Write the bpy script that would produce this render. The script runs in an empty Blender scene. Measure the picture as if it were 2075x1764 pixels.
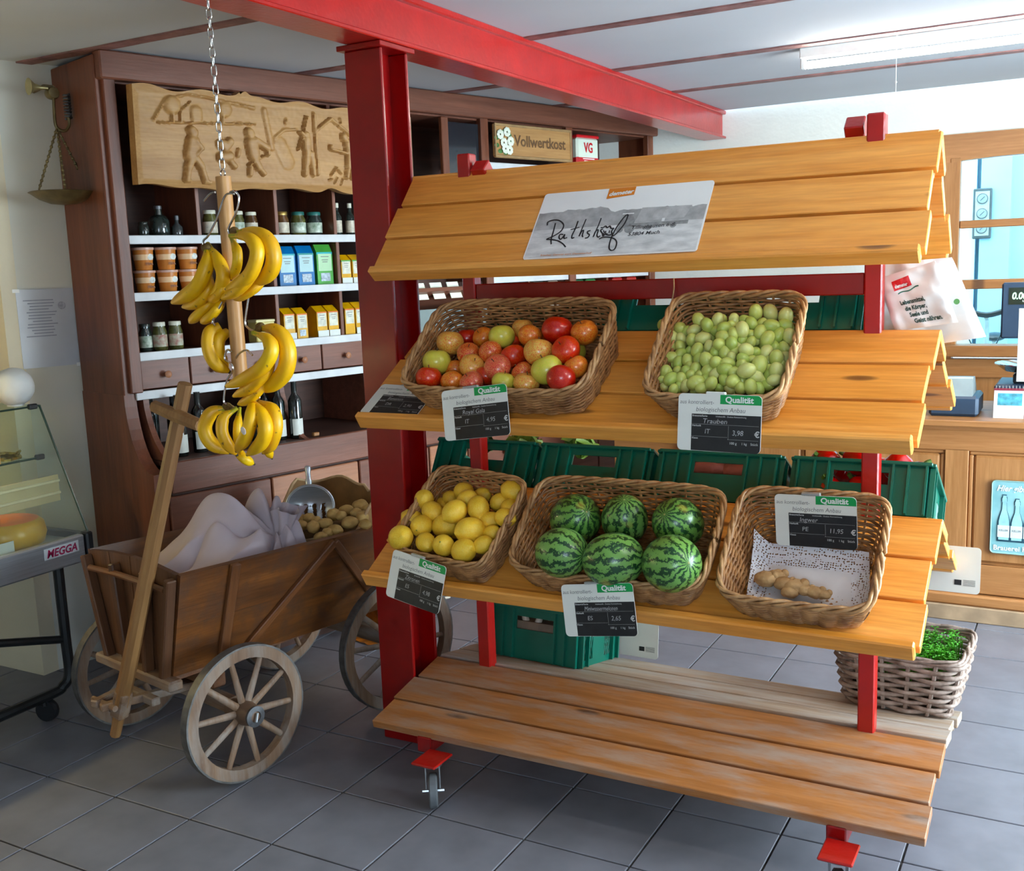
import bpy, bmesh, math, random
from math import sin, cos, pi, radians, sqrt, atan2, exp, floor
from mathutils import Vector, Matrix, noise

random.seed(7)
SC = bpy.context.scene
COL = SC.collection

# ------------------------------------------------------------------ camera
IMG_W, IMG_H, FOCAL_PX = 2075.0, 1764.0, 2126.2
YAW, PITCH, ROLL = 0.50777, -0.15814, -0.03734
CAM_POS = Vector((0.0, 0.0, 1.6))
_f = Vector((-sin(YAW) * cos(PITCH), cos(YAW) * cos(PITCH), sin(PITCH)))
_r = Vector((cos(YAW), sin(YAW), 0))
_u = _r.cross(_f)
_r2 = _r * cos(ROLL) + _u * sin(ROLL)
_u2 = -_r * sin(ROLL) + _u * cos(ROLL)
cam_data = bpy.data.cameras.new('camera')
cam_data.sensor_fit = 'HORIZONTAL'
cam_data.sensor_width = 36.0
cam_data.lens = FOCAL_PX * 36.0 / IMG_W
cam_data.clip_start = 0.05
cam = bpy.data.objects.new('camera', cam_data)
COL.objects.link(cam)
cam.matrix_world = Matrix(((_r2.x, _u2.x, -_f.x, CAM_POS.x), (_r2.y, _u2.y, -_f.y, CAM_POS.y),
                           (_r2.z, _u2.z, -_f.z, CAM_POS.z), (0, 0, 0, 1)))
SC.camera = cam

# ------------------------------------------------------------------ world and daylight
world = bpy.data.worlds.new('sky_world')
SC.world = world
world.use_nodes = True
_bg = world.node_tree.nodes['Background']
_bg.inputs['Color'].default_value = (0.62, 0.80, 1.0, 1)
_bg.inputs['Strength'].default_value = 6.5

SC.view_settings.view_transform = 'Standard'
SC.view_settings.look = 'None'
SC.view_settings.gamma = 1.0
SC.view_settings.use_curve_mapping = False
SC.view_settings.exposure = 0.55
SC.cycles.max_bounces = 6
SC.cycles.diffuse_bounces = 3
SC.cycles.glossy_bounces = 3
SC.cycles.transmission_bounces = 4
SC.cycles.transparent_max_bounces = 10
SC.cycles.caustics_reflective = False
SC.cycles.caustics_refractive = False
SC.cycles.adaptive_threshold = 0.05


def area_light(name, loc, direction, sx, sy, power, color):
    l = bpy.data.lights.new(name, 'AREA')
    l.shape = 'RECTANGLE'
    l.size, l.size_y = sx, sy
    l.energy = power
    l.color = color
    o = bpy.data.objects.new(name, l)
    COL.objects.link(o)
    d = Vector(direction).normalized()
    o.matrix_world = Matrix.Translation(Vector(loc)) @ d.to_track_quat('-Z', 'Y').to_matrix().to_4x4()
    return o


# daylight coming in through the shop door glazing (right wall) and the back and street windows
area_light('daylight_shop_door', (2.02, 3.55, 1.25), (-1, 0, -0.12), 2.2, 1.9, 170, (0.78, 0.90, 1.0))
_bw = area_light('daylight_back_window', (0.40, 6.30, 1.60), (0, -1, 0), 2.2, 1.16, 10, (0.70, 0.87, 1.0))
_bw.data.cycles.is_portal = True      # the sky itself shines in here
area_light('daylight_street_window', (0.9, -1.9, 1.5), (0, 1, -0.05), 1.7, 1.2, 4, (0.92, 0.96, 1.0))

# ------------------------------------------------------------------ mesh helpers


class MB:
    """collects shapes into one mesh"""

    def __init__(self):
        self.v, self.f = [], []

    def add(self, verts, faces, M=None):
        b = len(self.v)
        if M is not None:
            verts = [M @ Vector(p) for p in verts]
        self.v.extend([tuple(p) for p in verts])
        self.f.extend([tuple(b + i for i in f) for f in faces])
        return self

    def box(self, c, s, M=None, bev=0.0):
        hx, hy, hz = s[0] / 2, s[1] / 2, s[2] / 2
        T = Matrix.Translation(Vector(c))
        if M is not None:
            T = M @ T
        b = min(bev, hx * .9, hy * .9, hz * .9)
        if b <= 0:
            vs = [(x * hx, y * hy, z * hz) for z in (-1, 1) for y in (-1, 1) for x in (-1, 1)]
            fs = [(0, 2, 3, 1), (4, 5, 7, 6), (0, 1, 5, 4), (2, 6, 7, 3), (0, 4, 6, 2), (1, 3, 7, 5)]
            return self.add(vs, fs, T)
        vs, idx = [], {}
        for sx in (-1, 1):
            for sy in (-1, 1):
                for sz in (-1, 1):
                    for a in range(3):
                        p = [sx * (hx - b), sy * (hy - b), sz * (hz - b)]
                        p[a] = (sx * hx, sy * hy, sz * hz)[a]
                        idx[(sx, sy, sz, a)] = len(vs)
                        vs.append(tuple(p))
        fs = []

        def quad(keys):
            fs.append(tuple(idx[k] for k in keys))
        for s_ in (-1, 1):
            quad([(s_, -1, -1, 0), (s_, 1, -1, 0), (s_, 1, 1, 0), (s_, -1, 1, 0)])
            quad([(-1, s_, -1, 1), (-1, s_, 1, 1), (1, s_, 1, 1), (1, s_, -1, 1)])
            quad([(-1, -1, s_, 2), (1, -1, s_, 2), (1, 1, s_, 2), (-1, 1, s_, 2)])
        for a, b2, c2 in ((0, 1, 2), (1, 2, 0), (0, 2, 1)):
            for s1 in (-1, 1):
                for s2 in (-1, 1):
                    k = []
                    for t, ax in ((-1, a), (1, a), (1, b2), (-1, b2)):
                        key = [0, 0, 0]
                        key[a], key[b2], key[c2] = s1, s2, t
                        k.append((key[0], key[1], key[2], ax))
                    quad(k)
        for sx in (-1, 1):
            for sy in (-1, 1):
                for sz in (-1, 1):
                    quad([(sx, sy, sz, 0), (sx, sy, sz, 1), (sx, sy, sz, 2)])
        return self.add(vs, fs, T)

    def prism(self, poly, z0, z1, M=None):
        n = len(poly)
        vs = [(x, y, z0) for x, y in poly] + [(x, y, z1) for x, y in poly]
        fs = [tuple(range(n))[::-1], tuple(range(n, 2 * n))]
        fs += [(i, (i + 1) % n, n + (i + 1) % n, n + i) for i in range(n)]
        return self.add(vs, fs, M)

    def tube(self, pts, r, n=8, closed=False, M=None, squash=1.0):
        pts = [Vector(p) for p in pts]
        m = len(pts)
        rs = r if isinstance(r, (list, tuple)) else [r] * m
        vs, fs = [], []
        up = None
        for i, p in enumerate(pts):
            if closed:
                t = (pts[(i + 1) % m] - pts[i - 1])
            else:
                t = pts[min(i + 1, m - 1)] - pts[max(i - 1, 0)]
            if t.length < 1e-9:
                t = Vector((0, 0, 1))
            t.normalize()
            if up is None:
                up = Vector((0, 0, 1)) if abs(t.z) < .9 else Vector((1, 0, 0))
            a = t.cross(up)
            if a.length < 1e-6:
                a = t.cross(Vector((0.3, 1, 0.2)))
            a.normalize()
            b = a.cross(t).normalized()
            up = b
            for k in range(n):
                an = 2 * pi * k / n
                vs.append(p + a * (cos(an) * rs[i]) + b * (sin(an) * rs[i] * squash))
        for i in range(m if closed else m - 1):
            j = (i + 1) % m
            for k in range(n):
                k2 = (k + 1) % n
                fs.append((i * n + k, i * n + k2, j * n + k2, j * n + k))
        if not closed:
            fs.append(tuple(range(n))[::-1])
            fs.append(tuple((m - 1) * n + k for k in range(n)))
        return self.add(vs, fs, M)

    def lathe(self, prof, n=20, M=None, cap=True):
        vs, fs = [], []
        for r, z in prof:
            for k in range(n):
                a = 2 * pi * k / n
                vs.append((r * cos(a), r * sin(a), z))
        for i in range(len(prof) - 1):
            for k in range(n):
                k2 = (k + 1) % n
                fs.append((i * n + k, i * n + k2, (i + 1) * n + k2, (i + 1) * n + k))
        if cap:
            fs.append(tuple(range(n))[::-1])
            fs.append(tuple((len(prof) - 1) * n + k for k in range(n)))
        return self.add(vs, fs, M)

    def ball(self, c, r, nu=16, nv=10, fn=None, M=None):
        rx, ry, rz = (r, r, r) if isinstance(r, (int, float)) else r
        vs, fs = [], []
        for j in range(1, nv):
            ph = pi * j / nv
            for i in range(nu):
                th = 2 * pi * i / nu
                d = Vector((sin(ph) * cos(th), sin(ph) * sin(th), cos(ph)))
                k = fn(d) if fn else 1.0
                vs.append((c[0] + d.x * rx * k, c[1] + d.y * ry * k, c[2] + d.z * rz * k))
        for s_ in (1, -1):
            d = Vector((0, 0, s_))
            k = fn(d) if fn else 1.0
            vs.append((c[0], c[1], c[2] + s_ * rz * k))
        for j in range(nv - 2):
            for i in range(nu):
                i2 = (i + 1) % nu
                fs.append((j * nu + i, (j + 1) * nu + i, (j + 1) * nu + i2, j * nu + i2))
        top, bot = len(vs) - 2, len(vs) - 1
        for i in range(nu):
            i2 = (i + 1) % nu
            fs.append((top, i, i2))
            fs.append((bot, (nv - 2) * nu + i2, (nv - 2) * nu + i))
        return self.add(vs, fs, M)

    def grid(self, fn, nu, nv, M=None, wrap=False):
        vs = [fn(i / nu, j / nv) for j in range(nv + 1) for i in range(nu + (0 if wrap else 1))]
        w = nu if wrap else nu + 1
        fs = []
        for j in range(nv):
            for i in range(nu):
                i2 = (i + 1) % w
                fs.append((j * w + i, j * w + i2, (j + 1) * w + i2, (j + 1) * w + i))
        return self.add(vs, fs, M)

    def stroke(self, pts, w, M=None, z=0.0):
        """flat pen stroke in the xy plane"""
        pts = [Vector((p[0], p[1])) for p in pts]
        vs, fs = [], []
        for i, p in enumerate(pts):
            t = pts[min(i + 1, len(pts) - 1)] - pts[max(i - 1, 0)]
            if t.length < 1e-9:
                t = Vector((1, 0))
            t.normalize()
            nn = Vector((-t.y, t.x)) * (w / 2)
            vs += [(p.x + nn.x, p.y + nn.y, z), (p.x - nn.x, p.y - nn.y, z)]
        for i in range(len(pts) - 1):
            fs.append((2 * i, 2 * i + 1, 2 * i + 3, 2 * i + 2))
        return self.add(vs, fs, M)

    def mesh(self, name, smooth=35):
        me = bpy.data.meshes.new(name)
        me.from_pydata(self.v, [], self.f)
        bm = bmesh.new()
        bm.from_mesh(me)
        bmesh.ops.recalc_face_normals(bm, faces=bm.faces)
        bm.to_mesh(me)
        bm.free()
        if smooth:
            me.shade_smooth()
            if smooth < 170:
                me.set_sharp_from_angle(angle=radians(smooth))
        return me


def catmull(pts, k=6):
    pts = [Vector(p) for p in pts]
    P = [pts[0] * 2 - pts[1]] + pts + [pts[-1] * 2 - pts[-2]]
    out = []
    for i in range(1, len(P) - 2):
        for j in range(k):
            t = j / k
            a, b, c, d = P[i - 1], P[i], P[i + 1], P[i + 2]
            out.append(0.5 * ((2 * b) + (c - a) * t + (2 * a - 5 * b + 4 * c - d) * t * t + (3 * b - a - 3 * c + d) * t ** 3))
    out.append(pts[-1])
    return out


def frame_of(x, y, z, o):
    return Matrix(((x.x, y.x, z.x, o.x), (x.y, y.y, z.y, o.y), (x.z, y.z, z.z, o.z), (0, 0, 0, 1)))


WM = {}


def _tag(o, label, cat, group=None):
    o['label'] = label
    o['category'] = cat
    if group:
        o['group'] = group
    return o


def thing(name, label, cat, loc=(0, 0, 0), rz=0.0, group=None, M=None):
    o = bpy.data.objects.new(name, None)
    o.empty_display_size = 0.05
    COL.objects.link(o)
    M = M if M is not None else Matrix.Translation(Vector(loc)) @ Matrix.Rotation(rz, 4, 'Z')
    o.matrix_world = M
    WM[o.name] = M.copy()
    return _tag(o, label, cat, group)


def solo(name, src, mat, label, cat, loc=(0, 0, 0), rz=0.0, group=None, M=None, smooth=35):
    me = src.mesh(name, smooth) if isinstance(src, MB) else src
    if mat is not None and not me.materials:
        me.materials.append(mat)
    o = bpy.data.objects.new(name, me)
    COL.objects.link(o)
    M = M if M is not None else Matrix.Translation(Vector(loc)) @ Matrix.Rotation(rz, 4, 'Z')
    o.matrix_world = M
    WM[o.name] = M.copy()
    return _tag(o, label, cat, group)


def part(name, src, mat, parent, M=None, smooth=35, label=None, kind=None):
    me = src.mesh(name, smooth) if isinstance(src, MB) else src
    if mat is not None and not me.materials:
        me.materials.append(mat)
    o = bpy.data.objects.new(name, me)
    COL.objects.link(o)
    o.parent = parent
    if M is not None:
        o.matrix_basis = M
    if label:
        o['label'] = label
    if kind:
        o['kind'] = kind
    return o


def slab(name, mat, parent, size, loc, rot=None, bev=0.003, label=None):
    """a box part with its own origin so that grain runs along its own x"""
    me = MB().box((0, 0, 0), size, bev=bev).mesh(name, 30)
    M = Matrix.Translation(Vector(loc))
    if rot is not None:
        M = M @ rot
    return part(name, me, mat, parent, M=M, label=label)


def struct(name, src, mat, smooth=0, M=None):
    me = src.mesh(name, smooth)
    me.materials.append(mat)
    o = bpy.data.objects.new(name, me)
    COL.objects.link(o)
    if M is not None:
        o.matrix_world = M
    o['kind'] = 'structure'
    return o


def dup(root, M, label=None, group=None):
    r = root.copy()
    COL.objects.link(r)
    r.matrix_world = M
    if label:
        r['label'] = label
    if group:
        r['group'] = group
    for ch in list(root.children):
        c = ch.copy()
        COL.objects.link(c)
        c.parent = r
        c.matrix_basis = ch.matrix_basis.copy()
        for g in list(ch.children):
            d = g.copy()
            COL.objects.link(d)
            d.parent = c
            d.matrix_basis = g.matrix_basis.copy()
    return r


RX = lambda a: Matrix.Rotation(a, 4, 'X')
RY = lambda a: Matrix.Rotation(a, 4, 'Y')
RZ = lambda a: Matrix.Rotation(a, 4, 'Z')
TR = lambda x, y, z: Matrix.Translation(Vector((x, y, z)))
ORD = ['first', 'second', 'third', 'fourth', 'fifth', 'sixth', 'seventh', 'eighth', 'ninth', 'tenth', 'eleventh', 'twelfth']

_text_cache = {}


def text_mesh(s, size, align='LEFT', shear=0.0, bold=0.0):
    key = (s, round(size, 5), align, shear, bold)
    if key not in _text_cache:
        cu = bpy.data.curves.new('lettering', 'FONT')
        cu.body = s
        cu.size = size
        cu.align_x = align
        cu.shear = shear
        cu.offset = bold
        cu.resolution_u = 3
        ob = bpy.data.objects.new('lettering', cu)
        me = bpy.data.meshes.new_from_object(ob)
        bpy.data.objects.remove(ob)
        _text_cache[key] = ([tuple(v.co) for v in me.vertices], [tuple(p.vertices) for p in me.polygons])
        bpy.data.meshes.remove(me)
    return _text_cache[key]


def put_text(mb, s, x, y, size, align='LEFT', shear=0.0, bold=0.0, sx=1.0, rot=0.0, z=0.0, M=None):
    vs, fs = text_mesh(s, size, align, shear, bold)
    T = TR(x, y, z) @ RZ(rot) @ Matrix.Diagonal((sx, 1, 1, 1))
    mb.add(vs, fs, (M @ T) if M is not None else T)
    return mb

# ------------------------------------------------------------------ materials


MATS = {}


def _nodes(name):
    m = bpy.data.materials.new(name)
    m.use_nodes = True
    nt = m.node_tree
    return m, nt, nt.nodes['Principled BSDF']


def _coords(nt, scale=(1, 1, 1), rand=True):
    tc = nt.nodes.new('ShaderNodeTexCoord')
    mp = nt.nodes.new('ShaderNodeMapping')
    mp.inputs['Scale'].default_value = scale
    nt.links.new(tc.outputs['Object'], mp.inputs['Vector'])
    if rand:
        oi = nt.nodes.new('ShaderNodeObjectInfo')
        ml = nt.nodes.new('ShaderNodeMath')
        ml.operation = 'MULTIPLY'
        ml.inputs[1].default_value = 37.0
        nt.links.new(oi.outputs['Random'], ml.inputs[0])
        cx = nt.nodes.new('ShaderNodeCombineXYZ')
        for k in range(3):
            nt.links.new(ml.outputs[0], cx.inputs[k])
        nt.links.new(cx.outputs[0], mp.inputs['Location'])
    return mp.outputs['Vector']


def _noise(nt, vec, scale, detail=4.0, rough=0.55, dist=0.0):
    n = nt.nodes.new('ShaderNodeTexNoise')
    n.inputs['Scale'].default_value = scale
    n.inputs['Detail'].default_value = detail
    n.inputs['Roughness'].default_value = rough
    n.inputs['Distortion'].default_value = dist
    if vec is not None:
        nt.links.new(vec, n.inputs['Vector'])
    return n


def _ramp(nt, fac, stops):
    r = nt.nodes.new('ShaderNodeValToRGB')
    e = r.color_ramp.elements
    while len(e) < len(stops):
        e.new(0.5)
    for el, (p, c) in zip(e, stops):
        el.position = p
        g = 0.3 * c[0] + 0.59 * c[1] + 0.11 * c[2]
        el.color = tuple(max(0.0, min(1.0, g + (x - g) * 1.16)) for x in c) + (1,)
    nt.links.new(fac, r.inputs['Fac'])
    return r.outputs['Color']


def _mix(nt, fac, a, b, mode='MIX'):
    m = nt.nodes.new('ShaderNodeMix')
    m.data_type = 'RGBA'
    m.blend_type = mode
    for i, s_ in ((0, fac), (6, a), (7, b)):
        if isinstance(s_, (int, float)):
            m.inputs[i].default_value = s_
        elif isinstance(s_, (tuple, list)):
            m.inputs[i].default_value = (s_[0], s_[1], s_[2], 1)
        else:
            nt.links.new(s_, m.inputs[i])
    return m.outputs[2]


def _bump(nt, h, strength, dist=0.01):
    b = nt.nodes.new('ShaderNodeBump')
    b.inputs['Strength'].default_value = strength
    b.inputs['Distance'].default_value = dist
    nt.links.new(h, b.inputs['Height'])
    return b.outputs['Normal']


def pm(name, c, var=0.18, scale=18, rough=0.5, metal=0.0, bump=0.0, bscale=None, spec=0.5, coat=0.0, c2=None, sss=0.0, stretch=(1, 1, 1)):
    """plain procedural material: base colour broken up with noise"""
    if name in MATS:
        return MATS[name]
    m, nt, p = _nodes(name)
    vec = _coords(nt, stretch)
    n = _noise(nt, vec, scale, 3)
    lo = tuple(max(0, x * (1 - var)) for x in c)
    hi = tuple(min(1, x * (1 + var)) for x in c) if c2 is None else c2
    col = _ramp(nt, n.outputs['Fac'], [(0.3, lo), (0.7, hi)])
    nt.links.new(col, p.inputs['Base Color'])
    p.inputs['Roughness'].default_value = rough
    p.inputs['Metallic'].default_value = metal
    p.inputs['Specular IOR Level'].default_value = spec
    p.inputs['Coat Weight'].default_value = coat
    p.inputs['Coat Roughness'].default_value = 0.15
    if sss:
        p.inputs['Subsurface Weight'].default_value = sss
        p.inputs['Subsurface Radius'].default_value = (0.02, 0.012, 0.006)
    if bump:
        b = _noise(nt, vec, bscale or scale * 3, 1)
        nt.links.new(_bump(nt, b.outputs['Fac'], bump), p.inputs['Normal'])
    MATS[name] = m
    return m


def wood(name, light, dark, knot=None, rough=0.42, grain=1.0, wear=None, bump=0.12, coat=0.0, knot_size=0.04, axis=0):
    if name in MATS:
        return MATS[name]
    m, nt, p = _nodes(name)
    st = [13.0, 13.0, 13.0]
    st[axis] = 0.9
    vec = _coords(nt, tuple(s * grain for s in st))
    n1 = _noise(nt, vec, 1.6, 3, 0.6, 0.5)
    n2 = _noise(nt, vec, 9.0, 2, 0.6)
    mid = tuple((a + b) / 2 for a, b in zip(light, dark))
    c1 = _ramp(nt, n1.outputs['Fac'], [(0.28, dark), (0.5, mid), (0.72, light)])
    c2 = _ramp(nt, n2.outputs['Fac'], [(0.35, (0.80, 0.74, 0.66)), (0.65, (1.0, 1.0, 1.0))])
    col = _mix(nt, 0.7, c1, c2, 'MULTIPLY')
    if knot:
        ks = [5.2, 5.2, 5.2]
        ks[axis] = 1.35
        kv = _coords(nt, tuple(ks))
        vo = nt.nodes.new('ShaderNodeTexVoronoi')
        vo.inputs['Scale'].default_value = 1.0
        vo.voronoi_dimensions = '2D'
        nt.links.new(kv, vo.inputs['Vector'])
        kf = _ramp(nt, vo.outputs['Distance'], [(0.0, (1, 1, 1)), (knot_size, (0.8, 0.8, 0.8)), (knot_size * 1.7, (0, 0, 0))])
        col = _mix(nt, kf, col, knot)
    if wear:
        wv = _coords(nt, (2.2, 9, 9))
        wn = _noise(nt, wv, 1.5, 5, 0.65)
        wf = _ramp(nt, wn.outputs['Fac'], [(0.44, (0, 0, 0)), (0.66, (0.85, 0.85, 0.85))])
        col = _mix(nt, wf, col, wear)
    nt.links.new(col, p.inputs['Base Color'])
    p.inputs['Roughness'].default_value = rough
    p.inputs['Coat Weight'].default_value = coat
    p.inputs['Coat Roughness'].default_value = 0.2
    if bump:
        nt.links.new(_bump(nt, n2.outputs['Fac'], bump, 0.004), p.inputs['Normal'])
    MATS[name] = m
    return m


def emit(name, c, strength):
    if name in MATS:
        return MATS[name]
    m, nt, p = _nodes(name)
    p.inputs['Base Color'].default_value = (0.8, 0.8, 0.8, 1)
    p.inputs['Emission Color'].default_value = (*c, 1)
    p.inputs['Emission Strength'].default_value = strength
    n = _noise(nt, _coords(nt), 3.0)
    nt.links.new(_ramp(nt, n.outputs['Fac'], [(0.2, tuple(0.97 * x for x in c)), (0.8, c)]), p.inputs['Emission Color'])
    MATS[name] = m
    return m


def glass(name, tint=(0.9, 1.0, 0.97), alpha=0.12, rough=0.03):
    """thin pane: mostly clear, with reflection"""
    if name in MATS:
        return MATS[name]
    m, nt, p = _nodes(name)
    out = nt.nodes['Material Output']
    tr = nt.nodes.new('ShaderNodeBsdfTransparent')
    tr.inputs['Color'].default_value = (*tint, 1)
    gl = nt.nodes.new('ShaderNodeBsdfGlossy')
    gl.inputs['Roughness'].default_value = rough
    fr = nt.nodes.new('ShaderNodeFresnel')
    fr.inputs['IOR'].default_value = 1.45
    ad = nt.nodes.new('ShaderNodeMath')
    ad.operation = 'MULTIPLY_ADD'
    ad.inputs[1].default_value = 0.16
    ad.inputs[2].default_value = alpha * 0.05
    n = _noise(nt, _coords(nt), 2.0)
    rp = _ramp(nt, n.outputs['Fac'], [(0.3, tuple(x * 0.97 for x in tint)), (0.7, tint)])
    nt.links.new(rp, tr.inputs['Color'])
    nt.links.new(fr.outputs[0], ad.inputs[0])
    mx = nt.nodes.new('ShaderNodeMixShader')
    nt.links.new(ad.outputs[0], mx.inputs[0])
    nt.links.new(tr.outputs[0], mx.inputs[1])
    nt.links.new(gl.outputs[0], mx.inputs[2])
    nt.links.new(mx.outputs[0], out.inputs['Surface'])
    MATS[name] = m
    return m


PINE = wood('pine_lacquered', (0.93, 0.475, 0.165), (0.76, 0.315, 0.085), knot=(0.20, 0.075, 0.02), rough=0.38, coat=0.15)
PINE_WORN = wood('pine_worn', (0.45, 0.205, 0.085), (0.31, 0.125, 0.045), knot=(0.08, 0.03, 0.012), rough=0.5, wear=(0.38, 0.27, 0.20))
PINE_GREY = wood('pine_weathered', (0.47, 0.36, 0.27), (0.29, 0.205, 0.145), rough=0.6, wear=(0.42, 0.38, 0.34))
CAB = wood('cabinet_wood', (0.22, 0.090, 0.058), (0.135, 0.052, 0.034), rough=0.45)
CAB_V = wood('cabinet_wood_upright', (0.21, 0.075, 0.042), (0.125, 0.044, 0.025), rough=0.42, axis=2)
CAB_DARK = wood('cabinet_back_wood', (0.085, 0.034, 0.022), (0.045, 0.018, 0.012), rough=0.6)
CAB_LIGHT = wood('cabinet_drawer_wood', (0.46, 0.22, 0.125), (0.31, 0.14, 0.085), rough=0.45)
COUNTER = wood('counter_wood', (0.44, 0.215, 0.095), (0.33, 0.15, 0.06), knot=(0.12, 0.05, 0.02), rough=0.45, knot_size=0.03)
COUNTER_V = wood('counter_wood_upright', (0.45, 0.225, 0.10), (0.34, 0.16, 0.065), rough=0.45, axis=2)
CART = wood('cart_wood', (0.26, 0.105, 0.04), (0.09, 0.034, 0.015), rough=0.48, wear=(0.16, 0.075, 0.04), bump=0.25)
CART_V = wood('cart_wood_upright', (0.15, 0.068, 0.033), (0.06, 0.027, 0.014), rough=0.5, bump=0.25, axis=2)
CART_GREY = wood('cart_wheel_wood', (0.30, 0.20, 0.135), (0.16, 0.095, 0.06), rough=0.6, bump=0.3, wear=(0.30, 0.25, 0.21))
HANDLE = wood('cart_handle_wood', (0.34, 0.19, 0.085), (0.20, 0.10, 0.045), rough=0.5, axis=2)
POLEW = wood('hanger_pole_wood', (0.58, 0.33, 0.15), (0.44, 0.22, 0.09), rough=0.45, axis=2)
RELIEFW = wood('carved_limewood', (0.46, 0.27, 0.12), (0.35, 0.19, 0.08), rough=0.55, bump=0.15)
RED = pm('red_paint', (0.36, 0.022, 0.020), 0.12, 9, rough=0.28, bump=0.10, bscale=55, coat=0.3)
RED_DK = pm('red_paint_shaded', (0.24, 0.010, 0.008), 0.15, 9, rough=0.30, bump=0.06, bscale=40, coat=0.2)  # same red darkened: the dim light around the column put into the colour
WALL = pm('wall_plaster', (0.76, 0.77, 0.72), 0.05, 2.0, rough=0.9, bump=0.15, bscale=40)
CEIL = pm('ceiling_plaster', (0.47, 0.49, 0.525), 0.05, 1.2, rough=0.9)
TILE = pm('floor_tile', (0.195, 0.196, 0.222), 0.14, 7, rough=0.38)
GROUT = pm('floor_grout', (0.06, 0.058, 0.056), 0.2, 30, rough=0.9)
STRIP = pm('joist_strip', (0.20, 0.10, 0.095), 0.35, 14, rough=0.6, bump=0.4, bscale=50)
WHITE = pm('white_plastic', (0.80, 0.80, 0.77), 0.04, 20, rough=0.4)
SHELF_WHITE = pm('white_price_rail', (0.60, 0.60, 0.60), 0.12, 9, rough=0.4)
CARD_WHITE = pm('card_white', (0.78, 0.78, 0.72), 0.03, 12, rough=0.35)
BLACKB = pm('chalkboard_black', (0.012, 0.012, 0.013), 0.3, 30, rough=0.35)
INK_GREY = pm('grey_ink', (0.19, 0.19, 0.18), 0.1, 30, rough=0.6)
INK_BLACK = pm('black_ink', (0.01, 0.01, 0.01), 0.1, 30, rough=0.5)
INK_WHITE = pm('white_ink', (0.82, 0.82, 0.80), 0.03, 30, rough=0.5)
CHALK = pm('chalk_marks', (0.42, 0.42, 0.42), 0.45, 300, rough=0.9)
GREEN_LABEL = pm('label_green', (0.012, 0.30, 0.085), 0.05, 20, rough=0.35)
WICKER = pm('wicker', (0.29, 0.12, 0.05), 0.45, 26, rough=0.42, bump=0.2, bscale=80, c2=(0.52, 0.28, 0.13))
WICKER_RIM = pm('wicker_rim', (0.42, 0.21, 0.095), 0.35, 30, rough=0.4, bump=0.2, bscale=90, c2=(0.58, 0.35, 0.18))
WICKER_GREY = pm('wicker_grey', (0.25, 0.16, 0.115), 0.5, 24, rough=0.6, bump=0.25, bscale=80, c2=(0.42, 0.33, 0.28))
GREEN_CRATE = pm('crate_green', (0.010, 0.125, 0.085), 0.12, 6, rough=0.3)
STEEL = pm('brushed_steel', (0.58, 0.61, 0.65), 0.12, 5, rough=0.32, metal=0.75, stretch=(1, 1, 40))
CHROME = pm('chrome_wire', (0.72, 0.70, 0.66), 0.1, 20, rough=0.18, metal=1.0)
ZINC = pm('zinc', (0.50, 0.52, 0.54), 0.15, 20, rough=0.35, metal=1.0)
DARK_METAL = pm('dark_metal', (0.022, 0.024, 0.025), 0.2, 20, rough=0.35, metal=0.3)
IRON = pm('iron', (0.12, 0.12, 0.125), 0.3, 30, rough=0.5, metal=0.8)
BRASS = pm('aged_brass', (0.17, 0.13, 0.065), 0.3, 20, rough=0.42, metal=0.7)
RUBBER = pm('grey_rubber', (0.13, 0.14, 0.15), 0.2, 20, rough=0.6)
BLACK_PL = pm('black_plastic', (0.015, 0.017, 0.02), 0.2, 20, rough=0.35)
NAVY = pm('dark_blue_plastic', (0.028, 0.05, 0.085), 0.15, 12, rough=0.4)
GREY_PL = pm('grey_plastic', (0.26, 0.30, 0.30), 0.1, 12, rough=0.4)
GLASS = glass('clear_pane')
GLASS_G = glass('greenish_pane', (0.95, 0.985, 0.955), 0.2, rough=0.35)

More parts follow.
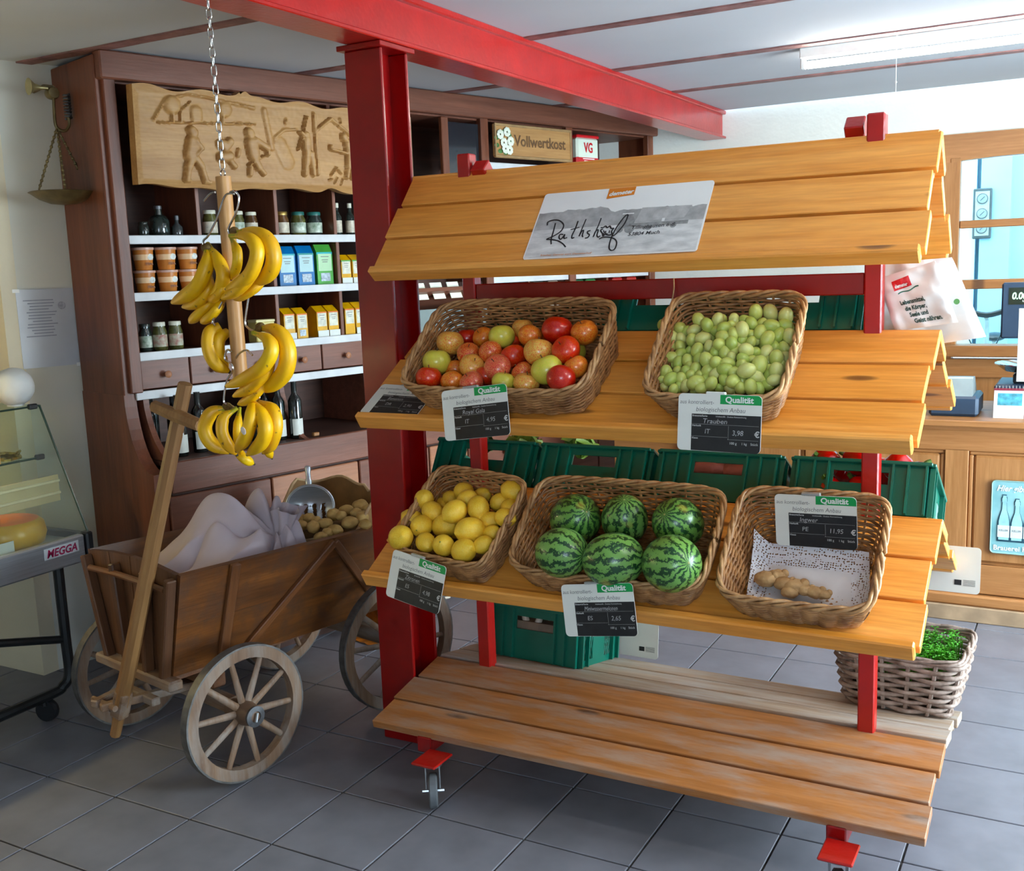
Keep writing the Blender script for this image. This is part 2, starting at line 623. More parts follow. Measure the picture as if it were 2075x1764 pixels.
# ------------------------------------------------------------------ measured positions (metres)
APPLES = [(-1.711, 2.582, 1.288, 0.0362, 'r'), (-1.717, 2.639, 1.33, 0.0403, 'g'), (-1.705, 2.7, 1.382, 0.0391, 'y'), (-1.688, 2.772, 1.391, 0.0301, 'd'), (-1.632, 2.587, 1.277,
    0.0325, 'o'), (-1.67, 2.668, 1.304, 0.0252, 'o'), (-1.622, 2.668, 1.353, 0.0329, 'm'), (-1.587, 2.627, 1.319, 0.0356, 'y'), (-1.616, 2.749, 1.395, 0.0304, 'o'), (-1.53, 2.71,
    1.4, 0.0368, 'g'), (-1.543, 2.663, 1.358, 0.0327, 'm'), (-1.485, 2.6, 1.32, 0.0368, 'p'), (-1.464, 2.657, 1.347, 0.0349, 'r'), (-1.5, 2.787, 1.419, 0.0293, 'y'), (-1.432, 2.704,
    1.402, 0.0339, 'o'), (-1.367, 2.63, 1.362, 0.0406, 'y'), (-1.35, 2.718, 1.417, 0.043, 'd'), (-1.264, 2.717, 1.411, 0.0366, 'o'), (-1.282, 2.632, 1.368, 0.0385, 'r'), (-1.32,
    2.587, 1.317, 0.0424, 'g'), (-1.24, 2.607, 1.324, 0.0321, 'o'), (-1.41, 2.611, 1.305, 0.0299, 'm'), (-1.377, 2.568, 1.278, 0.0347, 'y'), (-1.448, 2.564, 1.282, 0.0315, 'g'),
    (-1.559, 2.576, 1.277, 0.0336, 'p'), (-1.259, 2.548, 1.298, 0.0379, 'd'), (-1.538, 2.623, 1.293, 0.0245, 'r'), (-1.536, 2.768, 1.377, 0.0286, 'r'), (-1.583, 2.698, 1.322,
    0.0243, 'd'), (-1.422, 2.797, 1.383, 0.0283, 'o'), (-1.41, 2.69, 1.317, 0.0236, 'r'), (-1.309, 2.746, 1.352, 0.0235, 'g')]
LEMONS = [(-1.82, 2.55, 0.801, 0.04), (-1.819, 2.685, 0.891, 0.0325), (-1.839, 2.645, 0.834, 0.0337), (-1.78, 2.606, 0.828, 0.0348), (-1.772, 2.658, 0.862, 0.0331), (-1.738, 2.562,
    0.791, 0.0313), (-1.792, 2.747, 0.861, 0.0229), (-1.716, 2.639, 0.826, 0.039), (-1.671, 2.627, 0.877, 0.0359), (-1.758, 2.751, 0.883, 0.0206), (-1.711, 2.749, 0.912, 0.0304),
    (-1.665, 2.696, 0.904, 0.0281), (-1.611, 2.668, 0.884, 0.0352), (-1.654, 2.767, 0.899, 0.026), (-1.527, 2.735, 0.93, 0.0335), (-1.57, 2.726, 0.894, 0.0277), (-1.517, 2.697,
    0.885, 0.03), (-1.505, 2.646, 0.868, 0.0296), (-1.564, 2.659, 0.852, 0.0274), (-1.602, 2.599, 0.832, 0.0409), (-1.664, 2.546, 0.793, 0.0337), (-1.593, 2.545, 0.784, 0.0374),
    (-1.542, 2.572, 0.8, 0.0268), (-1.544, 2.628, 0.82, 0.0247), (-1.72, 2.687, 0.797, 0.0222), (-1.825, 2.772, 0.858, 0.0222)]
MELONS = [(-1.292, 2.682, 0.872, 0.0774), (-1.144, 2.697, 0.881, 0.0703), (-0.985, 2.7, 0.883, 0.0741), (-1.264, 2.532, 0.814, 0.074), (-1.107, 2.528, 0.811, 0.0787), (-0.944,
    2.535, 0.816, 0.0806)]
GRAPES = [(-1.044, 2.762, 1.428, 0.0175, 0), (-0.993, 2.755, 1.42, 0.0183, 0), (-1.012, 2.736, 1.399, 0.0192, 0), (-0.981, 2.734, 1.391, 0.0163, 0), (-0.936, 2.747, 1.442, 0.0181,
    1), (-0.902, 2.716, 1.43, 0.0178, 1), (-0.878, 2.732, 1.442, 0.0178, 1), (-0.882, 2.72, 1.415, 0.0145, 1), (-0.848, 2.698, 1.423, 0.0185, 1), (-0.833, 2.732, 1.442, 0.0158, 2),
    (-0.8, 2.693, 1.419, 0.0192, 2), (-0.785, 2.724, 1.434, 0.0166, 2), (-0.782, 2.754, 1.46, 0.0195, 2), (-0.748, 2.774, 1.457, 0.0209, 3), (-0.707, 2.772, 1.448, 0.0207, 3),
    (-0.734, 2.729, 1.426, 0.0192, 3), (-0.702, 2.754, 1.424, 0.0192, 3), (-0.757, 2.709, 1.412, 0.0173, 3), (-0.761, 2.741, 1.429, 0.0157, 3), (-0.714, 2.727, 1.403, 0.0182, 3),
    (-0.685, 2.727, 1.398, 0.0191, 3), (-0.734, 2.696, 1.395, 0.019, 3), (-0.847, 2.681, 1.402, 0.0175, 1), (-0.908, 2.7, 1.396, 0.0187, 1), (-0.942, 2.711, 1.39, 0.0179, 1),
    (-0.944, 2.731, 1.415, 0.0171, 1), (-0.971, 2.749, 1.41, 0.0154, 0), (-1.031, 2.738, 1.367, 0.0126, 0), (-0.979, 2.72, 1.371, 0.0162, 0), (-0.917, 2.677, 1.367, 0.0172, 1),
    (-0.884, 2.679, 1.377, 0.0148, 1), (-0.85, 2.66, 1.383, 0.0183, 1), (-0.818, 2.66, 1.386, 0.0164, 2), (-0.821, 2.683, 1.408, 0.0156, 2), (-0.8, 2.692, 1.394, 0.0137, 2),
    (-0.777, 2.695, 1.386, 0.0146, 2), (-0.775, 2.646, 1.37, 0.0189, 2), (-0.758, 2.666, 1.362, 0.0158, 2), (-0.733, 2.677, 1.362, 0.018, 3), (-0.72, 2.708, 1.372, 0.0163, 3),
    (-0.696, 2.713, 1.369, 0.0163, 3), (-0.702, 2.66, 1.347, 0.0197, 3), (-0.692, 2.704, 1.346, 0.0153, 3), (-0.733, 2.616, 1.336, 0.0213, 3), (-0.723, 2.668, 1.338, 0.0144, 3),
    (-0.779, 2.633, 1.348, 0.0161, 2), (-0.81, 2.66, 1.364, 0.0145, 2), (-0.834, 2.652, 1.361, 0.0164, 1), (-0.863, 2.66, 1.359, 0.0165, 1), (-0.846, 2.619, 1.339, 0.0181, 1),
    (-0.817, 2.623, 1.337, 0.018, 1), (-0.818, 2.601, 1.324, 0.0179, 1), (-0.876, 2.632, 1.344, 0.0192, 1), (-0.909, 2.665, 1.342, 0.0167, 1), (-0.941, 2.67, 1.338, 0.0168, 0),
    (-0.968, 2.671, 1.333, 0.016, 0), (-0.992, 2.686, 1.346, 0.017, 0), (-1.012, 2.692, 1.337, 0.0124, 0), (-0.971, 2.698, 1.355, 0.0161, 0), (-0.949, 2.709, 1.36, 0.0132, 1),
    (-0.988, 2.63, 1.311, 0.0177, 0), (-0.963, 2.599, 1.297, 0.0184, 0), (-0.964, 2.653, 1.313, 0.014, 0), (-0.933, 2.631, 1.314, 0.0166, 0), (-0.937, 2.607, 1.295, 0.0174, 0),
    (-0.907, 2.633, 1.32, 0.0165, 1), (-0.87, 2.619, 1.317, 0.0173, 1), (-0.841, 2.605, 1.312, 0.0171, 1), (-0.816, 2.588, 1.299, 0.0152, 1), (-0.789, 2.579, 1.297, 0.0195, 2),
    (-0.757, 2.585, 1.324, 0.0203, 2), (-0.739, 2.598, 1.309, 0.0176, 2), (-0.779, 2.615, 1.335, 0.0152, 2), (-0.793, 2.603, 1.317, 0.0161, 2), (-0.731, 2.615, 1.297, 0.0141, 3),
    (-0.712, 2.626, 1.306, 0.0151, 3), (-0.691, 2.622, 1.32, 0.0203, 3), (-0.687, 2.665, 1.327, 0.0152, 3), (-0.709, 2.603, 1.286, 0.015, 3), (-0.729, 2.594, 1.279, 0.0158, 3),
    (-0.745, 2.577, 1.284, 0.0176, 2), (-0.77, 2.577, 1.28, 0.0159, 2), (-0.89, 2.585, 1.29, 0.0208, 1), (-0.846, 2.576, 1.29, 0.017, 1), (-0.87, 2.574, 1.278, 0.0153, 1), (-0.918,
    2.588, 1.281, 0.0155, 0), (-0.95, 2.58, 1.272, 0.0137, 0), (-0.982, 2.6, 1.276, 0.0129, 0), (-0.993, 2.617, 1.292, 0.0121, 0), (-0.914, 2.617, 1.304, 0.0147, 1), (-0.89, 2.618,
    1.304, 0.0137, 1), (-0.772, 2.597, 1.299, 0.0151, 2), (-0.692, 2.601, 1.299, 0.0158, 3), (-0.701, 2.686, 1.346, 0.0135, 3), (-0.894, 2.717, 1.396, 0.0122, 1), (-1.005, 2.722,
    1.371, 0.0144, 0), (-0.859, 2.635, 1.328, 0.0137, 1), (-0.814, 2.644, 1.351, 0.0136, 2), (-0.759, 2.644, 1.344, 0.0144, 2), (-0.766, 2.712, 1.392, 0.0137, 2), (-0.809, 2.681,
    1.375, 0.0128, 2), (-0.781, 2.71, 1.406, 0.0128, 2), (-0.902, 2.691, 1.362, 0.013, 1), (-0.931, 2.656, 1.325, 0.0121, 1), (-0.711, 2.64, 1.321, 0.0151, 3), (-0.731, 2.642,
    1.317, 0.0134, 3), (-0.872, 2.754, 1.441, 0.0132, 1), (-0.835, 2.716, 1.428, 0.0139, 2), (-0.804, 2.733, 1.442, 0.0139, 2), (-0.869, 2.604, 1.296, 0.0136, 1), (-0.828, 2.589,
    1.277, 0.0134, 1), (-0.801, 2.588, 1.276, 0.0134, 2), (-0.939, 2.595, 1.276, 0.0137, 0), (-0.932, 2.694, 1.345, 0.0132, 1), (-0.747, 2.713, 1.377, 0.0137, 3), (-0.701, 2.734,
    1.383, 0.0137, 3), (-0.983, 2.683, 1.326, 0.0123, 0), (-0.963, 2.713, 1.344, 0.0123, 0), (-0.878, 2.671, 1.348, 0.012, 1), (-0.795, 2.634, 1.325, 0.0126, 2), (-0.762, 2.615,
    1.297, 0.0125, 2), (-0.753, 2.638, 1.325, 0.0116, 2), (-0.709, 2.748, 1.397, 0.0128, 3), (-0.939, 2.756, 1.422, 0.0133, 1), (-0.902, 2.745, 1.426, 0.0123, 1)]
GINGER = [(-0.717, 2.625, 0.775, 0.0301), (-0.692, 2.637, 0.783, 0.0241), (-0.667, 2.615, 0.77, 0.0256), (-0.64, 2.611, 0.767, 0.0301), (-0.611, 2.603, 0.763, 0.0211), (-0.586, 2.6,
    0.761, 0.0226), (-0.565, 2.597, 0.759, 0.0181), (-0.648, 2.592, 0.756, 0.0211)]
BANANAS = {'A': [([[-1.91, 2.03, 1.713], [-1.825, 2.012, 1.71], [-1.773, 2.001, 1.683], [-1.762, 2.001, 1.641], [-1.796, 2.012, 1.604], [-1.871, 2.03, 1.582]], 0.0184), ([[-1.884,
    1.995, 1.704], [-1.817, 1.977, 1.698], [-1.781, 1.966, 1.663], [-1.804, 1.966, 1.614], [-1.856, 1.977, 1.587], [-1.916, 1.995, 1.575]], 0.0166), ([[-1.916, 2.025, 1.698],
    [-1.877, 1.999, 1.667], [-1.881, 1.999, 1.632], [-1.926, 2.025, 1.599]], 0.0117), ([[-1.835, 2.005, 1.631], [-1.822, 1.979, 1.601], [-1.865, 1.979, 1.571], [-1.946, 2.005,
    1.551]], 0.013), ([[-1.833, 2.04, 1.6], [-1.84, 2.014, 1.575], [-1.882, 2.014, 1.557], [-1.937, 2.04, 1.548]], 0.0117)], 'B': [([[-2.0, 2.02, 1.676], [-1.981, 1.999, 1.642],
    [-2.003, 1.99, 1.593], [-2.059, 1.999, 1.563], [-2.136, 2.02, 1.543]], 0.018), ([[-2.005, 2.035, 1.685], [-1.958, 2.014, 1.648], [-1.936, 2.005, 1.608], [-1.963, 2.014, 1.569],
    [-2.017, 2.035, 1.549]], 0.0162), ([[-2.019, 2.045, 1.619], [-2.004, 2.019, 1.574], [-2.045, 2.019, 1.542], [-2.126, 2.045, 1.53]], 0.0139), ([[-1.952, 2.03, 1.599], [-1.942,
    2.004, 1.574], [-1.967, 2.004, 1.554], [-2.018, 2.03, 1.547]], 0.0108), ([[-1.985, 2.05, 1.551], [-1.984, 2.024, 1.523], [-2.017, 2.024, 1.501], [-2.069, 2.05, 1.488]], 0.0117),
    ([[-2.023, 2.06, 1.551], [-2.03, 2.034, 1.53], [-2.067, 2.034, 1.507], [-2.121, 2.06, 1.488]], 0.0126)], 'C': [([[-1.847, 2.03, 1.472], [-1.781, 2.012, 1.469], [-1.739, 2.001,
    1.425], [-1.749, 2.001, 1.373], [-1.799, 2.012, 1.336], [-1.857, 2.03, 1.315]], 0.0198), ([[-1.829, 1.99, 1.462], [-1.775, 1.972, 1.45], [-1.755, 1.961, 1.42], [-1.789, 1.961,
    1.381], [-1.859, 1.972, 1.35], [-1.938, 1.99, 1.328]], 0.0171), ([[-1.795, 2.005, 1.398], [-1.795, 1.979, 1.366], [-1.844, 1.979, 1.33], [-1.931, 2.005, 1.301]], 0.0139),
    ([[-1.837, 2.025, 1.356], [-1.834, 1.999, 1.324], [-1.872, 1.999, 1.296], [-1.936, 2.025, 1.277]], 0.0117), ([[-1.998, 2.045, 1.477], [-2.015, 2.024, 1.462], [-2.014, 2.015,
    1.422], [-2.003, 2.024, 1.383], [-1.98, 2.045, 1.359]], 0.0171), ([[-1.989, 2.06, 1.462], [-1.993, 2.034, 1.446], [-1.998, 2.034, 1.407], [-2.0, 2.06, 1.364]], 0.0144)],
    'D': [([[-1.982, 2.03, 1.264], [-2.017, 2.009, 1.254], [-2.039, 2.0, 1.213], [-2.027, 2.009, 1.171], [-1.985, 2.03, 1.146]], 0.0175), ([[-1.948, 2.02, 1.262], [-1.966, 1.999,
    1.244], [-1.967, 1.99, 1.209], [-1.961, 1.999, 1.175], [-1.954, 2.02, 1.145]], 0.0148), ([[-1.856, 1.99, 1.28], [-1.841, 1.964, 1.249], [-1.863, 1.964, 1.204], [-1.921, 1.99,
    1.161]], 0.0162), ([[-1.87, 2.005, 1.28], [-1.821, 1.984, 1.256], [-1.805, 1.975, 1.222], [-1.834, 1.984, 1.184], [-1.898, 2.005, 1.15]], 0.0171), ([[-1.871, 2.035, 1.276],
    [-1.813, 2.014, 1.265], [-1.797, 2.005, 1.227], [-1.827, 2.014, 1.18], [-1.872, 2.035, 1.151]], 0.0166), ([[-1.919, 2.08, 1.206], [-1.878, 2.05, 1.166], [-1.887, 2.08, 1.129]],
    0.0112), ([[-2.036, 2.1, 1.15], [-1.979, 2.07, 1.125], [-1.972, 2.1, 1.104]], 0.0121), ([[-1.978, 2.07, 1.252], [-1.963, 2.044, 1.219], [-1.967, 2.044, 1.182], [-1.984, 2.07,
    1.139]], 0.0112)]}
POLE = [[-1.958, 2.05, 2.318], [-1.952, 2.05, 1.856], [-1.946, 2.05, 1.334]]
HOOKS = [[[-1.905, 2.02, 1.813], [-1.887, 2.02, 1.814], [-1.876, 2.02, 1.796], [-1.89, 2.02, 1.761], [-1.917, 2.02, 1.728], [-1.919, 2.02, 1.713], [-1.908, 2.02, 1.701]], [[-1.891,
    2.02, 1.808], [-1.914, 2.02, 1.809], [-1.93, 2.02, 1.795], [-1.955, 2.02, 1.752], [-1.99, 2.02, 1.71], [-2.008, 2.02, 1.698], [-2.011, 2.02, 1.676]], [[-1.954, 2.02, 1.816],
    [-1.972, 2.02, 1.813], [-1.995, 2.02, 1.797]], [[-1.865, 2.02, 1.565], [-1.886, 2.02, 1.493], [-1.879, 2.02, 1.475], [-1.862, 2.02, 1.467]], [[-1.96, 2.02, 1.542], [-1.988,
    2.02, 1.507], [-1.999, 2.02, 1.492], [-1.991, 2.02, 1.481]], [[-1.871, 2.02, 1.405], [-1.89, 2.02, 1.418], [-1.915, 2.02, 1.409], [-1.928, 2.02, 1.396]], [[-1.938, 2.02, 1.413],
    [-1.956, 2.02, 1.418], [-1.967, 2.02, 1.395], [-1.945, 2.02, 1.382], [-1.943, 2.02, 1.364], [-1.967, 2.02, 1.336], [-1.982, 2.02, 1.286], [-1.974, 2.02, 1.275]], [[-1.872, 2.02,
    1.312], [-1.858, 2.02, 1.298], [-1.868, 2.02, 1.287]]]
POTATOES = [(0.015, 0.644, 0.707, 0.0343), (0.048, 0.684, 0.71, 0.0172), (0.123, 0.643, 0.696, 0.0247), (0.137, 0.689, 0.702, 0.0214), (0.102, 0.757, 0.716, 0.0253), (0.113, 0.811,
    0.723, 0.0232), (0.126, 0.868, 0.73, 0.028), (0.214, 0.801, 0.712, 0.025), (0.21, 0.742, 0.703, 0.0248), (0.218, 0.668, 0.69, 0.0244), (0.272, 0.762, 0.7, 0.0201), (0.215,
    0.602, 0.679, 0.0131), (0.211, 0.639, 0.686, 0.0177), (0.137, 0.766, 0.714, 0.016), (0.095, 0.681, 0.705, 0.0159), (0.075, 0.625, 0.698, 0.018), (0.168, 0.812, 0.718, 0.0184),
    (0.178, 0.858, 0.724, 0.0139)]
RELIEF = [(0.163, 0.311, 0.163, 0.311, 0.0367, 0.011), (0.163, 0.281, 0.161, 0.249, 0.0071, 0.009), (0.198, 0.283, 0.197, 0.251, 0.0059, 0.008), (0.201, 0.294, 0.246, 0.332, 0.0036,
    0.007), (0.267, 0.293, 0.267, 0.273, 0.0266, 0.006), (0.394, 0.313, 0.394, 0.313, 0.0325, 0.01), (0.382, 0.286, 0.38, 0.256, 0.0071, 0.009), (0.101, 0.242, 0.533, 0.264, 0.0036,
    0.007), (0.083, 0.251, 0.136, 0.329, 0.0047, 0.006), (0.136, 0.329, 0.237, 0.359, 0.0047, 0.006), (0.237, 0.359, 0.367, 0.346, 0.0047, 0.006), (0.367, 0.346, 0.533, 0.328,
    0.0059, 0.006), (0.24, 0.219, 0.246, 0.212, 0.0213, 0.014), (0.243, 0.177, 0.231, 0.126, 0.0296, 0.015), (0.249, 0.182, 0.273, 0.153, 0.013, 0.017), (0.273, 0.153, 0.249, 0.127,
    0.0095, 0.017), (0.234, 0.116, 0.216, 0.076, 0.0166, 0.014), (0.216, 0.076, 0.207, 0.03, 0.013, 0.013), (0.249, 0.117, 0.273, 0.083, 0.0166, 0.014), (0.273, 0.083, 0.29, 0.029,
    0.013, 0.013), (0.201, 0.028, 0.219, 0.028, 0.0083, 0.012), (0.284, 0.024, 0.308, 0.022, 0.0083, 0.012), (0.367, 0.174, 0.379, 0.175, 0.0201, 0.013), (0.385, 0.16, 0.409, 0.187,
    0.0178, 0.013), (0.367, 0.123, 0.403, 0.13, 0.0213, 0.014), (0.409, 0.11, 0.427, 0.091, 0.013, 0.011), (0.45, 0.158, 0.444, 0.133, 0.0083, 0.009), (0.501, 0.228, 0.504, 0.223,
    0.0213, 0.014), (0.509, 0.188, 0.518, 0.142, 0.0296, 0.015), (0.527, 0.199, 0.581, 0.171, 0.0154, 0.016), (0.581, 0.171, 0.586, 0.146, 0.0095, 0.014), (0.515, 0.131, 0.539,
    0.091, 0.0166, 0.014), (0.539, 0.091, 0.563, 0.067, 0.0118, 0.013), (0.492, 0.099, 0.569, 0.14, 0.0047, 0.012), (0.501, 0.089, 0.498, 0.061, 0.0107, 0.011), (0.581, 0.322, 0.61,
    0.173, 0.013, 0.006), (0.628, 0.216, 0.675, 0.251, 0.0059, 0.005), (0.675, 0.251, 0.735, 0.255, 0.0059, 0.005), (0.652, 0.186, 0.687, 0.12, 0.0355, 0.004), (0.687, 0.293, 0.681,
    0.277, 0.0059, 0.007), (0.788, 0.312, 0.77, 0.257, 0.0053, 0.013), (0.773, 0.257, 0.74, 0.171, 0.0041, 0.012), (0.782, 0.237, 0.782, 0.232, 0.0166, 0.014), (0.782, 0.216, 0.782,
    0.184, 0.0213, 0.015), (0.752, 0.245, 0.782, 0.226, 0.0083, 0.014), (0.785, 0.173, 0.779, 0.12, 0.0166, 0.014), (0.776, 0.114, 0.77, 0.072, 0.0118, 0.013), (0.806, 0.159, 0.812,
    0.111, 0.0142, 0.013), (0.812, 0.111, 0.815, 0.071, 0.0107, 0.012), (0.829, 0.326, 0.841, 0.075, 0.0083, 0.009), (0.835, 0.257, 0.918, 0.314, 0.0071, 0.011), (0.921, 0.311,
    1.06, 0.229, 0.0071, 0.01), (0.969, 0.315, 0.972, 0.299, 0.0053, 0.008), (0.983, 0.24, 0.986, 0.235, 0.0178, 0.014), (1.007, 0.209, 1.013, 0.171, 0.0237, 0.015), (0.995, 0.17,
    0.912, 0.184, 0.0071, 0.013), (0.912, 0.197, 0.912, 0.187, 0.0083, 0.012), (1.019, 0.221, 1.054, 0.234, 0.0083, 0.014), (1.043, 0.217, 1.031, 0.178, 0.0083, 0.014), (1.007,
    0.16, 1.004, 0.111, 0.0142, 0.014), (1.004, 0.111, 0.995, 0.067, 0.0107, 0.012), (1.031, 0.162, 1.034, 0.113, 0.0142, 0.014), (1.034, 0.113, 1.028, 0.066, 0.0107, 0.012),
    (0.912, 0.073, 0.942, 0.107, 0.0047, 0.009), (0.942, 0.107, 0.966, 0.082, 0.0047, 0.009), (0.918, 0.058, 0.9, 0.051, 0.0036, 0.006), (0.948, 0.064, 0.93, 0.037, 0.0036, 0.006),
    (0.977, 0.06, 0.966, 0.033, 0.0036, 0.006)]

# ------------------------------------------------------------------ the room
CEIL_Z = 2.467
CAB_A = radians(15.3)                      # the left wall and its cabinet run 15 degrees off the room
CD = Vector((sin(CAB_A), cos(CAB_A), 0))   # along the cabinet
CN = Vector((cos(CAB_A), -sin(CAB_A), 0))  # out of the cabinet, into the room
CP0 = Vector((-3.309, 2.92, 0))
CAB_M = frame_of(CD, -CN, Vector((0, 0, 1)), CP0)   # local x along, local y into the wall


def cabw(s, y, z):
    return CAB_M @ Vector((s, y, z))


BACK_Y = 6.24
WK = 6.24 / 6.07          # the window was measured on a plane at 6.07

RIGHT_X = 2.15
FRONT_Y = -2.0

floor = struct('floor', MB().box((-1.6, 2.06, -0.03), (8.8, 8.3, 0.05)), GROUT)
TX, TY = 0.3220, 0.3294
tile_me = MB().box((0, 0, 0), (TX - 0.006, TY - 0.006, 0.012), bev=0.0015).mesh('floor_tile', 0)
tile_me.materials.append(TILE)
ox, oy = -2.9596, 2.0787
far = MB()
for ix in range(-9, 16):
    for iy in range(-12, 13):
        cx, cy = ox + (ix + .5) * TX, oy + (iy + .5) * TY
        if cx < -5.9 or cx > 2.1 or cy > 6.15 or cy < -1.95:
            continue
        if -4.3 < cx < 0.9 and cy > 1.25:
            o = part('floor_tile', tile_me, None, floor, M=TR(cx, cy, -0.006))
        else:
            far.box((cx, cy, -0.006), (TX - 0.006, TY - 0.006, 0.012))
part('floor_tile_rest', far, TILE, floor, smooth=0, kind='stuff')

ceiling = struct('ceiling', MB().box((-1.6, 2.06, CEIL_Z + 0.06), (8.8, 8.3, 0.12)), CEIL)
for y in (0.36, 1.19, 2.03, 2.862, 3.735, 4.575, 5.35):
    w = MB()
    # flange of a joist, its plaster edges a little ragged

    def jf(u, v, y=y):
        x = -5.95 + u * 8.1
        hw = 0.031 + 0.004 * noise.noise(Vector((x * 9, y * 5, 0)))
        return (x, y + (v * 2 - 1) * hw, CEIL_Z - 0.006 if 0.01 < v < 0.99 else CEIL_Z + 0.004)

    def jf2(u, v, y=y):
        return jf(u, (0, 0.02, 0.98, 1)[int(round(v * 3))], y)
    w.grid(jf2, 200, 3)
    part('joist_strip', w, STRIP, ceiling, smooth=0)

# left wall (off square), its end return, alcove behind the cheese counter
WOFF = 0.385
wl = MB()
wl.box((1.55, WOFF + 0.1, 1.25), (3.82, 0.2, 2.5))
struct('wall_left', wl, pm('left_wall_plaster', (0.62, 0.61, 0.55), 0.05, 2.0, rough=0.9), M=CAB_M)  # darker, warmer than the other walls: dim warm light put into the plaster colour
corner = cabw(-0.36, WOFF, 0)
wa = MB()
wa.box((corner.x - 1.15 + 0.02, corner.y + 0.09, 1.25), (2.3, 0.18, 2.5))
struct('wall_alcove', wa, pm('wall_alcove_plaster', (0.74, 0.66, 0.50), 0.06, 2.0, rough=0.9, bump=0.15, bscale=40))  # the counter lamp's yellow light is put into this plaster colour
struct('wall_far_left', MB().box((-5.98, 0.4, 1.25), (0.1, 4.8, 2.5)), WALL)
struct('wall_front', MB().box((-2.9, FRONT_Y - 0.05, 1.25), (6.1, 0.1, 2.5)).box((0.9, FRONT_Y - 0.05, 0.43), (1.9, 0.1, 0.86))
       .box((0.9, FRONT_Y - 0.05, 2.32), (1.9, 0.1, 0.36)).box((2.0, FRONT_Y - 0.05, 1.25), (0.35, 0.1, 2.5)), WALL)
# back wall with the window opening
WX0, WX1, WZ0, WZ1 = -0.715 * WK, 1.55, 1.6 - 0.58 * WK, 1.6 + 0.60 * WK
wb = MB()
wb.box(((-3.2 + WX0) / 2, BACK_Y + 0.11, 1.25), (WX0 + 3.2, 0.22, 2.5))
wb.box(((WX1 + 2.3) / 2, BACK_Y + 0.11, 1.25), (2.3 - WX1, 0.22, 2.5))
wb.box(((WX0 + WX1) / 2, BACK_Y + 0.11, WZ0 / 2), (WX1 - WX0, 0.22, WZ0))
wb.box(((WX0 + WX1) / 2, BACK_Y + 0.11, (WZ1 + 2.5) / 2), (WX1 - WX0, 0.22, 2.5 - WZ1))
struct('wall_back', wb, WALL)
# right wall with the glazed shop door opening
wr = MB()
DY0, DY1, DZ1 = 2.4, 4.7, 2.25
wr.box((RIGHT_X + 0.08, (FRONT_Y + DY0) / 2, 1.25), (0.16, DY0 - FRONT_Y, 2.5))
wr.box((RIGHT_X + 0.08, (DY1 + BACK_Y) / 2 + 0.1, 1.25), (0.16, BACK_Y - DY1 + 0.2, 2.5))
wr.box((RIGHT_X + 0.08, (DY0 + DY1) / 2, (DZ1 + 2.5) / 2), (0.16, DY1 - DY0, 2.5 - DZ1))
struct('wall_right', wr, WALL)
d1 = struct('door_1', MB().box((RIGHT_X + 0.05, DY0 + 0.05, DZ1 / 2), (0.08, 0.1, DZ1)).box((RIGHT_X + 0.05, DY1 - 0.05, DZ1 / 2), (0.08, 0.1, DZ1))
            .box((RIGHT_X + 0.05, (DY0 + DY1) / 2, DZ1 / 2), (0.08, 0.12, DZ1)).box((RIGHT_X + 0.05, (DY0 + DY1) / 2, 0.12), (0.08, DY1 - DY0, 0.24))
            .box((RIGHT_X + 0.05, (DY0 + DY1) / 2, DZ1 - 0.05), (0.08, DY1 - DY0, 0.1)), COUNTER_V)
for y in (DY0 + 0.6, DY1 - 0.6):
    part('door_pane', MB().box((RIGHT_X + 0.05, y, 1.2), (0.008, 1.0, 1.9)), GLASS, d1, smooth=0)

# the timber window in the back wall: wide head board with a flat arch, mullions, two cross bars, sill
w1 = struct('window_1', MB().box((WX0 + 0.03, BACK_Y + 0.02, 1.52), (0.06, 0.1, 1.1)), COUNTER_V)
WIN_M = TR(0, BACK_Y - 6.12, 1.6) @ Matrix.Diagonal((WK, 1, WK, 1)) @ TR(0, 0, -1.6)
WMX = [-0.66, 0.06, 0.78, 1.5]


def arch_board(xa, xb):
    n = 24
    top = [(xb, 2.20), (xa, 2.20)]
    low = []
    for i in range(n + 1):
        x = xa + (xb - xa) * i / n
        low.append((x, 2.062 + 0.014 * (1 - (2 * i / n - 1) ** 2)))
    return low + top


hb = MB()
for k in range(3):
    xa, xb = WMX[k] + 0.02, WMX[k + 1] - 0.02
    hb.prism(arch_board(WMX[k], WMX[k + 1]), 0, 0.06, Matrix(((1, 0, 0, 0), (0, 0, 1, 6.12 - 0.02), (0, 1, 0, 0), (0, 0, 0, 1))))
hb.prism([(-0.735, 2.05), (WMX[0], 2.062), (WMX[0], 2.20), (-0.735, 2.20)], 0, 0.06, Matrix(((1, 0, 0, 0), (0, 0, 1, 6.12 - 0.02), (0, 1, 0, 0), (0, 0, 0, 1))))
part('window_head', hb, COUNTER, w1, M=WIN_M, smooth=0)
for x in WMX:
    part('mullion', MB().box((x - 0.002, 6.12 + 0.01, 1.57), (0.05, 0.07, 1.02), bev=0.004), COUNTER_V, w1, M=WIN_M, smooth=30)
for k in range(3):
    xm, wd = (WMX[k] + WMX[k + 1]) / 2, WMX[k + 1] - WMX[k] - 0.05
    for z, hgt in ((1.737, 0.04), (1.425, 0.05)):
        part('glazing_bar', MB().box((xm, 6.12 + 0.012, z), (wd, 0.055, hgt), bev=0.004), COUNTER, w1, M=WIN_M, smooth=30)
    for za, zb in ((1.757, 2.07), (1.45, 1.717), (1.11, 1.40)):
        part('window_pane', MB().box((xm, 6.12 + 0.03, (za + zb) / 2), (wd, 0.006, zb - za)), GLASS, w1, M=WIN_M, smooth=0)
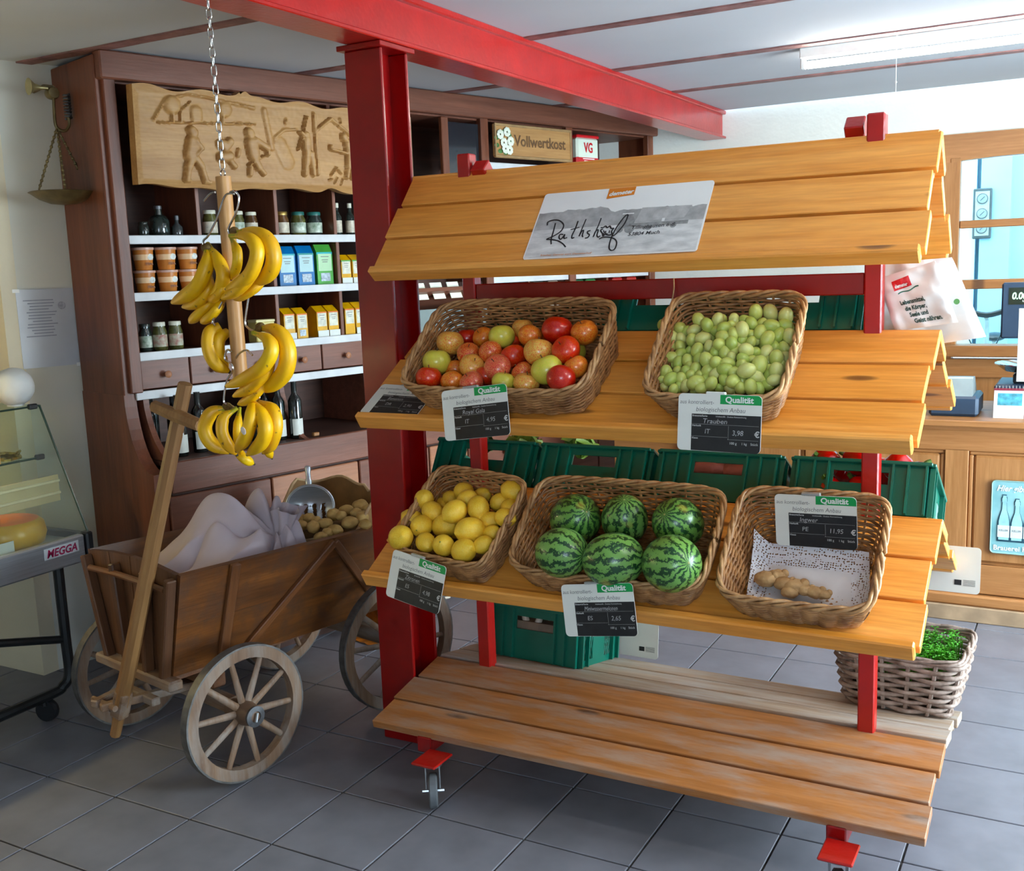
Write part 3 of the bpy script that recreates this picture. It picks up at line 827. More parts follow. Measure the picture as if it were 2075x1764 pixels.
part('window_sill', MB().box((0.42, 6.12 - 0.03, 1.08), (2.28, 0.16, 0.06), bev=0.006), COUNTER, w1, M=WIN_M, smooth=30)
part('apron_board', MB().box((0.42, 6.12 - 0.01, 0.985), (2.28, 0.06, 0.10), bev=0.004), COUNTER, w1, M=WIN_M, smooth=30)
# wood lining of the wall under the window
trim = struct('trim_1', MB().box((0.42, BACK_Y - 0.005, 0.48), (2.28, 0.03, 0.9)), COUNTER_V)

# outside: yard wall, corner pilaster, ground
ext = struct('wall_yard', MB().box((0.9, 8.3, 1.6), (9, 0.1, 4.6)), pm('yard_wall_paint', (0.36, 0.54, 0.62), 0.04, 3, rough=0.8))
struct('wall_yard_corner', MB().box((-0.62, 8.15, 1.6), (0.19, 0.2, 4.6)), pm('yard_pilaster_paint', (0.30, 0.46, 0.62), 0.04, 3, rough=0.8))
struct('trim_yard', MB().box((-1.05, 8.2, 1.6), (0.60, 0.12, 4.6)), pm('yard_white_paint', (0.66, 0.78, 0.82), 0.03, 3, rough=0.8))
struct('ground_yard', MB().box((1.5, 9.5, -0.06), (14, 6.4, 0.05)), pm('yard_paving', (0.40, 0.42, 0.44), 0.15, 6, rough=0.9))

# ------------------------------------------------------------------ red steel column and beam
col = thing('steel_column', 'red painted steel column standing left of the fruit rack', 'column', (-2.036, 2.862, 0))
FW, FD, FT = 0.140, 0.15, 0.013
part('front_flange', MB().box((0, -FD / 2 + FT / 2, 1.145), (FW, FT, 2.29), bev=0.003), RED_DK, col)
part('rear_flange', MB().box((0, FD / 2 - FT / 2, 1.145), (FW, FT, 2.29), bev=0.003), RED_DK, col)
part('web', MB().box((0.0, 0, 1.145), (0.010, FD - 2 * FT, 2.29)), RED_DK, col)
part('cap_plate', MB().box((0, 0, 2.298), (FW + 0.03, FD + 0.04, 0.016), bev=0.002), RED_DK, col)
beam = thing('steel_beam', 'red painted steel beam running under the ceiling to the back wall', 'beam', (-2.015, 2.0, 2.306))
BL0, BL1 = -3.9, 4.235
by, bl = (BL0 + BL1) / 2, BL1 - BL0
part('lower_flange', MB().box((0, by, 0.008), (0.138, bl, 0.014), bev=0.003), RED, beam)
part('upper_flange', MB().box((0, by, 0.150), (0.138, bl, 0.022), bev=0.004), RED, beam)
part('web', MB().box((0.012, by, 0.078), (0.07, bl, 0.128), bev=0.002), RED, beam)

# ------------------------------------------------------------------ wall cabinet with shelves
cab = thing('wall_cabinet', 'tall dark wooden wall cabinet with shelves, drawers and bottle niches', 'cabinet', M=CAB_M)
CL = 3.41
SHZ = [1.775, 1.553, 1.318, 1.165]
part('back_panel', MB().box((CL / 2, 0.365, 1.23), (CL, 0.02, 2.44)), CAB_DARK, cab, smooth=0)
# left end: tall side panel, lower half a little prouder with a moulding line
slab('side_panel', CAB_V, cab, (0.045, 0.375, 1.30), (-0.045, 0.188, 1.80), bev=0.004)
part('side_panel_lower', MB().prism([(0.375, 0), (-0.185, 0), (-0.185, 0.86)] + [(-0.185 * (1 - sin(a)), 0.86 + 0.30 * (1 - cos(a))) for a in [i * pi / 20 for i in range(1, 11)]] + [(0.375, 1.16)],
                                    -0.07, -0.02, Matrix(((0, 0, 1, 0), (1, 0, 0, 0), (0, 1, 0, 0), (0, 0, 0, 1)))), CAB_V, cab, smooth=0)
slab('front_stile', CAB_V, cab, (0.05, 0.03, 1.27), (-0.02, -0.005, 1.80), bev=0.004)
slab('cornice', CAB, cab, (CL + 0.08, 0.06, 0.105), (CL / 2 - 0.02, -0.012, 2.410), bev=0.006)
slab('cornice_underside', CAB, cab, (CL, 0.36, 0.02), (CL / 2, 0.19, 2.36), bev=0.002)
for s, nm in ((1.185, 'stile'), (1.968, 'stile'), (2.63, 'stile'), (3.38, 'stile')):
    slab(nm, CAB_V, cab, (0.055 if s > 1.2 else 0.05, 0.04, 1.5), (s, 0.0, 1.62), bev=0.004)
slab('side_panel', CAB_V, cab, (0.03, 0.37, 1.55), (CL - 0.015, 0.19, 1.63), bev=0.003)
# left bay: shelves with white price rails
for z in SHZ:
    slab('shelf', CAB, cab, (1.18, 0.35, 0.018), (0.58, 0.185, z - 0.009), bev=0.002)
    slab('price_rail', SHELF_WHITE, cab, (1.185, 0.012, 0.034), (0.582 if z > 1.2 else 0.57, -0.006, z - 0.012), bev=0.002)
for zt, zb, xs in ((2.36, 1.775, (0.325, 0.70, 1.012)), (1.755, 1.553, (0.345, 0.672, 1.018)), (1.535, 1.318, (0.35, 0.672, 1.018))):
    for x in xs:
        slab('divider', CAB_V, cab, (0.018, 0.34, zt - zb), (x, 0.18, (zt + zb) / 2), bev=0.002)
# small drawers
edges = [0.005, 0.227, 0.442, 0.665, 0.888, 1.15]
for a, b in zip(edges[:-1], edges[1:]):
    dr = slab('drawer', CAB, cab, (b - a - 0.006, 0.30, 0.118), ((a + b) / 2, 0.155, 1.233), bev=0.003)
    k = MB().lathe([(0.006, 0), (0.006, 0.012), (0.013, 0.018), (0.015, 0.026), (0.009, 0.032)], 14, RX(pi / 2))
    part('knob', k, CAB_LIGHT, dr, M=TR(0, -0.15, -0.005), smooth=50)
# bottle niche: quarter-round dividers between the upper and the deeper lower part


def qdiv(x):
    poly = [(0.34, 0.90), (-0.175, 0.90)] + [(-0.175 * (1 - sin(a)) * 1.0, 0.90 + 0.245 * (1 - cos(a)) ** 0.8) for a in [i * pi / 24 for i in range(1, 13)]] + [(0.34, 1.145)]
    return MB().prism(poly, x - 0.012, x + 0.012, Matrix(((0, 0, 1, 0), (1, 0, 0, 0), (0, 1, 0, 0), (0, 0, 0, 1))))


for x in (0.02, 0.655, 1.13):
    part('arched_divider', qdiv(x), CAB, cab, smooth=0)
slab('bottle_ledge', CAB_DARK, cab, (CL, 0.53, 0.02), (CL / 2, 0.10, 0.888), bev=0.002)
slab('ledge_board', CAB, cab, (CL, 0.022, 0.125), (CL / 2, -0.185, 0.838), bev=0.004)
# lower drawers
lx = [-0.02, 0.445, 0.905, 1.33, 1.585, 2.1, 2.6, 3.1, 3.44]
for i, (a, b) in enumerate(zip(lx[:-1], lx[1:])):
    for z0, z1 in ((0.42, 0.765), (0.08, 0.41)):
        dr = slab('large_drawer', CAB_LIGHT if i in (1, 3) else CAB, cab, (b - a - 0.008, 0.022, z1 - z0), ((a + b) / 2, -0.188, (z0 + z1) / 2), bev=0.004)
        if i >= 3:
            k = MB().lathe([(0.008, 0), (0.008, 0.012), (0.017, 0.018), (0.018, 0.028), (0.010, 0.034)], 14, RX(pi / 2))
            part('knob', k, CAB_LIGHT, dr, M=TR(0.05 if i == 3 else 0, -0.011, 0.08), smooth=50)
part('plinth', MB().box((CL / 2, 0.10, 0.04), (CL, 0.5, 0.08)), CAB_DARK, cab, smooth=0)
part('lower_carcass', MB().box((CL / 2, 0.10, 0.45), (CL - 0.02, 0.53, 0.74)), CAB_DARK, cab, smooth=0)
# middle bay: boarded back with a dark glazed door
for k in range(4):
    slab('back_board', pm('mid_brown_board', (0.21, 0.125, 0.07), 0.3, 5, rough=0.5, stretch=(9, 9, 1)), cab, (0.085, 0.015, 1.1), (1.26 + k * 0.09, 0.10, 1.85), bev=0.003)
dg = slab('glazed_door', CAB_V, cab, (0.045, 0.025, 0.62), (1.70, 0.0, 2.04), bev=0.004)
part('door_glass', MB().box((0.13, 0.005, 0), (0.22, 0.006, 0.58)), pm('dark_glass', (0.02, 0.022, 0.026), 0.2, 6, rough=0.08, coat=0.5), dg, smooth=0)
# right bays
for x0, x1 in ((1.995, 2.60), (2.66, 3.35)):
    for z in (2.14, 1.86, 1.553, 1.28):
        slab('shelf', CAB, cab, (x1 - x0, 0.33, 0.018), ((x0 + x1) / 2, 0.19, z - 0.009), bev=0.002)
        slab('price_rail', SHELF_WHITE, cab, (x1 - x0, 0.012, 0.034), ((x0 + x1) / 2, -0.004, z - 0.012), bev=0.002)
for x in (2.30, 2.98):
    slab('divider', CAB_V, cab, (0.018, 0.33, 0.28), (x, 0.18, 1.405), bev=0.002)
# ledge in the middle bay with slanted trays behind glass
slab('tray_shelf', CAB, cab, (0.5, 0.30, 0.02), (1.53, -0.05, 1.45), RX(radians(-25)), bev=0.003)
slab('tray_front', pm('grey_green_pane', (0.20, 0.23, 0.22), 0.15, 6, rough=0.15), cab, (0.5, 0.012, 0.24), (1.53, -0.17, 1.30), bev=0.002)
for i, s in enumerate((1.36, 1.47, 1.58)):
    c = MB().box((0, 0, 0), (0.075, 0.002, 0.085)).box((0, -0.0015, 0.035), (0.075, 0.001, 0.015))
    solo('tray_label', c, pm('tray_label_paper', (0.80, 0.80, 0.72), 0.05, 30, rough=0.6, c2=(0.9, 0.88, 0.7)),
         'white paper label on the slanted bread tray, %s of three from the column' % ORD[i], 'label',
         M=CAB_M @ TR(s, -0.155, 1.505) @ RX(radians(-25)), group='labels on the bread trays', smooth=0)

# carved limewood relief leaning on the top of the cabinet
RW, RH = 1.16, 0.375


def relief_top(u):
    return RH * (1 - 0.012 * sin(u * 9)) - (0.012 if u > 0.40 else 0.0) + 0.008 * sin(u * 31) + (0.02 * exp(-((u - 0.415) / 0.02) ** 2))


def relief_bot(u):
    return 0.006 * sin(u * 12 + 1) + 0.004 * sin(u * 33) + (0.018 * exp(-((u - 0.78) / 0.04) ** 2))


def relief_h(x, z):
    h = 0.0
    m = min(x, RW - x, z, RH - z)
    e = 0.012 * max(0.0, 1 - m / 0.028)
    for x1, z1, x2, z2, r, hh in RELIEF:
        dx, dz = x2 - x1, z2 - z1
        L2 = dx * dx + dz * dz
        t = 0 if L2 < 1e-9 else max(0, min(1, ((x - x1) * dx + (z - z1) * dz) / L2))
        d = sqrt((x - x1 - t * dx) ** 2 + (z - z1 - t * dz) ** 2) / max(r * 1.0, 0.003)
        if d < 1:
            h = max(h, hh * 1.9 * sqrt(1 - d ** 4))
    return max(h, e) + 0.0012 * noise.noise(Vector((x * 60, z * 60, 0)))


rb = MB()
NU, NV = 232, 80


def relief_fn(u, v):
    x = u * RW
    z = relief_bot(u) + v * (relief_top(u) - relief_bot(u))
    return (x, -relief_h(x, z), z)


rb.grid(relief_fn, NU, NV)
rb.grid(lambda u, v: (u * RW, 0.035, relief_bot(u) + v * (relief_top(u) - relief_bot(u))), 60, 2)
rb.grid(lambda u, v: (u * RW, v * 0.035 - (1 - v) * 0.012, relief_top(u)), 60, 1)
rb.grid(lambda u, v: (u * RW, v * 0.035 - (1 - v) * 0.012, relief_bot(u)), 60, 1)
for uu in (0.0, 1.0):
    rb.grid(lambda u, v, uu=uu: (uu * RW, u * 0.035 - (1 - u) * 0.012, relief_bot(uu) + v * (relief_top(uu) - relief_bot(uu))), 1, 4)
solo('carved_relief', rb, RELIEFW, 'long pale wood carving of farm workers and trees mounted above the shelves', 'carving',
     M=CAB_M @ TR(0.03, -0.068, 1.963) @ RX(radians(3)), smooth=60)

# sign board, tin
M = CAB_M @ TR(2.0, -0.045, 2.165)
sg = thing('carved_sign', 'pale wooden sign board with carved lettering and white blossoms above the cabinet shelves', 'sign', M=M)
part('board', MB().box((0.30, 0, 0.085), (0.60, 0.024, 0.17), bev=0.008), RELIEFW, sg)
fr = MB()
for c, s in (((0.30, -0.013, 0.165), (0.6, 0.008, 0.014)), ((0.30, -0.013, 0.007), (0.6, 0.008, 0.014)), ((0.594, -0.013, 0.085), (0.012, 0.008, 0.15)), ((0.006, -0.013, 0.085), (0.012, 0.008, 0.15))):
    fr.box(c, s, bev=0.003)
part('frame_moulding', fr, pm('sign_edge', (0.30, 0.19, 0.095), 0.2, 20, rough=0.5), sg)
lt = MB()
put_text(lt, 'Vollwertkost', 0.145, 0.065, 0.078, shear=0.0, bold=0.0018, sx=0.98, M=Matrix(((1, 0, 0, 0), (0, 0, 1, -0.0135), (0, 1, 0, 0), (0, 0, 0, 1))))
part('lettering', lt, pm('carved_dark', (0.11, 0.055, 0.022), 0.2, 30, rough=0.6), sg, smooth=0)
for i, (x, z) in enumerate(((0.035, 0.115), (0.085, 0.13), (0.06, 0.075), (0.11, 0.085), (0.07, 0.045), (0.10, 0.04))):
    fl = MB()
    for k in range(8):
        a = k * pi / 4 + i
        fl.ball((cos(a) * 0.015, -0.004, sin(a) * 0.015), (0.011, 0.004, 0.011), 8, 6)
    part('blossom', fl, pm('blossom_white', (0.72, 0.74, 0.62), 0.1, 40, rough=0.6), sg, M=TR(x, -0.016, z))
lv = MB()
for i in range(9):
    a = i * 0.7
    lv.ball((0.065 + cos(a) * 0.055, -0.013, 0.08 + sin(a) * 0.055), (0.018, 0.003, 0.012), 8, 5)
part('leaves', lv, pm('painted_leaf', (0.06, 0.14, 0.04), 0.3, 30, rough=0.6), sg, kind='stuff')

tin = thing('tin_box', 'white and red rectangular tin with VG lettering standing on the top cabinet shelf', 'tin', M=CAB_M @ TR(2.765, 0.02, 2.14))
part('body', MB().box((0, 0, 0.085), (0.19, 0.12, 0.17), bev=0.012), pm('tin_cream', (0.66, 0.72, 0.62), 0.04, 10, rough=0.3), tin)
part('red_base', MB().box((0, 0, 0.035), (0.193, 0.123, 0.07), bev=0.012), pm('tin_red', (0.50, 0.03, 0.035), 0.08, 10, rough=0.3), tin)
part('lid', MB().box((0, 0, 0.175), (0.196, 0.126, 0.016), bev=0.005), MATS['tin_red'], tin)
lt = MB()
put_text(lt, 'VG', 0.0, 0.088, 0.075, 'CENTER', bold=0.002, sx=0.75, M=Matrix(((1, 0, 0, 0), (0, 0, 1, -0.0625), (0, 1, 0, 0), (0, 0, 0, 1))))
part('lettering', lt, MATS['tin_red'], tin, smooth=0)
ln = MB()
for i, z in enumerate((0.052, 0.040)):
    ln.box((0, -0.0622, z), (0.10 - i * 0.02, 0.001, 0.005))
part('small_print', ln, INK_WHITE, tin, smooth=0)

# ------------------------------------------------------------------ goods in the cabinet


def jar(name, label, s, zb, r, h, body, lid, lab=None, y=0.08, group=None, neck=0.8):
    t = thing(name, label, 'jar', M=CAB_M @ TR(s, y, zb), group=group)
    hl = h * 0.14
    part('glass_body', MB().lathe([(r * .9, 0), (r, 0.006), (r, h * 0.66), (r * neck, h * 0.82), (r * neck, h - hl)], 18), body, t, smooth=50)
    part('lid', MB().lathe([(r * neck * 1.07, h - hl), (r * neck * 1.07, h - 0.003), (r * neck, h)], 18), lid, t, smooth=40)
    if lab is not None:
        part('label', MB().lathe([(r * 1.012, h * 0.14), (r * 1.012, h * 0.56)], 18, cap=False), lab, t, smooth=60)
    return t


GOLD_LID = pm('gold_lid', (0.50, 0.36, 0.14), 0.15, 20, rough=0.3, metal=0.8)
WHITE_LID = pm('pale_lid', (0.66, 0.64, 0.52), 0.1, 20, rough=0.35)
TEAL_LID = pm('teal_lid', (0.03, 0.13, 0.11), 0.1, 20, rough=0.35)
BR_JAR = pm('brown_preserve', (0.10, 0.05, 0.022), 0.5, 30, rough=0.15, coat=0.5)
OL_JAR = pm('olive_preserve', (0.085, 0.085, 0.03), 0.5, 30, rough=0.15, coat=0.5)
DK_JAR = pm('dark_preserve', (0.022, 0.03, 0.026), 0.4, 30, rough=0.12, coat=0.5)
RED_JAR = pm('red_preserve', (0.15, 0.028, 0.02), 0.5, 30, rough=0.15, coat=0.5)
CREAM_LAB = pm('cream_label', (0.56, 0.50, 0.40), 0.3, 50, rough=0.5)
GREEN_LAB = pm('green_white_label', (0.22, 0.34, 0.20), 0.5, 40, rough=0.5, c2=(0.68, 0.72, 0.62))
RED_LAB = pm('red_white_label', (0.42, 0.05, 0.05), 0.3, 35, rough=0.5, c2=(0.52, 0.6, 0.45))
jar('preserve_jar', 'dark square bottle in the unlit left corner of the top shelf', 0.11, 1.776, 0.022, 0.06, DK_JAR, DK_JAR, y=0.07)
t = thing('stoneware_bottle', 'large dark round bottle in the left corner of the top shelf', 'bottle', M=CAB_M @ TR(0.195, 0.1, 1.776))
part('bottle_body', MB().lathe([(0.038, 0), (0.042, 0.01), (0.042, 0.065), (0.03, 0.085), (0.015, 0.09), (0.014, 0.115)], 18), DK_JAR, t, smooth=50)
part('stopper', MB().lathe([(0.016, 0.113), (0.016, 0.125), (0.01, 0.128)], 14), IRON, t)
t = thing('oil_bottle', 'small dark glass bottle beside the large dark bottle on the top shelf', 'bottle', M=CAB_M @ TR(0.258, 0.07, 1.776))
part('bottle_body', MB().lathe([(0.020, 0), (0.022, 0.006), (0.022, 0.04), (0.008, 0.055), (0.008, 0.072)], 16), pm('smoky_glass', (0.05, 0.055, 0.055), 0.3, 20, rough=0.1, coat=0.5), t, smooth=50)
part('cap', MB().lathe([(0.010, 0.068), (0.010, 0.085), (0.008, 0.087)], 14), IRON, t)
jar('preserve_jar', 'jar of pale preserve with white label, left of the hanging pole on the top shelf', 0.415, 1.776, 0.031, 0.11, OL_JAR, WHITE_LID, CREAM_LAB, group='jars on the top shelf')
jar('preserve_jar', 'jar of olive preserve with white lid, just right of the hanging pole', 0.548, 1.776, 0.029, 0.108, OL_JAR, WHITE_LID, GREEN_LAB, group='jars on the top shelf')
jar('preserve_jar', 'brown preserve jar with cream label standing second right of the hanging pole', 0.615, 1.776, 0.028, 0.105, BR_JAR, WHITE_LID, CREAM_LAB, group='jars on the top shelf')
jar('preserve_jar', 'gold-lidded jar of amber preserve, leftmost in the third top compartment', 0.77, 1.776, 0.033, 0.108, BR_JAR, GOLD_LID, CREAM_LAB, group='jars on the top shelf')
jar('preserve_jar', 'teal-lidded jar with green label beside the gold-lidded jar', 0.858, 1.776, 0.034, 0.108, OL_JAR, TEAL_LID, GREEN_LAB, group='jars on the top shelf')
jar('preserve_jar', 'teal-lidded jar with green label, rightmost in the third top compartment', 0.945, 1.776, 0.036, 0.108, DK_JAR, TEAL_LID, GREEN_LAB, group='jars on the top shelf')
for s, w_ in ((1.06, 'left'), (1.135, 'right')):
    t = thing('sauce_bottle', 'slim dark sauce bottle, %s one of two beside the red column' % w_, 'bottle', M=CAB_M @ TR(s, 0.06, 1.776), group='sauce bottles on the top shelf')
    part('bottle_body', MB().lathe([(0.02, 0), (0.022, 0.005), (0.022, 0.085), (0.009, 0.11), (0.009, 0.135)], 16), DK_JAR, t, smooth=50)
    part('cap', MB().lathe([(0.011, 0.128), (0.011, 0.148), (0.009, 0.15)], 14), WHITE_LID, t)
    part('label', MB().lathe([(0.0225, 0.015), (0.0225, 0.07)], 16, cap=False), CREAM_LAB, t, smooth=60)

CUP = pm('cup_orange', (0.50, 0.19, 0.06), 0.2, 12, rough=0.35)
CUP_BAND = pm('cup_band_cream', (0.82, 0.55, 0.33), 0.12, 12, rough=0.4)
SEAL = pm('cup_seal', (0.62, 0.62, 0.56), 0.25, 60, rough=0.45)


def cup(s, zb, label):
    t = thing('yoghurt_cup', label, 'cup', M=CAB_M @ TR(s, 0.07, zb), group='stacked orange cups on the second shelf')
    part('cup_body', MB().lathe([(0.031, 0), (0.033, 0.003), (0.041, 0.082)], 20), CUP, t, smooth=50)
    part('rim_lid', MB().lathe([(0.043, 0.080), (0.044, 0.083), (0.044, 0.089), (0.042, 0.090)], 20), pm('cup_lid', (0.60, 0.38, 0.30), 0.1, 20, rough=0.35), t, smooth=40)
    part('label_band', MB().lathe([(0.0372, 0.040), (0.0396, 0.062)], 20, cap=False), CUP_BAND, t, smooth=60)
    part('round_seal', MB().lathe([(0.0125, 0), (0.0125, 0.0015)], 18, RX(pi / 2)), SEAL, t, M=TR(0.012, -0.037, 0.052))
    lt = MB()
    put_text(lt, 'STEVIA', 0, 0, 0.013, 'CENTER', bold=0.0004, sx=0.8)
    part('lettering', lt, pm('cup_brown_ink', (0.16, 0.055, 0.02), 0.1, 20, rough=0.5), t, M=TR(0.006, -0.0385, 0.02) @ RX(radians(84)), smooth=0)


for i, s in enumerate((0.098, 0.196, 0.292)):
    wn = ('left', 'middle', 'right')[i]
    cup(s, 1.554, 'orange lidded cup at the bottom of the %s stack' % wn)
    cup(s, 1.645, 'orange lidded cup on top of the %s stack' % wn)


def carton(name, label, s, zb, w, d, h, col, top, panel, y=0.06, window=True, group=None, tray=False):
    t = thing(name, label, 'package', M=CAB_M @ TR(s, y, zb), group=group)
    hb_ = h * 0.80
    b = MB()
    b.add([(-w / 2, -d / 2, 0), (w / 2, -d / 2, 0), (w / 2, d / 2, 0), (-w / 2, d / 2, 0), (-w / 2, -d / 2, hb_), (w / 2, -d / 2, hb_), (w / 2, d / 2, hb_), (-w / 2, d / 2, hb_),
           (-w / 2, -0.004, h), (w / 2, -0.004, h), (w / 2, 0.004, h), (-w / 2, 0.004, h)],
          [(0, 3, 2, 1), (0, 1, 5, 4), (2, 3, 7, 6), (1, 2, 6, 5), (3, 0, 4, 7), (4, 5, 9, 8), (6, 7, 11, 10), (5, 6, 10, 9), (7, 4, 8, 11), (8, 9, 10, 11)])
    part('pack_body', b, col, t, smooth=20)
    part('front_panel', MB().box((0, -d / 2 - 0.0008, h * 0.56), (w * 0.84, 0.0012, h * 0.42)), panel, t, smooth=0)
    part('top_band', MB().box((0, -d / 2 - 0.0004, hb_ - h * 0.02), (w * 0.98, 0.0008, h * 0.06)), top, t, smooth=0)
    if window:
        part('clear_window', MB().box((0.0, -d / 2 - 0.001, h * 0.2), (w * 0.58, 0.0014, h * 0.2)), pm('foil_window', (0.55, 0.62, 0.68), 0.4, 90, rough=0.15, metal=0.4), t, smooth=0)
    ln = MB()
    for i, (zz, ww) in enumerate(((0.70, 0.5), (0.62, 0.4), (0.57, 0.32))):
        ln.box((0, -d / 2 - 0.0018, h * zz), (w * ww, 0.0006, h * 0.018))
    part('printed_lines', ln, INK_GREY, t, smooth=0)
    if tray:
        part('display_tray', MB().box((0, -d / 2 - 0.006, h * 0.11), (w * 1.06, 0.003, h * 0.22)).box((0, d * .0, 0.002), (w * 1.06, d + 0.012, 0.003)), pm('white_tray', (0.62, 0.63, 0.58), 0.05, 20, rough=0.5), t, smooth=0)
    return t


BLUE = pm('pack_blue', (0.015, 0.12, 0.30), 0.25, 8, rough=0.3)
TEALP = pm('pack_teal', (0.02, 0.33, 0.36), 0.15, 8, rough=0.3)
GREENP = pm('pack_green', (0.09, 0.33, 0.07), 0.25, 8, rough=0.3)
PALEP = pm('pack_pale_panel', (0.42, 0.58, 0.58), 0.08, 12, rough=0.4)
PALEG = pm('pack_palegreen_panel', (0.42, 0.60, 0.38), 0.08, 12, rough=0.4)
YEL = pm('pack_yellow', (0.62, 0.34, 0.025), 0.2, 10, rough=0.3)
PACKW = pm('pack_white_panel', (0.60, 0.58, 0.48), 0.2, 40, rough=0.45)
carton('tea_packet', 'blue packet with pale label, left of three tall packets on the second shelf', 0.755, 1.554, 0.086, 0.05, 0.178, BLUE, TEALP, PALEP, group='tall packets on the second shelf')
carton('tea_packet', 'blue packet with teal top, middle of three tall packets on the second shelf', 0.855, 1.554, 0.086, 0.05, 0.180, BLUE, pm('pack_dkteal', (0.03, 0.25, 0.22), 0.2, 8, rough=0.3), PALEP, group='tall packets on the second shelf')
carton('tea_packet', 'green packet, right of three tall packets on the second shelf', 0.958, 1.554, 0.088, 0.05, 0.184, GREENP, TEALP, PALEG, group='tall packets on the second shelf')
carton('yellow_packet', 'yellow packet in a white tray, left of two beside the column, second shelf', 1.066, 1.554, 0.055, 0.08, 0.136, YEL, GREENP, PACKW, window=False, tray=True, group='yellow packets on the second shelf')
carton('yellow_packet', 'yellow packet in a white tray, right of two beside the column, second shelf', 1.130, 1.554, 0.055, 0.08, 0.136, YEL, GREENP, PACKW, window=False, tray=True, group='yellow packets on the second shelf')
for i, (s, h, col_, tr) in enumerate(((0.732, 0.142, YEL, True), (0.800, 0.14, YEL, False), (0.908, 0.143, YEL, True), (0.972, 0.143, YEL, True))):
    carton('noodle_packet', 'yellow packet on the third shelf, %s from left in its compartment' % ORD[i], s, 1.319, 0.056, 0.09, h, col_, pm('pack_orange', (0.62, 0.16, 0.02), 0.2, 10, rough=0.3), PACKW, window=(i == 1), tray=tr, group='yellow packets on the third shelf')
for i, s in enumerate((1.066, 1.128)):
    carton('noodle_packet', 'yellow packet with red base beside the red column on the third shelf, %s one' % ('left', 'right')[i], s, 1.319, 0.055, 0.09, 0.15, YEL, MATS['pack_orange'], PACKW, window=False, tray=(i == 1), group='yellow packets on the third shelf')
solo('brown_packet', MB().box((0, 0, 0.06), (0.055, 0.08, 0.12), bev=0.006), pm('brown_pack', (0.22, 0.11, 0.03), 0.3, 20, rough=0.4),
     'plain brown packet pushed back among the yellow packets, third shelf', 'package', M=CAB_M @ TR(0.853, 0.17, 1.319))
t = thing('cracker_packet', 'pale yellow flat packet right of the hanging pole on the third shelf', 'package', M=CAB_M @ TR(0.615, 0.06, 1.319))
part('pack_body', MB().box((0, 0, 0.045), (0.095, 0.07, 0.09), bev=0.004), pm('pack_paleyellow', (0.62, 0.52, 0.20), 0.1, 12, rough=0.4), t)
part('lid_flap', MB().box((0, -0.002, 0.093), (0.098, 0.074, 0.012), bev=0.003), pm('pack_cream', (0.72, 0.64, 0.36), 0.1, 12, rough=0.4), t)
jar('pickle_jar', 'dark jar, left of three jars on the third shelf', 0.092, 1.319, 0.026, 0.112, DK_JAR, DK_JAR, GREEN_LAB, group='jars on the third shelf', y=0.1)
jar('pickle_jar', 'red and green labelled jar, middle of three on the third shelf', 0.145, 1.319, 0.029, 0.116, OL_JAR, WHITE_LID, RED_LAB, group='jars on the third shelf')
jar('pickle_jar', 'red and green labelled jar, right of three on the third shelf', 0.215, 1.319, 0.029, 0.116, OL_JAR, WHITE_LID, RED_LAB, group='jars on the third shelf')
jar('spice_jar', 'small white-labelled jar half hidden behind the upper bananas on the second shelf', 0.63, 1.554, 0.024, 0.06, BR_JAR, WHITE_LID, CREAM_LAB)

WINE = pm('wine_glass_black', (0.006, 0.008, 0.007), 0.3, 20, rough=0.06, coat=0.6)
WLAB = pm('wine_label', (0.66, 0.66, 0.60), 0.06, 40, rough=0.5)
CAPSULE = pm('wine_capsule', (0.035, 0.038, 0.036), 0.2, 30, rough=0.3, metal=0.4)


def wine(s, y, label, lab=True):
    t = thing('wine_bottle', label, 'bottle', M=CAB_M @ TR(s, y, 0.899), group='wine bottles in the niche')
    k = 0.78
    part('bottle_body', MB().lathe([(0.036 * k, 0), (0.038 * k, 0.006), (0.038 * k, 0.165 * 1.0), (0.030 * k, 0.18), (0.016 * k, 0.195), (0.0145 * k, 0.235)], 20), WINE, t, smooth=50)
    part('capsule', MB().lathe([(0.0158 * k, 0.196), (0.0158 * k, 0.242), (0.0165 * k, 0.243), (0.0165 * k, 0.248)], 16), CAPSULE, t, smooth=40)
    if lab:
        def lf(u, v):
            a = -pi / 2 + (u - .5) * 2.2
            return (0.0386 * k * cos(a), 0.0386 * k * sin(a), 0.015 + v * 0.072)
        part('label', MB().grid(lf, 12, 1), WLAB, t, smooth=60)


wine(0.115, -0.07, 'black wine bottle with white label left in the niche, behind the cart handle')
wine(0.215, -0.05, 'black wine bottle with white label, second from left in the niche')
wine(0.165, 0.06, 'unlabelled dark wine bottle behind the two left bottles', False)
wine(0.06, 0.05, 'unlabelled dark wine bottle in the far left of the niche', False)
wine(0.585, -0.07, 'black wine bottle with white label just right of the lowest bananas')
wine(0.595, 0.06, 'unlabelled dark wine bottle behind the right pair', False)
wine(0.515, 0.0, 'dark wine bottle mostly hidden behind the lowest bananas', False)
wine(0.652, -0.10, 'black wine bottle with white label against the arched divider')
solo('cork_block', MB().box((0, 0, 0.008), (0.03, 0.02, 0.016), bev=0.003), COUNTER, 'small wooden block lying on the bottle ledge right of the arch', 'block', M=CAB_M @ TR(0.73, -0.13, 0.899))

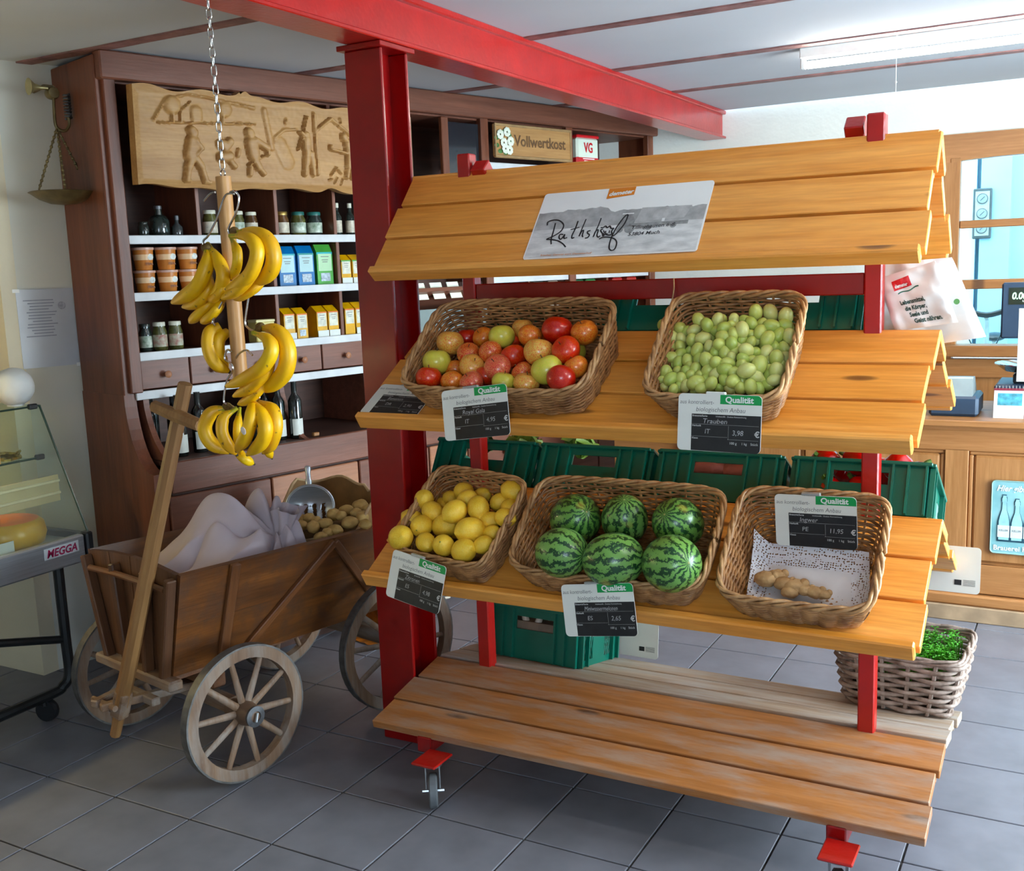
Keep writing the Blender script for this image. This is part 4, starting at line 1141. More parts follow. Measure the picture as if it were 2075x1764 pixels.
# goods glimpsed in the right bays under the rack's top board
for i, (s, c, nm) in enumerate(((2.38, (0.12, 0.12, 0.11), 'grey'), (2.50, (0.34, 0.27, 0.22), 'cream'), (2.72, (0.02, 0.10, 0.04), 'dark green'), (2.83, (0.03, 0.16, 0.05), 'bright green'), (3.08, (0.36, 0.03, 0.03), 'dark red'), (3.22, (0.45, 0.05, 0.04), 'light red'))):
    t = thing('far_packet', '%s packet on the far right shelf seen under the top board' % nm, 'package', M=CAB_M @ TR(s, 0.05, 1.281), group='packets on the far shelf')
    part('pack_body', MB().box((0, 0, 0.12), (0.09, 0.07, 0.24), bev=0.008), pm('farpack%d' % i, c, 0.25, 12, rough=0.35), t)
    part('label', MB().box((0, -0.036, 0.17), (0.05, 0.002, 0.08)), PACKW, t, smooth=0)

# ------------------------------------------------------------------ hanging brass balance on the left wall
SM = frame_of(CD, -CN, Vector((0, 0, 1)), cabw(-0.138, 0.185, 0))
sc = thing('hanging_scale', 'old brass hanging balance with a chain-hung pan beside the cabinet', 'scale', M=SM)
part('wall_arm', MB().tube([(0.0, 0.20, 2.36), (0.0, 0.1, 2.365), (0.0, 0.02, 2.35)], 0.008, 8), BRASS, sc)
part('scale_head', MB().lathe([(0.022, 0), (0.024, 0.008), (0.024, 0.030), (0.020, 0.038)], 20, TR(0.0, 0.05, 2.33) @ RX(pi / 2)), BRASS, sc, smooth=50)
part('horn', MB().lathe([(0.006, 0), (0.008, 0.03), (0.014, 0.05), (0.030, 0.07), (0.032, 0.072)], 18, TR(-0.02, 0.02, 2.345) @ RY(-pi / 2)), pm('pale_brass', (0.46, 0.40, 0.22), 0.2, 20, rough=0.35, metal=0.8), sc, smooth=60)
part('hook', MB().tube(catmull([(0.0, 0.02, 2.33), (-0.005, 0.02, 2.24), (0.0, 0.02, 2.20), (0.03, 0.02, 2.19), (0.05, 0.02, 2.215), (0.048, 0.02, 2.25)], 5), 0.006, 8), BRASS, sc)
part('coil_spring', MB().tube([(0.05 + 0.012 * cos(t * 0.9), 0.02 + 0.012 * sin(t * 0.9), 2.33 - t * 0.0016) for t in range(60)], 0.004, 6), IRON, sc)
PC, PR, PZ = (0.0, 0.02), 0.123, 1.952
for a in (radians(200), radians(250), radians(10)):
    e = Vector((PC[0] + PR * 0.96 * cos(a), PC[1] + PR * 0.96 * sin(a), PZ + 0.005))
    s0 = Vector((0.0, 0.02, 2.20))
    ch = MB()
    n = 13
    for k in range(n):
        p, q = s0.lerp(e, k / n), s0.lerp(e, (k + 0.86) / n)
        ch.tube([p, q], 0.0036, 6)
        ch.ball(p, 0.0066, 8, 6)
    part('chain', ch, BRASS, sc, kind='stuff')
part('pan', MB().lathe([(0.002, -0.045), (0.05, -0.04), (0.09, -0.024), (PR, 0), (PR + 0.006, 0.003), (PR, 0.006), (0.088, -0.018), (0.048, -0.034), (0.002, -0.039)], 36, TR(PC[0], PC[1], PZ)), BRASS, sc, smooth=60)

# notice on the wall
nt_ = thing('wall_notice', 'printed white paper notice in a clear sleeve taped to the left wall', 'notice', M=frame_of(CD, Vector((0, 0, 1)), CN, cabw(-0.295, WOFF - 0.004, 1.272)))
part('paper', MB().box((0.115, 0.157, 0), (0.23, 0.315, 0.002)), pm('notice_paper', (0.50, 0.52, 0.56), 0.04, 8, rough=0.3), nt_, smooth=0)
ln = MB()
for i in range(13):
    ln.box((0.085 + (0.01 if i % 3 else 0), 0.27 - i * 0.012, 0.0016), (0.12 - (i % 4) * 0.014, 0.0045, 0.0006))
part('printed_lines', ln, pm('faded_ink', (0.28, 0.29, 0.34), 0.1, 30, rough=0.6), nt_, smooth=0)
part('stamp', MB().lathe([(0.016, 0), (0.016, 0.0006)], 18, TR(0.178, 0.245, 0.0014)), pm('stamp_ink', (0.35, 0.35, 0.40), 0.3, 80, rough=0.6), nt_, smooth=0)
tp = MB()
for x, z in ((0.0, 0.31), (0.23, 0.0)):
    tp.box((x, z, 0.0018), (0.03, 0.014, 0.001), M=None)
part('tape', tp, WHITE, nt_, smooth=0)

# ------------------------------------------------------------------ cheese counter
cc = thing('cheese_counter', 'glass-topped stainless cheese counter on a black tube frame at left edge', 'counter', (-3.30, 2.60, 0), rz=0)
CY0, CY1 = -2.2, 0.0     # runs towards the viewer
CW = 0.62                # depth towards -x
part('front_rail', MB().box((0.0, (CY0 - 0.03) / 2, 0.622), (0.035, -CY0 - 0.03, 0.105), bev=0.006), STEEL, cc)
part('end_cap', MB().box((0.0, -0.008, 0.622), (0.045, 0.030, 0.112), bev=0.006), BLACK_PL, cc)
part('far_end_rail', MB().box((-CW / 2, -0.012, 0.622), (CW, 0.03, 0.105), bev=0.004), BLACK_PL, cc)
part('tray_floor', MB().box((-CW / 2, CY0 / 2, 0.640), (CW - 0.02, -CY0 - 0.04, 0.02)), STEEL, cc, smooth=0)
part('cooling_body', MB().box((-CW / 2, CY0 / 2 - 0.05, 0.60), (CW - 0.06, -CY0 - 0.16, 0.06)), pm('counter_body_beige', (0.50, 0.42, 0.30), 0.08, 5, rough=0.5), cc, smooth=0)
bdg = thing
pl = part('name_plate', MB().box((0.0188, -0.135, 0.638), (0.002, 0.15, 0.042), bev=0.001), pm('plate_silver', (0.62, 0.66, 0.68), 0.05, 20, rough=0.3), cc)
lt = MB()
put_text(lt, 'MEGGA', 0, 0, 0.040, 'CENTER', shear=0.25, bold=0.0012, sx=0.95)
part('lettering', lt, pm('plate_red', (0.30, 0.02, 0.07), 0.1, 30, rough=0.4), pl, M=frame_of(Vector((0, 1, 0)), Vector((0, 0, 1)), Vector((1, 0, 0)), Vector((0.0202, -0.135, 0.624))), smooth=0)
# sloped front pane, top pane, end pane, inner shelf
TOPX, TOPZ = -0.20, 1.15
fp = MB().add([(0.0, CY0, 0.675), (0.0, 0, 0.675), (TOPX, 0, TOPZ), (TOPX, CY0, TOPZ), (-0.006, CY0, 0.675), (-0.006, 0, 0.675), (TOPX - 0.006, 0, TOPZ), (TOPX - 0.006, CY0, TOPZ)],
              [(0, 1, 2, 3), (7, 6, 5, 4), (0, 4, 5, 1), (1, 5, 6, 2), (2, 6, 7, 3), (3, 7, 4, 0)])
part('front_pane', fp, GLASS_G, cc, smooth=0)
part('top_pane', MB().box(((TOPX - CW) / 2 + 0.01, CY0 / 2, TOPZ), (CW + TOPX, -CY0, 0.007)), GLASS_G, cc, smooth=0)
ep = MB().prism([(0.0, 0.675), (TOPX, TOPZ), (-CW, TOPZ), (-CW, 0.675)], -0.004, 0.003, Matrix(((1, 0, 0, 0), (0, 0, 1, 0), (0, 1, 0, 0), (0, 0, 0, 1))))
part('end_pane', ep, GLASS_G, cc, smooth=0)
EDGE = pm('glass_edge', (0.03, 0.06, 0.045), 0.1, 20, rough=0.2)
part('pane_edge', MB().tube([(0.0, 0, 0.675), (TOPX, 0, TOPZ)], 0.0045, 6), EDGE, cc)
part('pane_edge', MB().tube([(TOPX, 0, TOPZ), (TOPX, CY0, TOPZ)], 0.004, 6), EDGE, cc)
part('inner_shelf', MB().box((-0.34, CY0 / 2 - 0.03, 0.955), (0.30, -CY0 - 0.08, 0.007)), GLASS_G, cc, smooth=0)
part('shelf_edge', MB().tube([(-0.19, -0.04, 0.955), (-0.19, CY0, 0.955)], 0.0045, 6), EDGE, cc)
for x, z in ((TOPX, TOPZ), (-0.19, 0.957)):
    part('glass_clamp', MB().box((x, -0.03, z), (0.022, 0.035, 0.02), bev=0.004), BLACK_PL, cc)
# cream inner ledge with two light rails
part('inner_ledge', MB().box((-0.125, CY0 / 2, 0.840), (0.006, -CY0 - 0.02, 0.10)), pm('cream_ledge', (0.62, 0.50, 0.30), 0.06, 12, rough=0.4), cc, smooth=0)
for z in (0.868, 0.822):
    part('ledge_rail', MB().box((-0.118, CY0 / 2, z), (0.010, -CY0 - 0.02, 0.010), bev=0.002), pm('cream_bright', (0.85, 0.74, 0.50), 0.04, 12, rough=0.3), cc)
# tube frame with castors
for y in (-0.13, -1.9):
    pts = [(-0.02, y, 0.57), (-0.02, y, 0.30), (-0.02, y, 0.16), (-0.025, y - 0.03, 0.115), (-0.03, y - 0.10, 0.10), (-0.03, y - 0.6, 0.10)]
    part('leg_tube', MB().tube(catmull(pts, 5), 0.019, 10), DARK_METAL, cc)
    part('rear_leg_tube', MB().tube([(-CW + 0.04, y, 0.57), (-CW + 0.04, y, 0.10)], 0.019, 10), DARK_METAL, cc)
part('brace_tube', MB().tube([(-0.02, -0.13, 0.29), (-0.25, -0.75, 0.42)], 0.015, 10), DARK_METAL, cc)
part('foot_rail', MB().tube([(-0.03, -0.6, 0.10), (-0.03, -1.9, 0.10)], 0.019, 10), DARK_METAL, cc)
for x, y in ((-0.045, -0.22), (-CW + 0.04, -0.22), (-0.045, -1.8), (-CW + 0.04, -1.8)):
    cs = part('castor', MB().lathe([(0.012, -0.014), (0.040, -0.014), (0.042, -0.008), (0.042, 0.008), (0.040, 0.014), (0.012, 0.014)], 20, TR(x, y, 0.042) @ RX(pi / 2) @ RY(0.3)), BLACK_PL, cc, smooth=40)
    part('fork', MB().box((x, y, 0.072), (0.03, 0.045, 0.028), bev=0.006), DARK_METAL, cs)

ch = thing('round_cheese', 'round yellow cheese with an orange top in the glass counter', 'cheese', (-3.475, 2.39, 0.652))
part('rind', MB().lathe([(0.10, 0), (0.125, 0.012), (0.135, 0.045), (0.128, 0.085), (0.112, 0.1)], 40), pm('cheese_yellow', (0.66, 0.36, 0.045), 0.15, 8, rough=0.3), ch, smooth=60)
part('top_face', MB().lathe([(0.113, 0.099), (0.09, 0.106), (0.002, 0.108)], 40), pm('cheese_orange', (0.80, 0.22, 0.02), 0.15, 8, rough=0.3), ch, smooth=60)
solo('cheese_sign', MB().box((0, 0, 0.026), (0.004, 0.10, 0.052)).box((-0.012, 0, 0.002), (0.028, 0.10, 0.003)), pm('card_cream', (0.75, 0.72, 0.66), 0.04, 20, rough=0.5),
     'small white folded price card before the cheese wheel', 'card', (-3.345, 2.27, 0.652), rz=0.0, smooth=0)
ck = thing('wrapped_cheese', 'wedge of cheese in crinkled cellophane on the inner glass shelf', 'cheese', (-3.60, 2.33, 0.960))
part('wedge', MB().prism([(0, -0.09), (0.12, 0.07), (-0.10, 0.09)], 0, 0.115), pm('cheese_tan', (0.62, 0.36, 0.14), 0.15, 8, rough=0.4), ck, smooth=0)
cel = MB()
cel.grid(lambda u, v: (0.10 + 0.05 * noise.noise(Vector((u * 4, v * 4, 1))), -0.06 + u * 0.23, 0.002 + v * 0.035 + 0.012 * noise.noise(Vector((u * 9, v * 9, 3)))), 14, 5)
part('cellophane', cel, pm('cellophane_gold', (0.55, 0.42, 0.12), 0.4, 40, rough=0.1, metal=0.6), ck, smooth=30)


def globe_fn(d):
    return 1 + 0.025 * noise.noise(d * 5)


gb = thing('paper_globe', 'white crumpled paper ball standing on the counter top glass', 'ornament', (-3.562, 2.545, 1.154))
part('ball', MB().ball((0, 0, 0.072), 0.073, 28, 18, globe_fn), pm('crumpled_white', (0.80, 0.80, 0.76), 0.05, 12, rough=0.6, bump=0.6, bscale=22), gb, smooth=60)
part('ring_base', MB().lathe([(0.03, 0), (0.03, 0.008), (0.026, 0.012)], 20), CARD_WHITE, gb)
# the counter's own warm strip lamp, fixed under the top pane
lamp_strip = part('strip_lamp', MB().box((TOPX - 0.05, -1.2, TOPZ - 0.014), (0.03, 1.7, 0.012)), emit('warm_strip', (1.0, 0.72, 0.38), 45.0), cc, smooth=0)

# ------------------------------------------------------------------ wooden handcart
CA = radians(12)
CART_M = TR(-2.71, 2.296, 0) @ RZ(-CA)          # local x to the cart's right, local y to its rear
ct = thing('handcart', 'old wooden handcart with four spoked wheels, its pole leaning up at front', 'cart', M=CART_M)
L_ = 1.0
HB, HT, ZB, ZT = 0.175, 0.272, 0.355, 0.705


def side_board(f0, f1, sgn, th=0.018):
    def pt(f, y, o):
        n = Vector((ZT - ZB, 0, -(HT - HB))).normalized()
        return (sgn * (HB + (HT - HB) * f + n.x * o), y, ZB + (ZT - ZB) * f - 0.02 * y + n.z * o)
    y0, y1 = -0.005, L_
    v = [pt(f0, y0, 0), pt(f0, y1, 0), pt(f1, y1, 0), pt(f1, y0, 0), pt(f0, y0, th), pt(f0, y1, th), pt(f1, y1, th), pt(f1, y0, th)]
    return MB().add(v, [(0, 1, 2, 3), (7, 6, 5, 4), (0, 4, 5, 1), (1, 5, 6, 2), (2, 6, 7, 3), (3, 7, 4, 0)])


for sgn in (1, -1):
    for f0, f1 in ((0.0, 0.4985), (0.5, 1.0)):
        part('side_board', side_board(f0, f1, sgn), wood('cart_side_wood', (0.25, 0.098, 0.034), (0.07, 0.028, 0.013), rough=0.38, wear=(0.10, 0.044, 0.022), bump=0.2, axis=1), ct, smooth=0)
part('floor_board', MB().box((0, L_ / 2, ZB - 0.012), (HB * 2 + 0.02, L_, 0.02)), CART, ct, smooth=0)
# front: four upright boards between cleats
for k in range(4):
    a0, a1 = -1 + k * 0.5 + 0.01, -0.5 + k * 0.5 - 0.01
    zt0, zt1 = ZT - 0.004 + 0.02 * (1 - a0 * a0), ZT - 0.004 + 0.02 * (1 - a1 * a1)
    fb = MB()
    fb.add([(a0 * HB, -0.005, ZB), (a1 * HB, -0.005, ZB), (a1 * HT, -0.01, zt1), (a0 * HT, -0.01, zt0),
            (a0 * HB, 0.013, ZB), (a1 * HB, 0.013, ZB), (a1 * HT, 0.008, zt1), (a0 * HT, 0.008, zt0)],
           [(0, 1, 2, 3), (7, 6, 5, 4), (0, 4, 5, 1), (1, 5, 6, 2), (2, 6, 7, 3), (3, 7, 4, 0)])
    part('front_board', fb, CART_V, ct, smooth=0)
part('rear_board', MB().add([(-HB, L_ - .02, ZB - .02), (HB, L_ - .02, ZB - .02), (HT, L_ - .02, ZT - .02), (-HT, L_ - .02, ZT - .02), (-HB, L_, ZB - .02), (HB, L_, ZB - .02), (HT, L_, ZT - .02), (-HT, L_, ZT - .02)],
                            [(0, 1, 2, 3), (7, 6, 5, 4), (0, 4, 5, 1), (1, 5, 6, 2), (2, 6, 7, 3), (3, 7, 4, 0)]), CART_V, ct, smooth=0)
for k in (-0.97, -0.28, 0.42, 0.97):
    a, b = Vector((k * HB, -0.022, ZB - 0.01)), Vector((k * HT, -0.026, ZT - 0.015))
    d = (b - a)
    M = Matrix.Translation((a + b) / 2) @ d.to_track_quat('Z', 'Y').to_matrix().to_4x4()
    part('front_cleat', MB().box((0, 0, 0), (0.034, 0.026, d.length), bev=0.004), CART_V, ct, M=M)
part('top_batten', MB().tube(catmull([(-HT * 0.86, -0.03, ZT - 0.055), (0, -0.036, ZT - 0.045), (HT * 0.86, -0.03, ZT - 0.055)], 4), 0.011, 8), CART, ct)
part('front_sill', MB().box((0, -0.02, ZB - 0.02), (HB * 2 + 0.12, 0.05, 0.035), bev=0.006), CART_GREY, ct)


def side_pt(y, f, o, sgn=1):
    n = Vector((ZT - ZB, 0, -(HT - HB))).normalized()
    return Vector((sgn * (HB + (HT - HB) * f + n.x * o), y, ZB + (ZT - ZB) * f - 0.02 * y + n.z * o))


for sgn in (1, -1):
    for (ya, fa), (yb, fb_), wd in (((0.17, -0.03), (0.19, 1.0), 0.034), ((0.26, 0.08), (0.60, 0.97), 0.028), ((0.60, 0.97), (0.80, 0.30), 0.028), ((0.93, -0.03), (0.93, 1.0), 0.034)):
        a, b = side_pt(ya, fa, 0.026, sgn), side_pt(yb, fb_, 0.026, sgn)
        d = (b - a).normalized()
        n = Vector((ZT - ZB, 0, -(HT - HB))).normalized()
        n = Vector((n.x * sgn, 0, n.z))
        t_ = n.cross(d).normalized()
        part('side_batten', MB().box((0, 0, 0), ((b - a).length, wd, 0.018), bev=0.003), CART, ct, M=frame_of(d, t_, d.cross(t_), (a + b) / 2))


def wheel(cx, cy, R, yaw, nsp=10):
    """rim with sub-parts: tyre, hub, spokes"""
    M = TR(cx, cy, R) @ RZ(yaw) @ RY(pi / 2)
    rw, rh = 0.034, 0.036
    rim = part('wheel', MB().lathe([(R - 0.006 - rh, -rw / 2), (R - 0.006, -rw / 2), (R - 0.006, rw / 2), (R - 0.006 - rh, rw / 2), (R - 0.006 - rh, -rw / 2)], 48, cap=False), CART_GREY, ct, M=M, smooth=40)
    part('iron_tyre', MB().lathe([(R - 0.006, -rw / 2), (R, -rw / 2), (R, rw / 2), (R - 0.006, rw / 2), (R - 0.006, -rw / 2)], 48, cap=False), pm('tyre_iron', (0.16, 0.155, 0.15), 0.3, 30, rough=0.5, metal=0.7), rim, smooth=40)
    part('hub', MB().lathe([(0.016, -0.075), (0.030, -0.07), (0.036, -0.02), (0.040, 0.0), (0.036, 0.03), (0.032, 0.055), (0.018, 0.058)], 24), pm('hub_wood', (0.14, 0.085, 0.055), 0.3, 20, rough=0.5), rim, smooth=40)
    part('hub_cap', MB().lathe([(0.033, 0.050), (0.034, 0.060), (0.018, 0.062), (0.016, 0.056), (0.004, 0.056)], 24), IRON, rim, smooth=35)
    part('linch_pin', MB().tube([(-0.012, 0.004, 0.064), (0.014, -0.006, 0.068)], 0.004, 6), ZINC, rim)
    for k in range(nsp):
        a = 2 * pi * k / nsp + 0.2
        d = Vector((cos(a), sin(a), 0))
        part('spoke', MB().tube([d * 0.03, d * (0.05), d * (R - 0.05), d * (R - 0.036)], [0.013, 0.0125, 0.010, 0.009], 8, squash=0.8), CART_GREY, rim, smooth=50)


AX_F, AX_R, TRK = 0.14, 0.82, 0.355
wheel(TRK, AX_F, 0.223, radians(0.5))
wheel(-TRK, AX_F + 0.01, 0.223, radians(0.5) + pi)
wheel(TRK - 0.005, AX_R, 0.25, radians(-6))
wheel(-TRK, AX_R, 0.25, radians(6) + pi)
part('front_axle', MB().box((0, AX_F, 0.232), (TRK * 2 - 0.12, 0.045, 0.05), bev=0.006), CART_GREY, ct)
part('front_bolster', MB().box((0, AX_F, 0.30), (HB * 2 + 0.10, 0.055, 0.05), bev=0.006), CART, ct)
part('rear_axle', MB().box((0, AX_R, 0.262), (TRK * 2 - 0.12, 0.05, 0.055), bev=0.006), CART_GREY, ct)
part('perch_pole', MB().box((0, 0.48, 0.285), (0.04, 0.72, 0.035), bev=0.005), CART, ct)
for sx in (-1, 1):
    a, b = Vector((sx * 0.12, AX_F + 0.03, 0.265)), Vector((sx * 0.022, -0.17, 0.262))
    d = b - a
    part('draft_arm', MB().box((0, 0, 0), (0.03, 0.026, d.length), bev=0.004), CART_GREY, ct, M=Matrix.Translation((a + b) / 2) @ d.to_track_quat('Z', 'Y').to_matrix().to_4x4())
part('draft_crossbar', MB().box((0.02, -0.035, 0.262), (0.22, 0.03, 0.028), bev=0.004), CART_GREY, ct)
part('pivot_peg', MB().tube([(-0.07, -0.145, 0.262), (0.07, -0.145, 0.262)], 0.010, 8), CART_GREY, ct)
# pulling pole with its cross grip
pa, pb = Vector((0.012, -0.125, 0.150)), Vector((0.405, -0.002, 1.302))
d = pb - pa
PM = Matrix.Translation(pa) @ d.to_track_quat('Z', 'X').to_matrix().to_4x4()
pole = part('pull_pole', MB().tube([(0, 0, 0), (0, 0, 0.09), (0, 0, 0.12), (0, 0, d.length * 0.55), (0, 0, d.length)], [0.017, 0.019, 0.026, 0.024, 0.021], 8), HANDLE, ct, M=PM, smooth=25)
ga, gb_ = Vector((0.274, -0.03, 1.231)), Vector((0.491, -0.018, 1.186))
part('pole_grip', MB().tube([ga, (ga + gb_) / 2, gb_], [0.019, 0.022, 0.019], 8), HANDLE, ct, smooth=25)
part('pole_shoe', MB().box((0, 0, 0.02), (0.05, 0.045, 0.10), bev=0.008), CART_GREY, ct, M=PM @ TR(0, 0, 0.10))

# cloth bundle lying in the front of the cart
GX, GY = 0.12, 0.475


def ridge(x, y, z):
    return 1.0 - 2.0 * abs(noise.noise(Vector((x, y, z))))


def bundle(u, v):
    l, t_ = -0.235 + u * 0.475, 0.035 + v * 0.552
    z = 0.60 + 0.235 * exp(-(abs(l - 0.0) / 0.20) ** 2.4 - (abs(t_ - 0.335) / 0.135) ** 1.7)
    z += 0.165 * exp(-(abs(l - 0.05) / 0.17) ** 2.6 - (abs(t_ - 0.525) / 0.075) ** 2.6)
    dx, dy_ = l - GX, t_ - GY
    dist = sqrt(dx * dx + dy_ * dy_)
    ang = atan2(dy_, dx)
    wob = noise.noise(Vector((l * 5, t_ * 5, 0)))
    fold = (abs(sin(ang * 4.5 + 2.4 * wob + dist * 5)) ** 0.9) - 0.58
    z += 0.115 * fold * min(1, dist / 0.10) * exp(-dist / 0.36)
    z -= 0.05 * exp(-(dist / 0.045) ** 2)
    z += 0.030 * (ridge(l * 4.2 + 4, t_ * 5.5 - l * 5, 2) - 0.55) + 0.010 * noise.noise(Vector((l * 12, t_ * 12 + l * 9, 5)))
    e = min(u, 1 - u, v, 1 - v)
    if e < 0.09:
        z -= (0.09 - e) / 0.09 * (z - 0.50)
    lim = HB + (HT - HB) * max(0.0, min(1.0, (z - ZB) / (ZT - ZB))) - 0.014
    if z < ZT + 0.01:
        l = max(-lim, min(lim, l))
    return (l, t_, z)


sk = thing('cloth_bundle', 'lilac grey cotton cloth gathered in folds in the front of the cart', 'cloth', M=CART_M)
clothm = pm('cotton_lilac', (0.50, 0.43, 0.46), 0.12, 5, rough=0.9)
cb = MB()
cb.grid(bundle, 110, 120)
cb.grid(lambda u, v: (-0.19 + u * 0.38, 0.05 + v * 0.56, 0.49), 2, 2)
part('cloth', cb, clothm, sk, smooth=170)
# twisted neck of the cloth
nk = MB()
nk.grid(lambda u, v: (GX + 0.01 + (0.016 + 0.040 * v ** 1.5) * (1 + 0.28 * sin(u * 2 * pi * 6 + v * 3)) * cos(2 * pi * u) + 0.03 * v, GY + 0.01 + (0.016 + 0.034 * v ** 1.5) * (1 + 0.28 * sin(u * 2 * pi * 6 + v * 3)) * sin(2 * pi * u) + 0.03 * v, 0.66 + v * 0.135 + 0.012 * sin(u * 2 * pi * 3)), 48, 10, wrap=True)
part('gathered_neck', nk, clothm, sk, smooth=70)

# potatoes in an open paper sack at the rear of the cart
pb_ = thing('potato_sack', 'open brown paper potato sack in the rear of the cart', 'sack', M=CART_M @ TR(0, 0.79, 0.46))
PAPER = pm('brown_paper', (0.36, 0.20, 0.09), 0.2, 14, rough=0.7, bump=0.4, bscale=14)
PAPER_IN = pm('brown_paper_inside', (0.20, 0.105, 0.045), 0.2, 14, rough=0.8)


def bagw(u, v, o=0.0):
    a = 2 * pi * u
    ex = 4.0
    cx, sy = cos(a), sin(a)
    k = (abs(cx) ** ex + abs(sy) ** ex) ** (-1 / ex)
    x, y = (0.205 + 0.03 * v - o) * cx * k, (0.195 - o) * sy * k
    top = 0.205 + (0.125 if (sy * k > 0.3) else 0.125 * max(0, min(1, (sy * k + 0.3) / 0.6))) * (0.75 if cx > 0.2 else 1.0) + 0.012 * sin(a * 7)
    return (x, y, -0.07 + v * (top + 0.07))


part('sack_outside', MB().grid(lambda u, v: bagw(u, v), 60, 6, wrap=True), PAPER, pb_, smooth=50)
part('sack_inside', MB().grid(lambda u, v: bagw(u, v, 0.006), 60, 6, wrap=True), PAPER_IN, pb_, smooth=50)
part('sack_edge', MB().tube([Vector(bagw(i / 60, 1.0, 0.003)) for i in range(60)], 0.006, 6, closed=True), pm('paper_edge', (0.50, 0.34, 0.20), 0.2, 20, rough=0.7), pb_, smooth=60)
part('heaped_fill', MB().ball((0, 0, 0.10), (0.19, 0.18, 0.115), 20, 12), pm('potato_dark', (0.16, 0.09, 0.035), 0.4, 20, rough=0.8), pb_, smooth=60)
POT = pm('potato_skin', (0.50, 0.30, 0.10), 0.28, 22, rough=0.65, bump=0.25, bscale=60, c2=(0.60, 0.40, 0.17))
rp = random.Random(5)
rows = sorted(range(len(POTATOES)), key=lambda i: (POTATOES[i][1]))
for rank, i in enumerate(rows):
    lat, t_, z, r = POTATOES[i]
    r = max(0.021, min(r, 0.034))
    sd = rp.random() * 50

    def pf(d, sd=sd):
        return 1 + 0.13 * noise.noise(d * 1.6 + Vector((sd, 0, 0))) + 0.03 * noise.noise(d * 5 + Vector((0, sd, 0)))
    me = MB().ball((0, 0, 0), (r * 1.28, r, r * 0.92), 20, 14, pf)
    solo('potato', me, POT, 'potato in the brown sack on the cart, %s counted from the front%s' % (ORD[rank] if rank < 12 else ['thirteenth', 'fourteenth', 'fifteenth', 'sixteenth', 'seventeenth', 'eighteenth'][rank - 12], ''),
         'potato', M=CART_M @ TR(lat, t_, z) @ RZ(rp.random() * 6) @ RX(rp.uniform(-.5, .5)), group='potatoes in the cart', smooth=60)

# metal scoop standing in the potatoes
scp = thing('slotted_scoop', 'metal slotted scoop standing upright among the potatoes', 'scoop', M=CART_M @ TR(0.02, 0.715, 0.676) @ RZ(radians(52)) @ RX(radians(-10)) @ Matrix.Scale(0.9, 4))


def scoop_pt(a, r):
    k = r / 0.098
    return Vector((r * cos(a) * 1.0, 0.055 * (1 - k ** 2.2) - 0.02, 0.075 + r * sin(a) * 0.92))


sv = MB()
NA, NR = 72, 18
vs = [scoop_pt(2 * pi * i / NA, 0.098 * (j + 0.02) / NR) for j in range(NR + 1) for i in range(NA)]
fs = []
for j in range(NR):
    for i in range(NA):
        i2 = (i + 1) % NA
        c = (vs[j * NA + i] + vs[(j + 1) * NA + i2]) / 2
        hole = c.z < 0.085 and any(abs(c.x - hx) < 0.0075 for hx in (-0.055, -0.019, 0.019, 0.055)) and c.z > 0.01
        if not hole:
            fs.append((j * NA + i, j * NA + i2, (j + 1) * NA + i2, (j + 1) * NA + i))
sv.add(vs, fs)
so = part('bowl', sv, STEEL, scp, smooth=60)
mod = so.modifiers.new('thickness', 'SOLIDIFY')
mod.thickness = 0.003
part('rolled_rim', MB().tube([scoop_pt(2 * pi * i / 60, 0.099) for i in range(60)], 0.004, 6, closed=True), STEEL, scp, smooth=60)
part('handle', MB().tube(catmull([(0, -0.005, 0.165), (0, 0.0, 0.19), (0, 0.008, 0.225), (0, 0.012, 0.245)], 4), [0.014] * 4 + [0.011] * 4 + [0.013] * 4 + [0.008], 10), STEEL, scp, smooth=60)

# things on the floor behind the cart, by the cabinet plinth
BULB = pm('garlic_skin', (0.62, 0.56, 0.46), 0.2, 20, rough=0.6)
for i, (s, y) in enumerate(((1.02, -0.36), (1.10, -0.33), (1.20, -0.35))):
    b = thing('garlic_bulb', 'pale bulb lying on the floor behind the cart wheel, %s from left' % ORD[i], 'vegetable', M=CAB_M @ TR(s, y, 0.0), group='bulbs on the floor behind the cart')
    part('bulb', MB().ball((0, 0, 0.028), (0.032, 0.032, 0.028), 16, 10, lambda d: 1 + 0.05 * sin(6 * atan2(d.y, d.x))), BULB, b, smooth=60)
    part('stalk', MB().tube(catmull([(0, 0, 0.05), (0.03, 0, 0.065), (0.09, 0.01, 0.055)], 4), [0.009] * 4 + [0.006] * 4 + [0.004], 7), BULB, b, smooth=60)
wb_ = MB()
wb_.grid(lambda u, v: ((0.09 + 0.02 * sin(u * 20)) * cos(pi * (u - .5)), (v - .5) * 0.22, 0.10 + 0.10 * sin(pi * (u - .5)) + 0.006 * noise.noise(Vector((u * 8, v * 20, 0)))), 16, 14)
o = solo('birch_bark', wb_, pm('orange_bark', (0.42, 0.15, 0.035), 0.5, 16, rough=0.7, bump=0.5, bscale=40), 'curled orange-brown piece of bark on the floor behind the cart', 'bark', M=CAB_M @ TR(0.72, -0.36, 0.005), smooth=60)

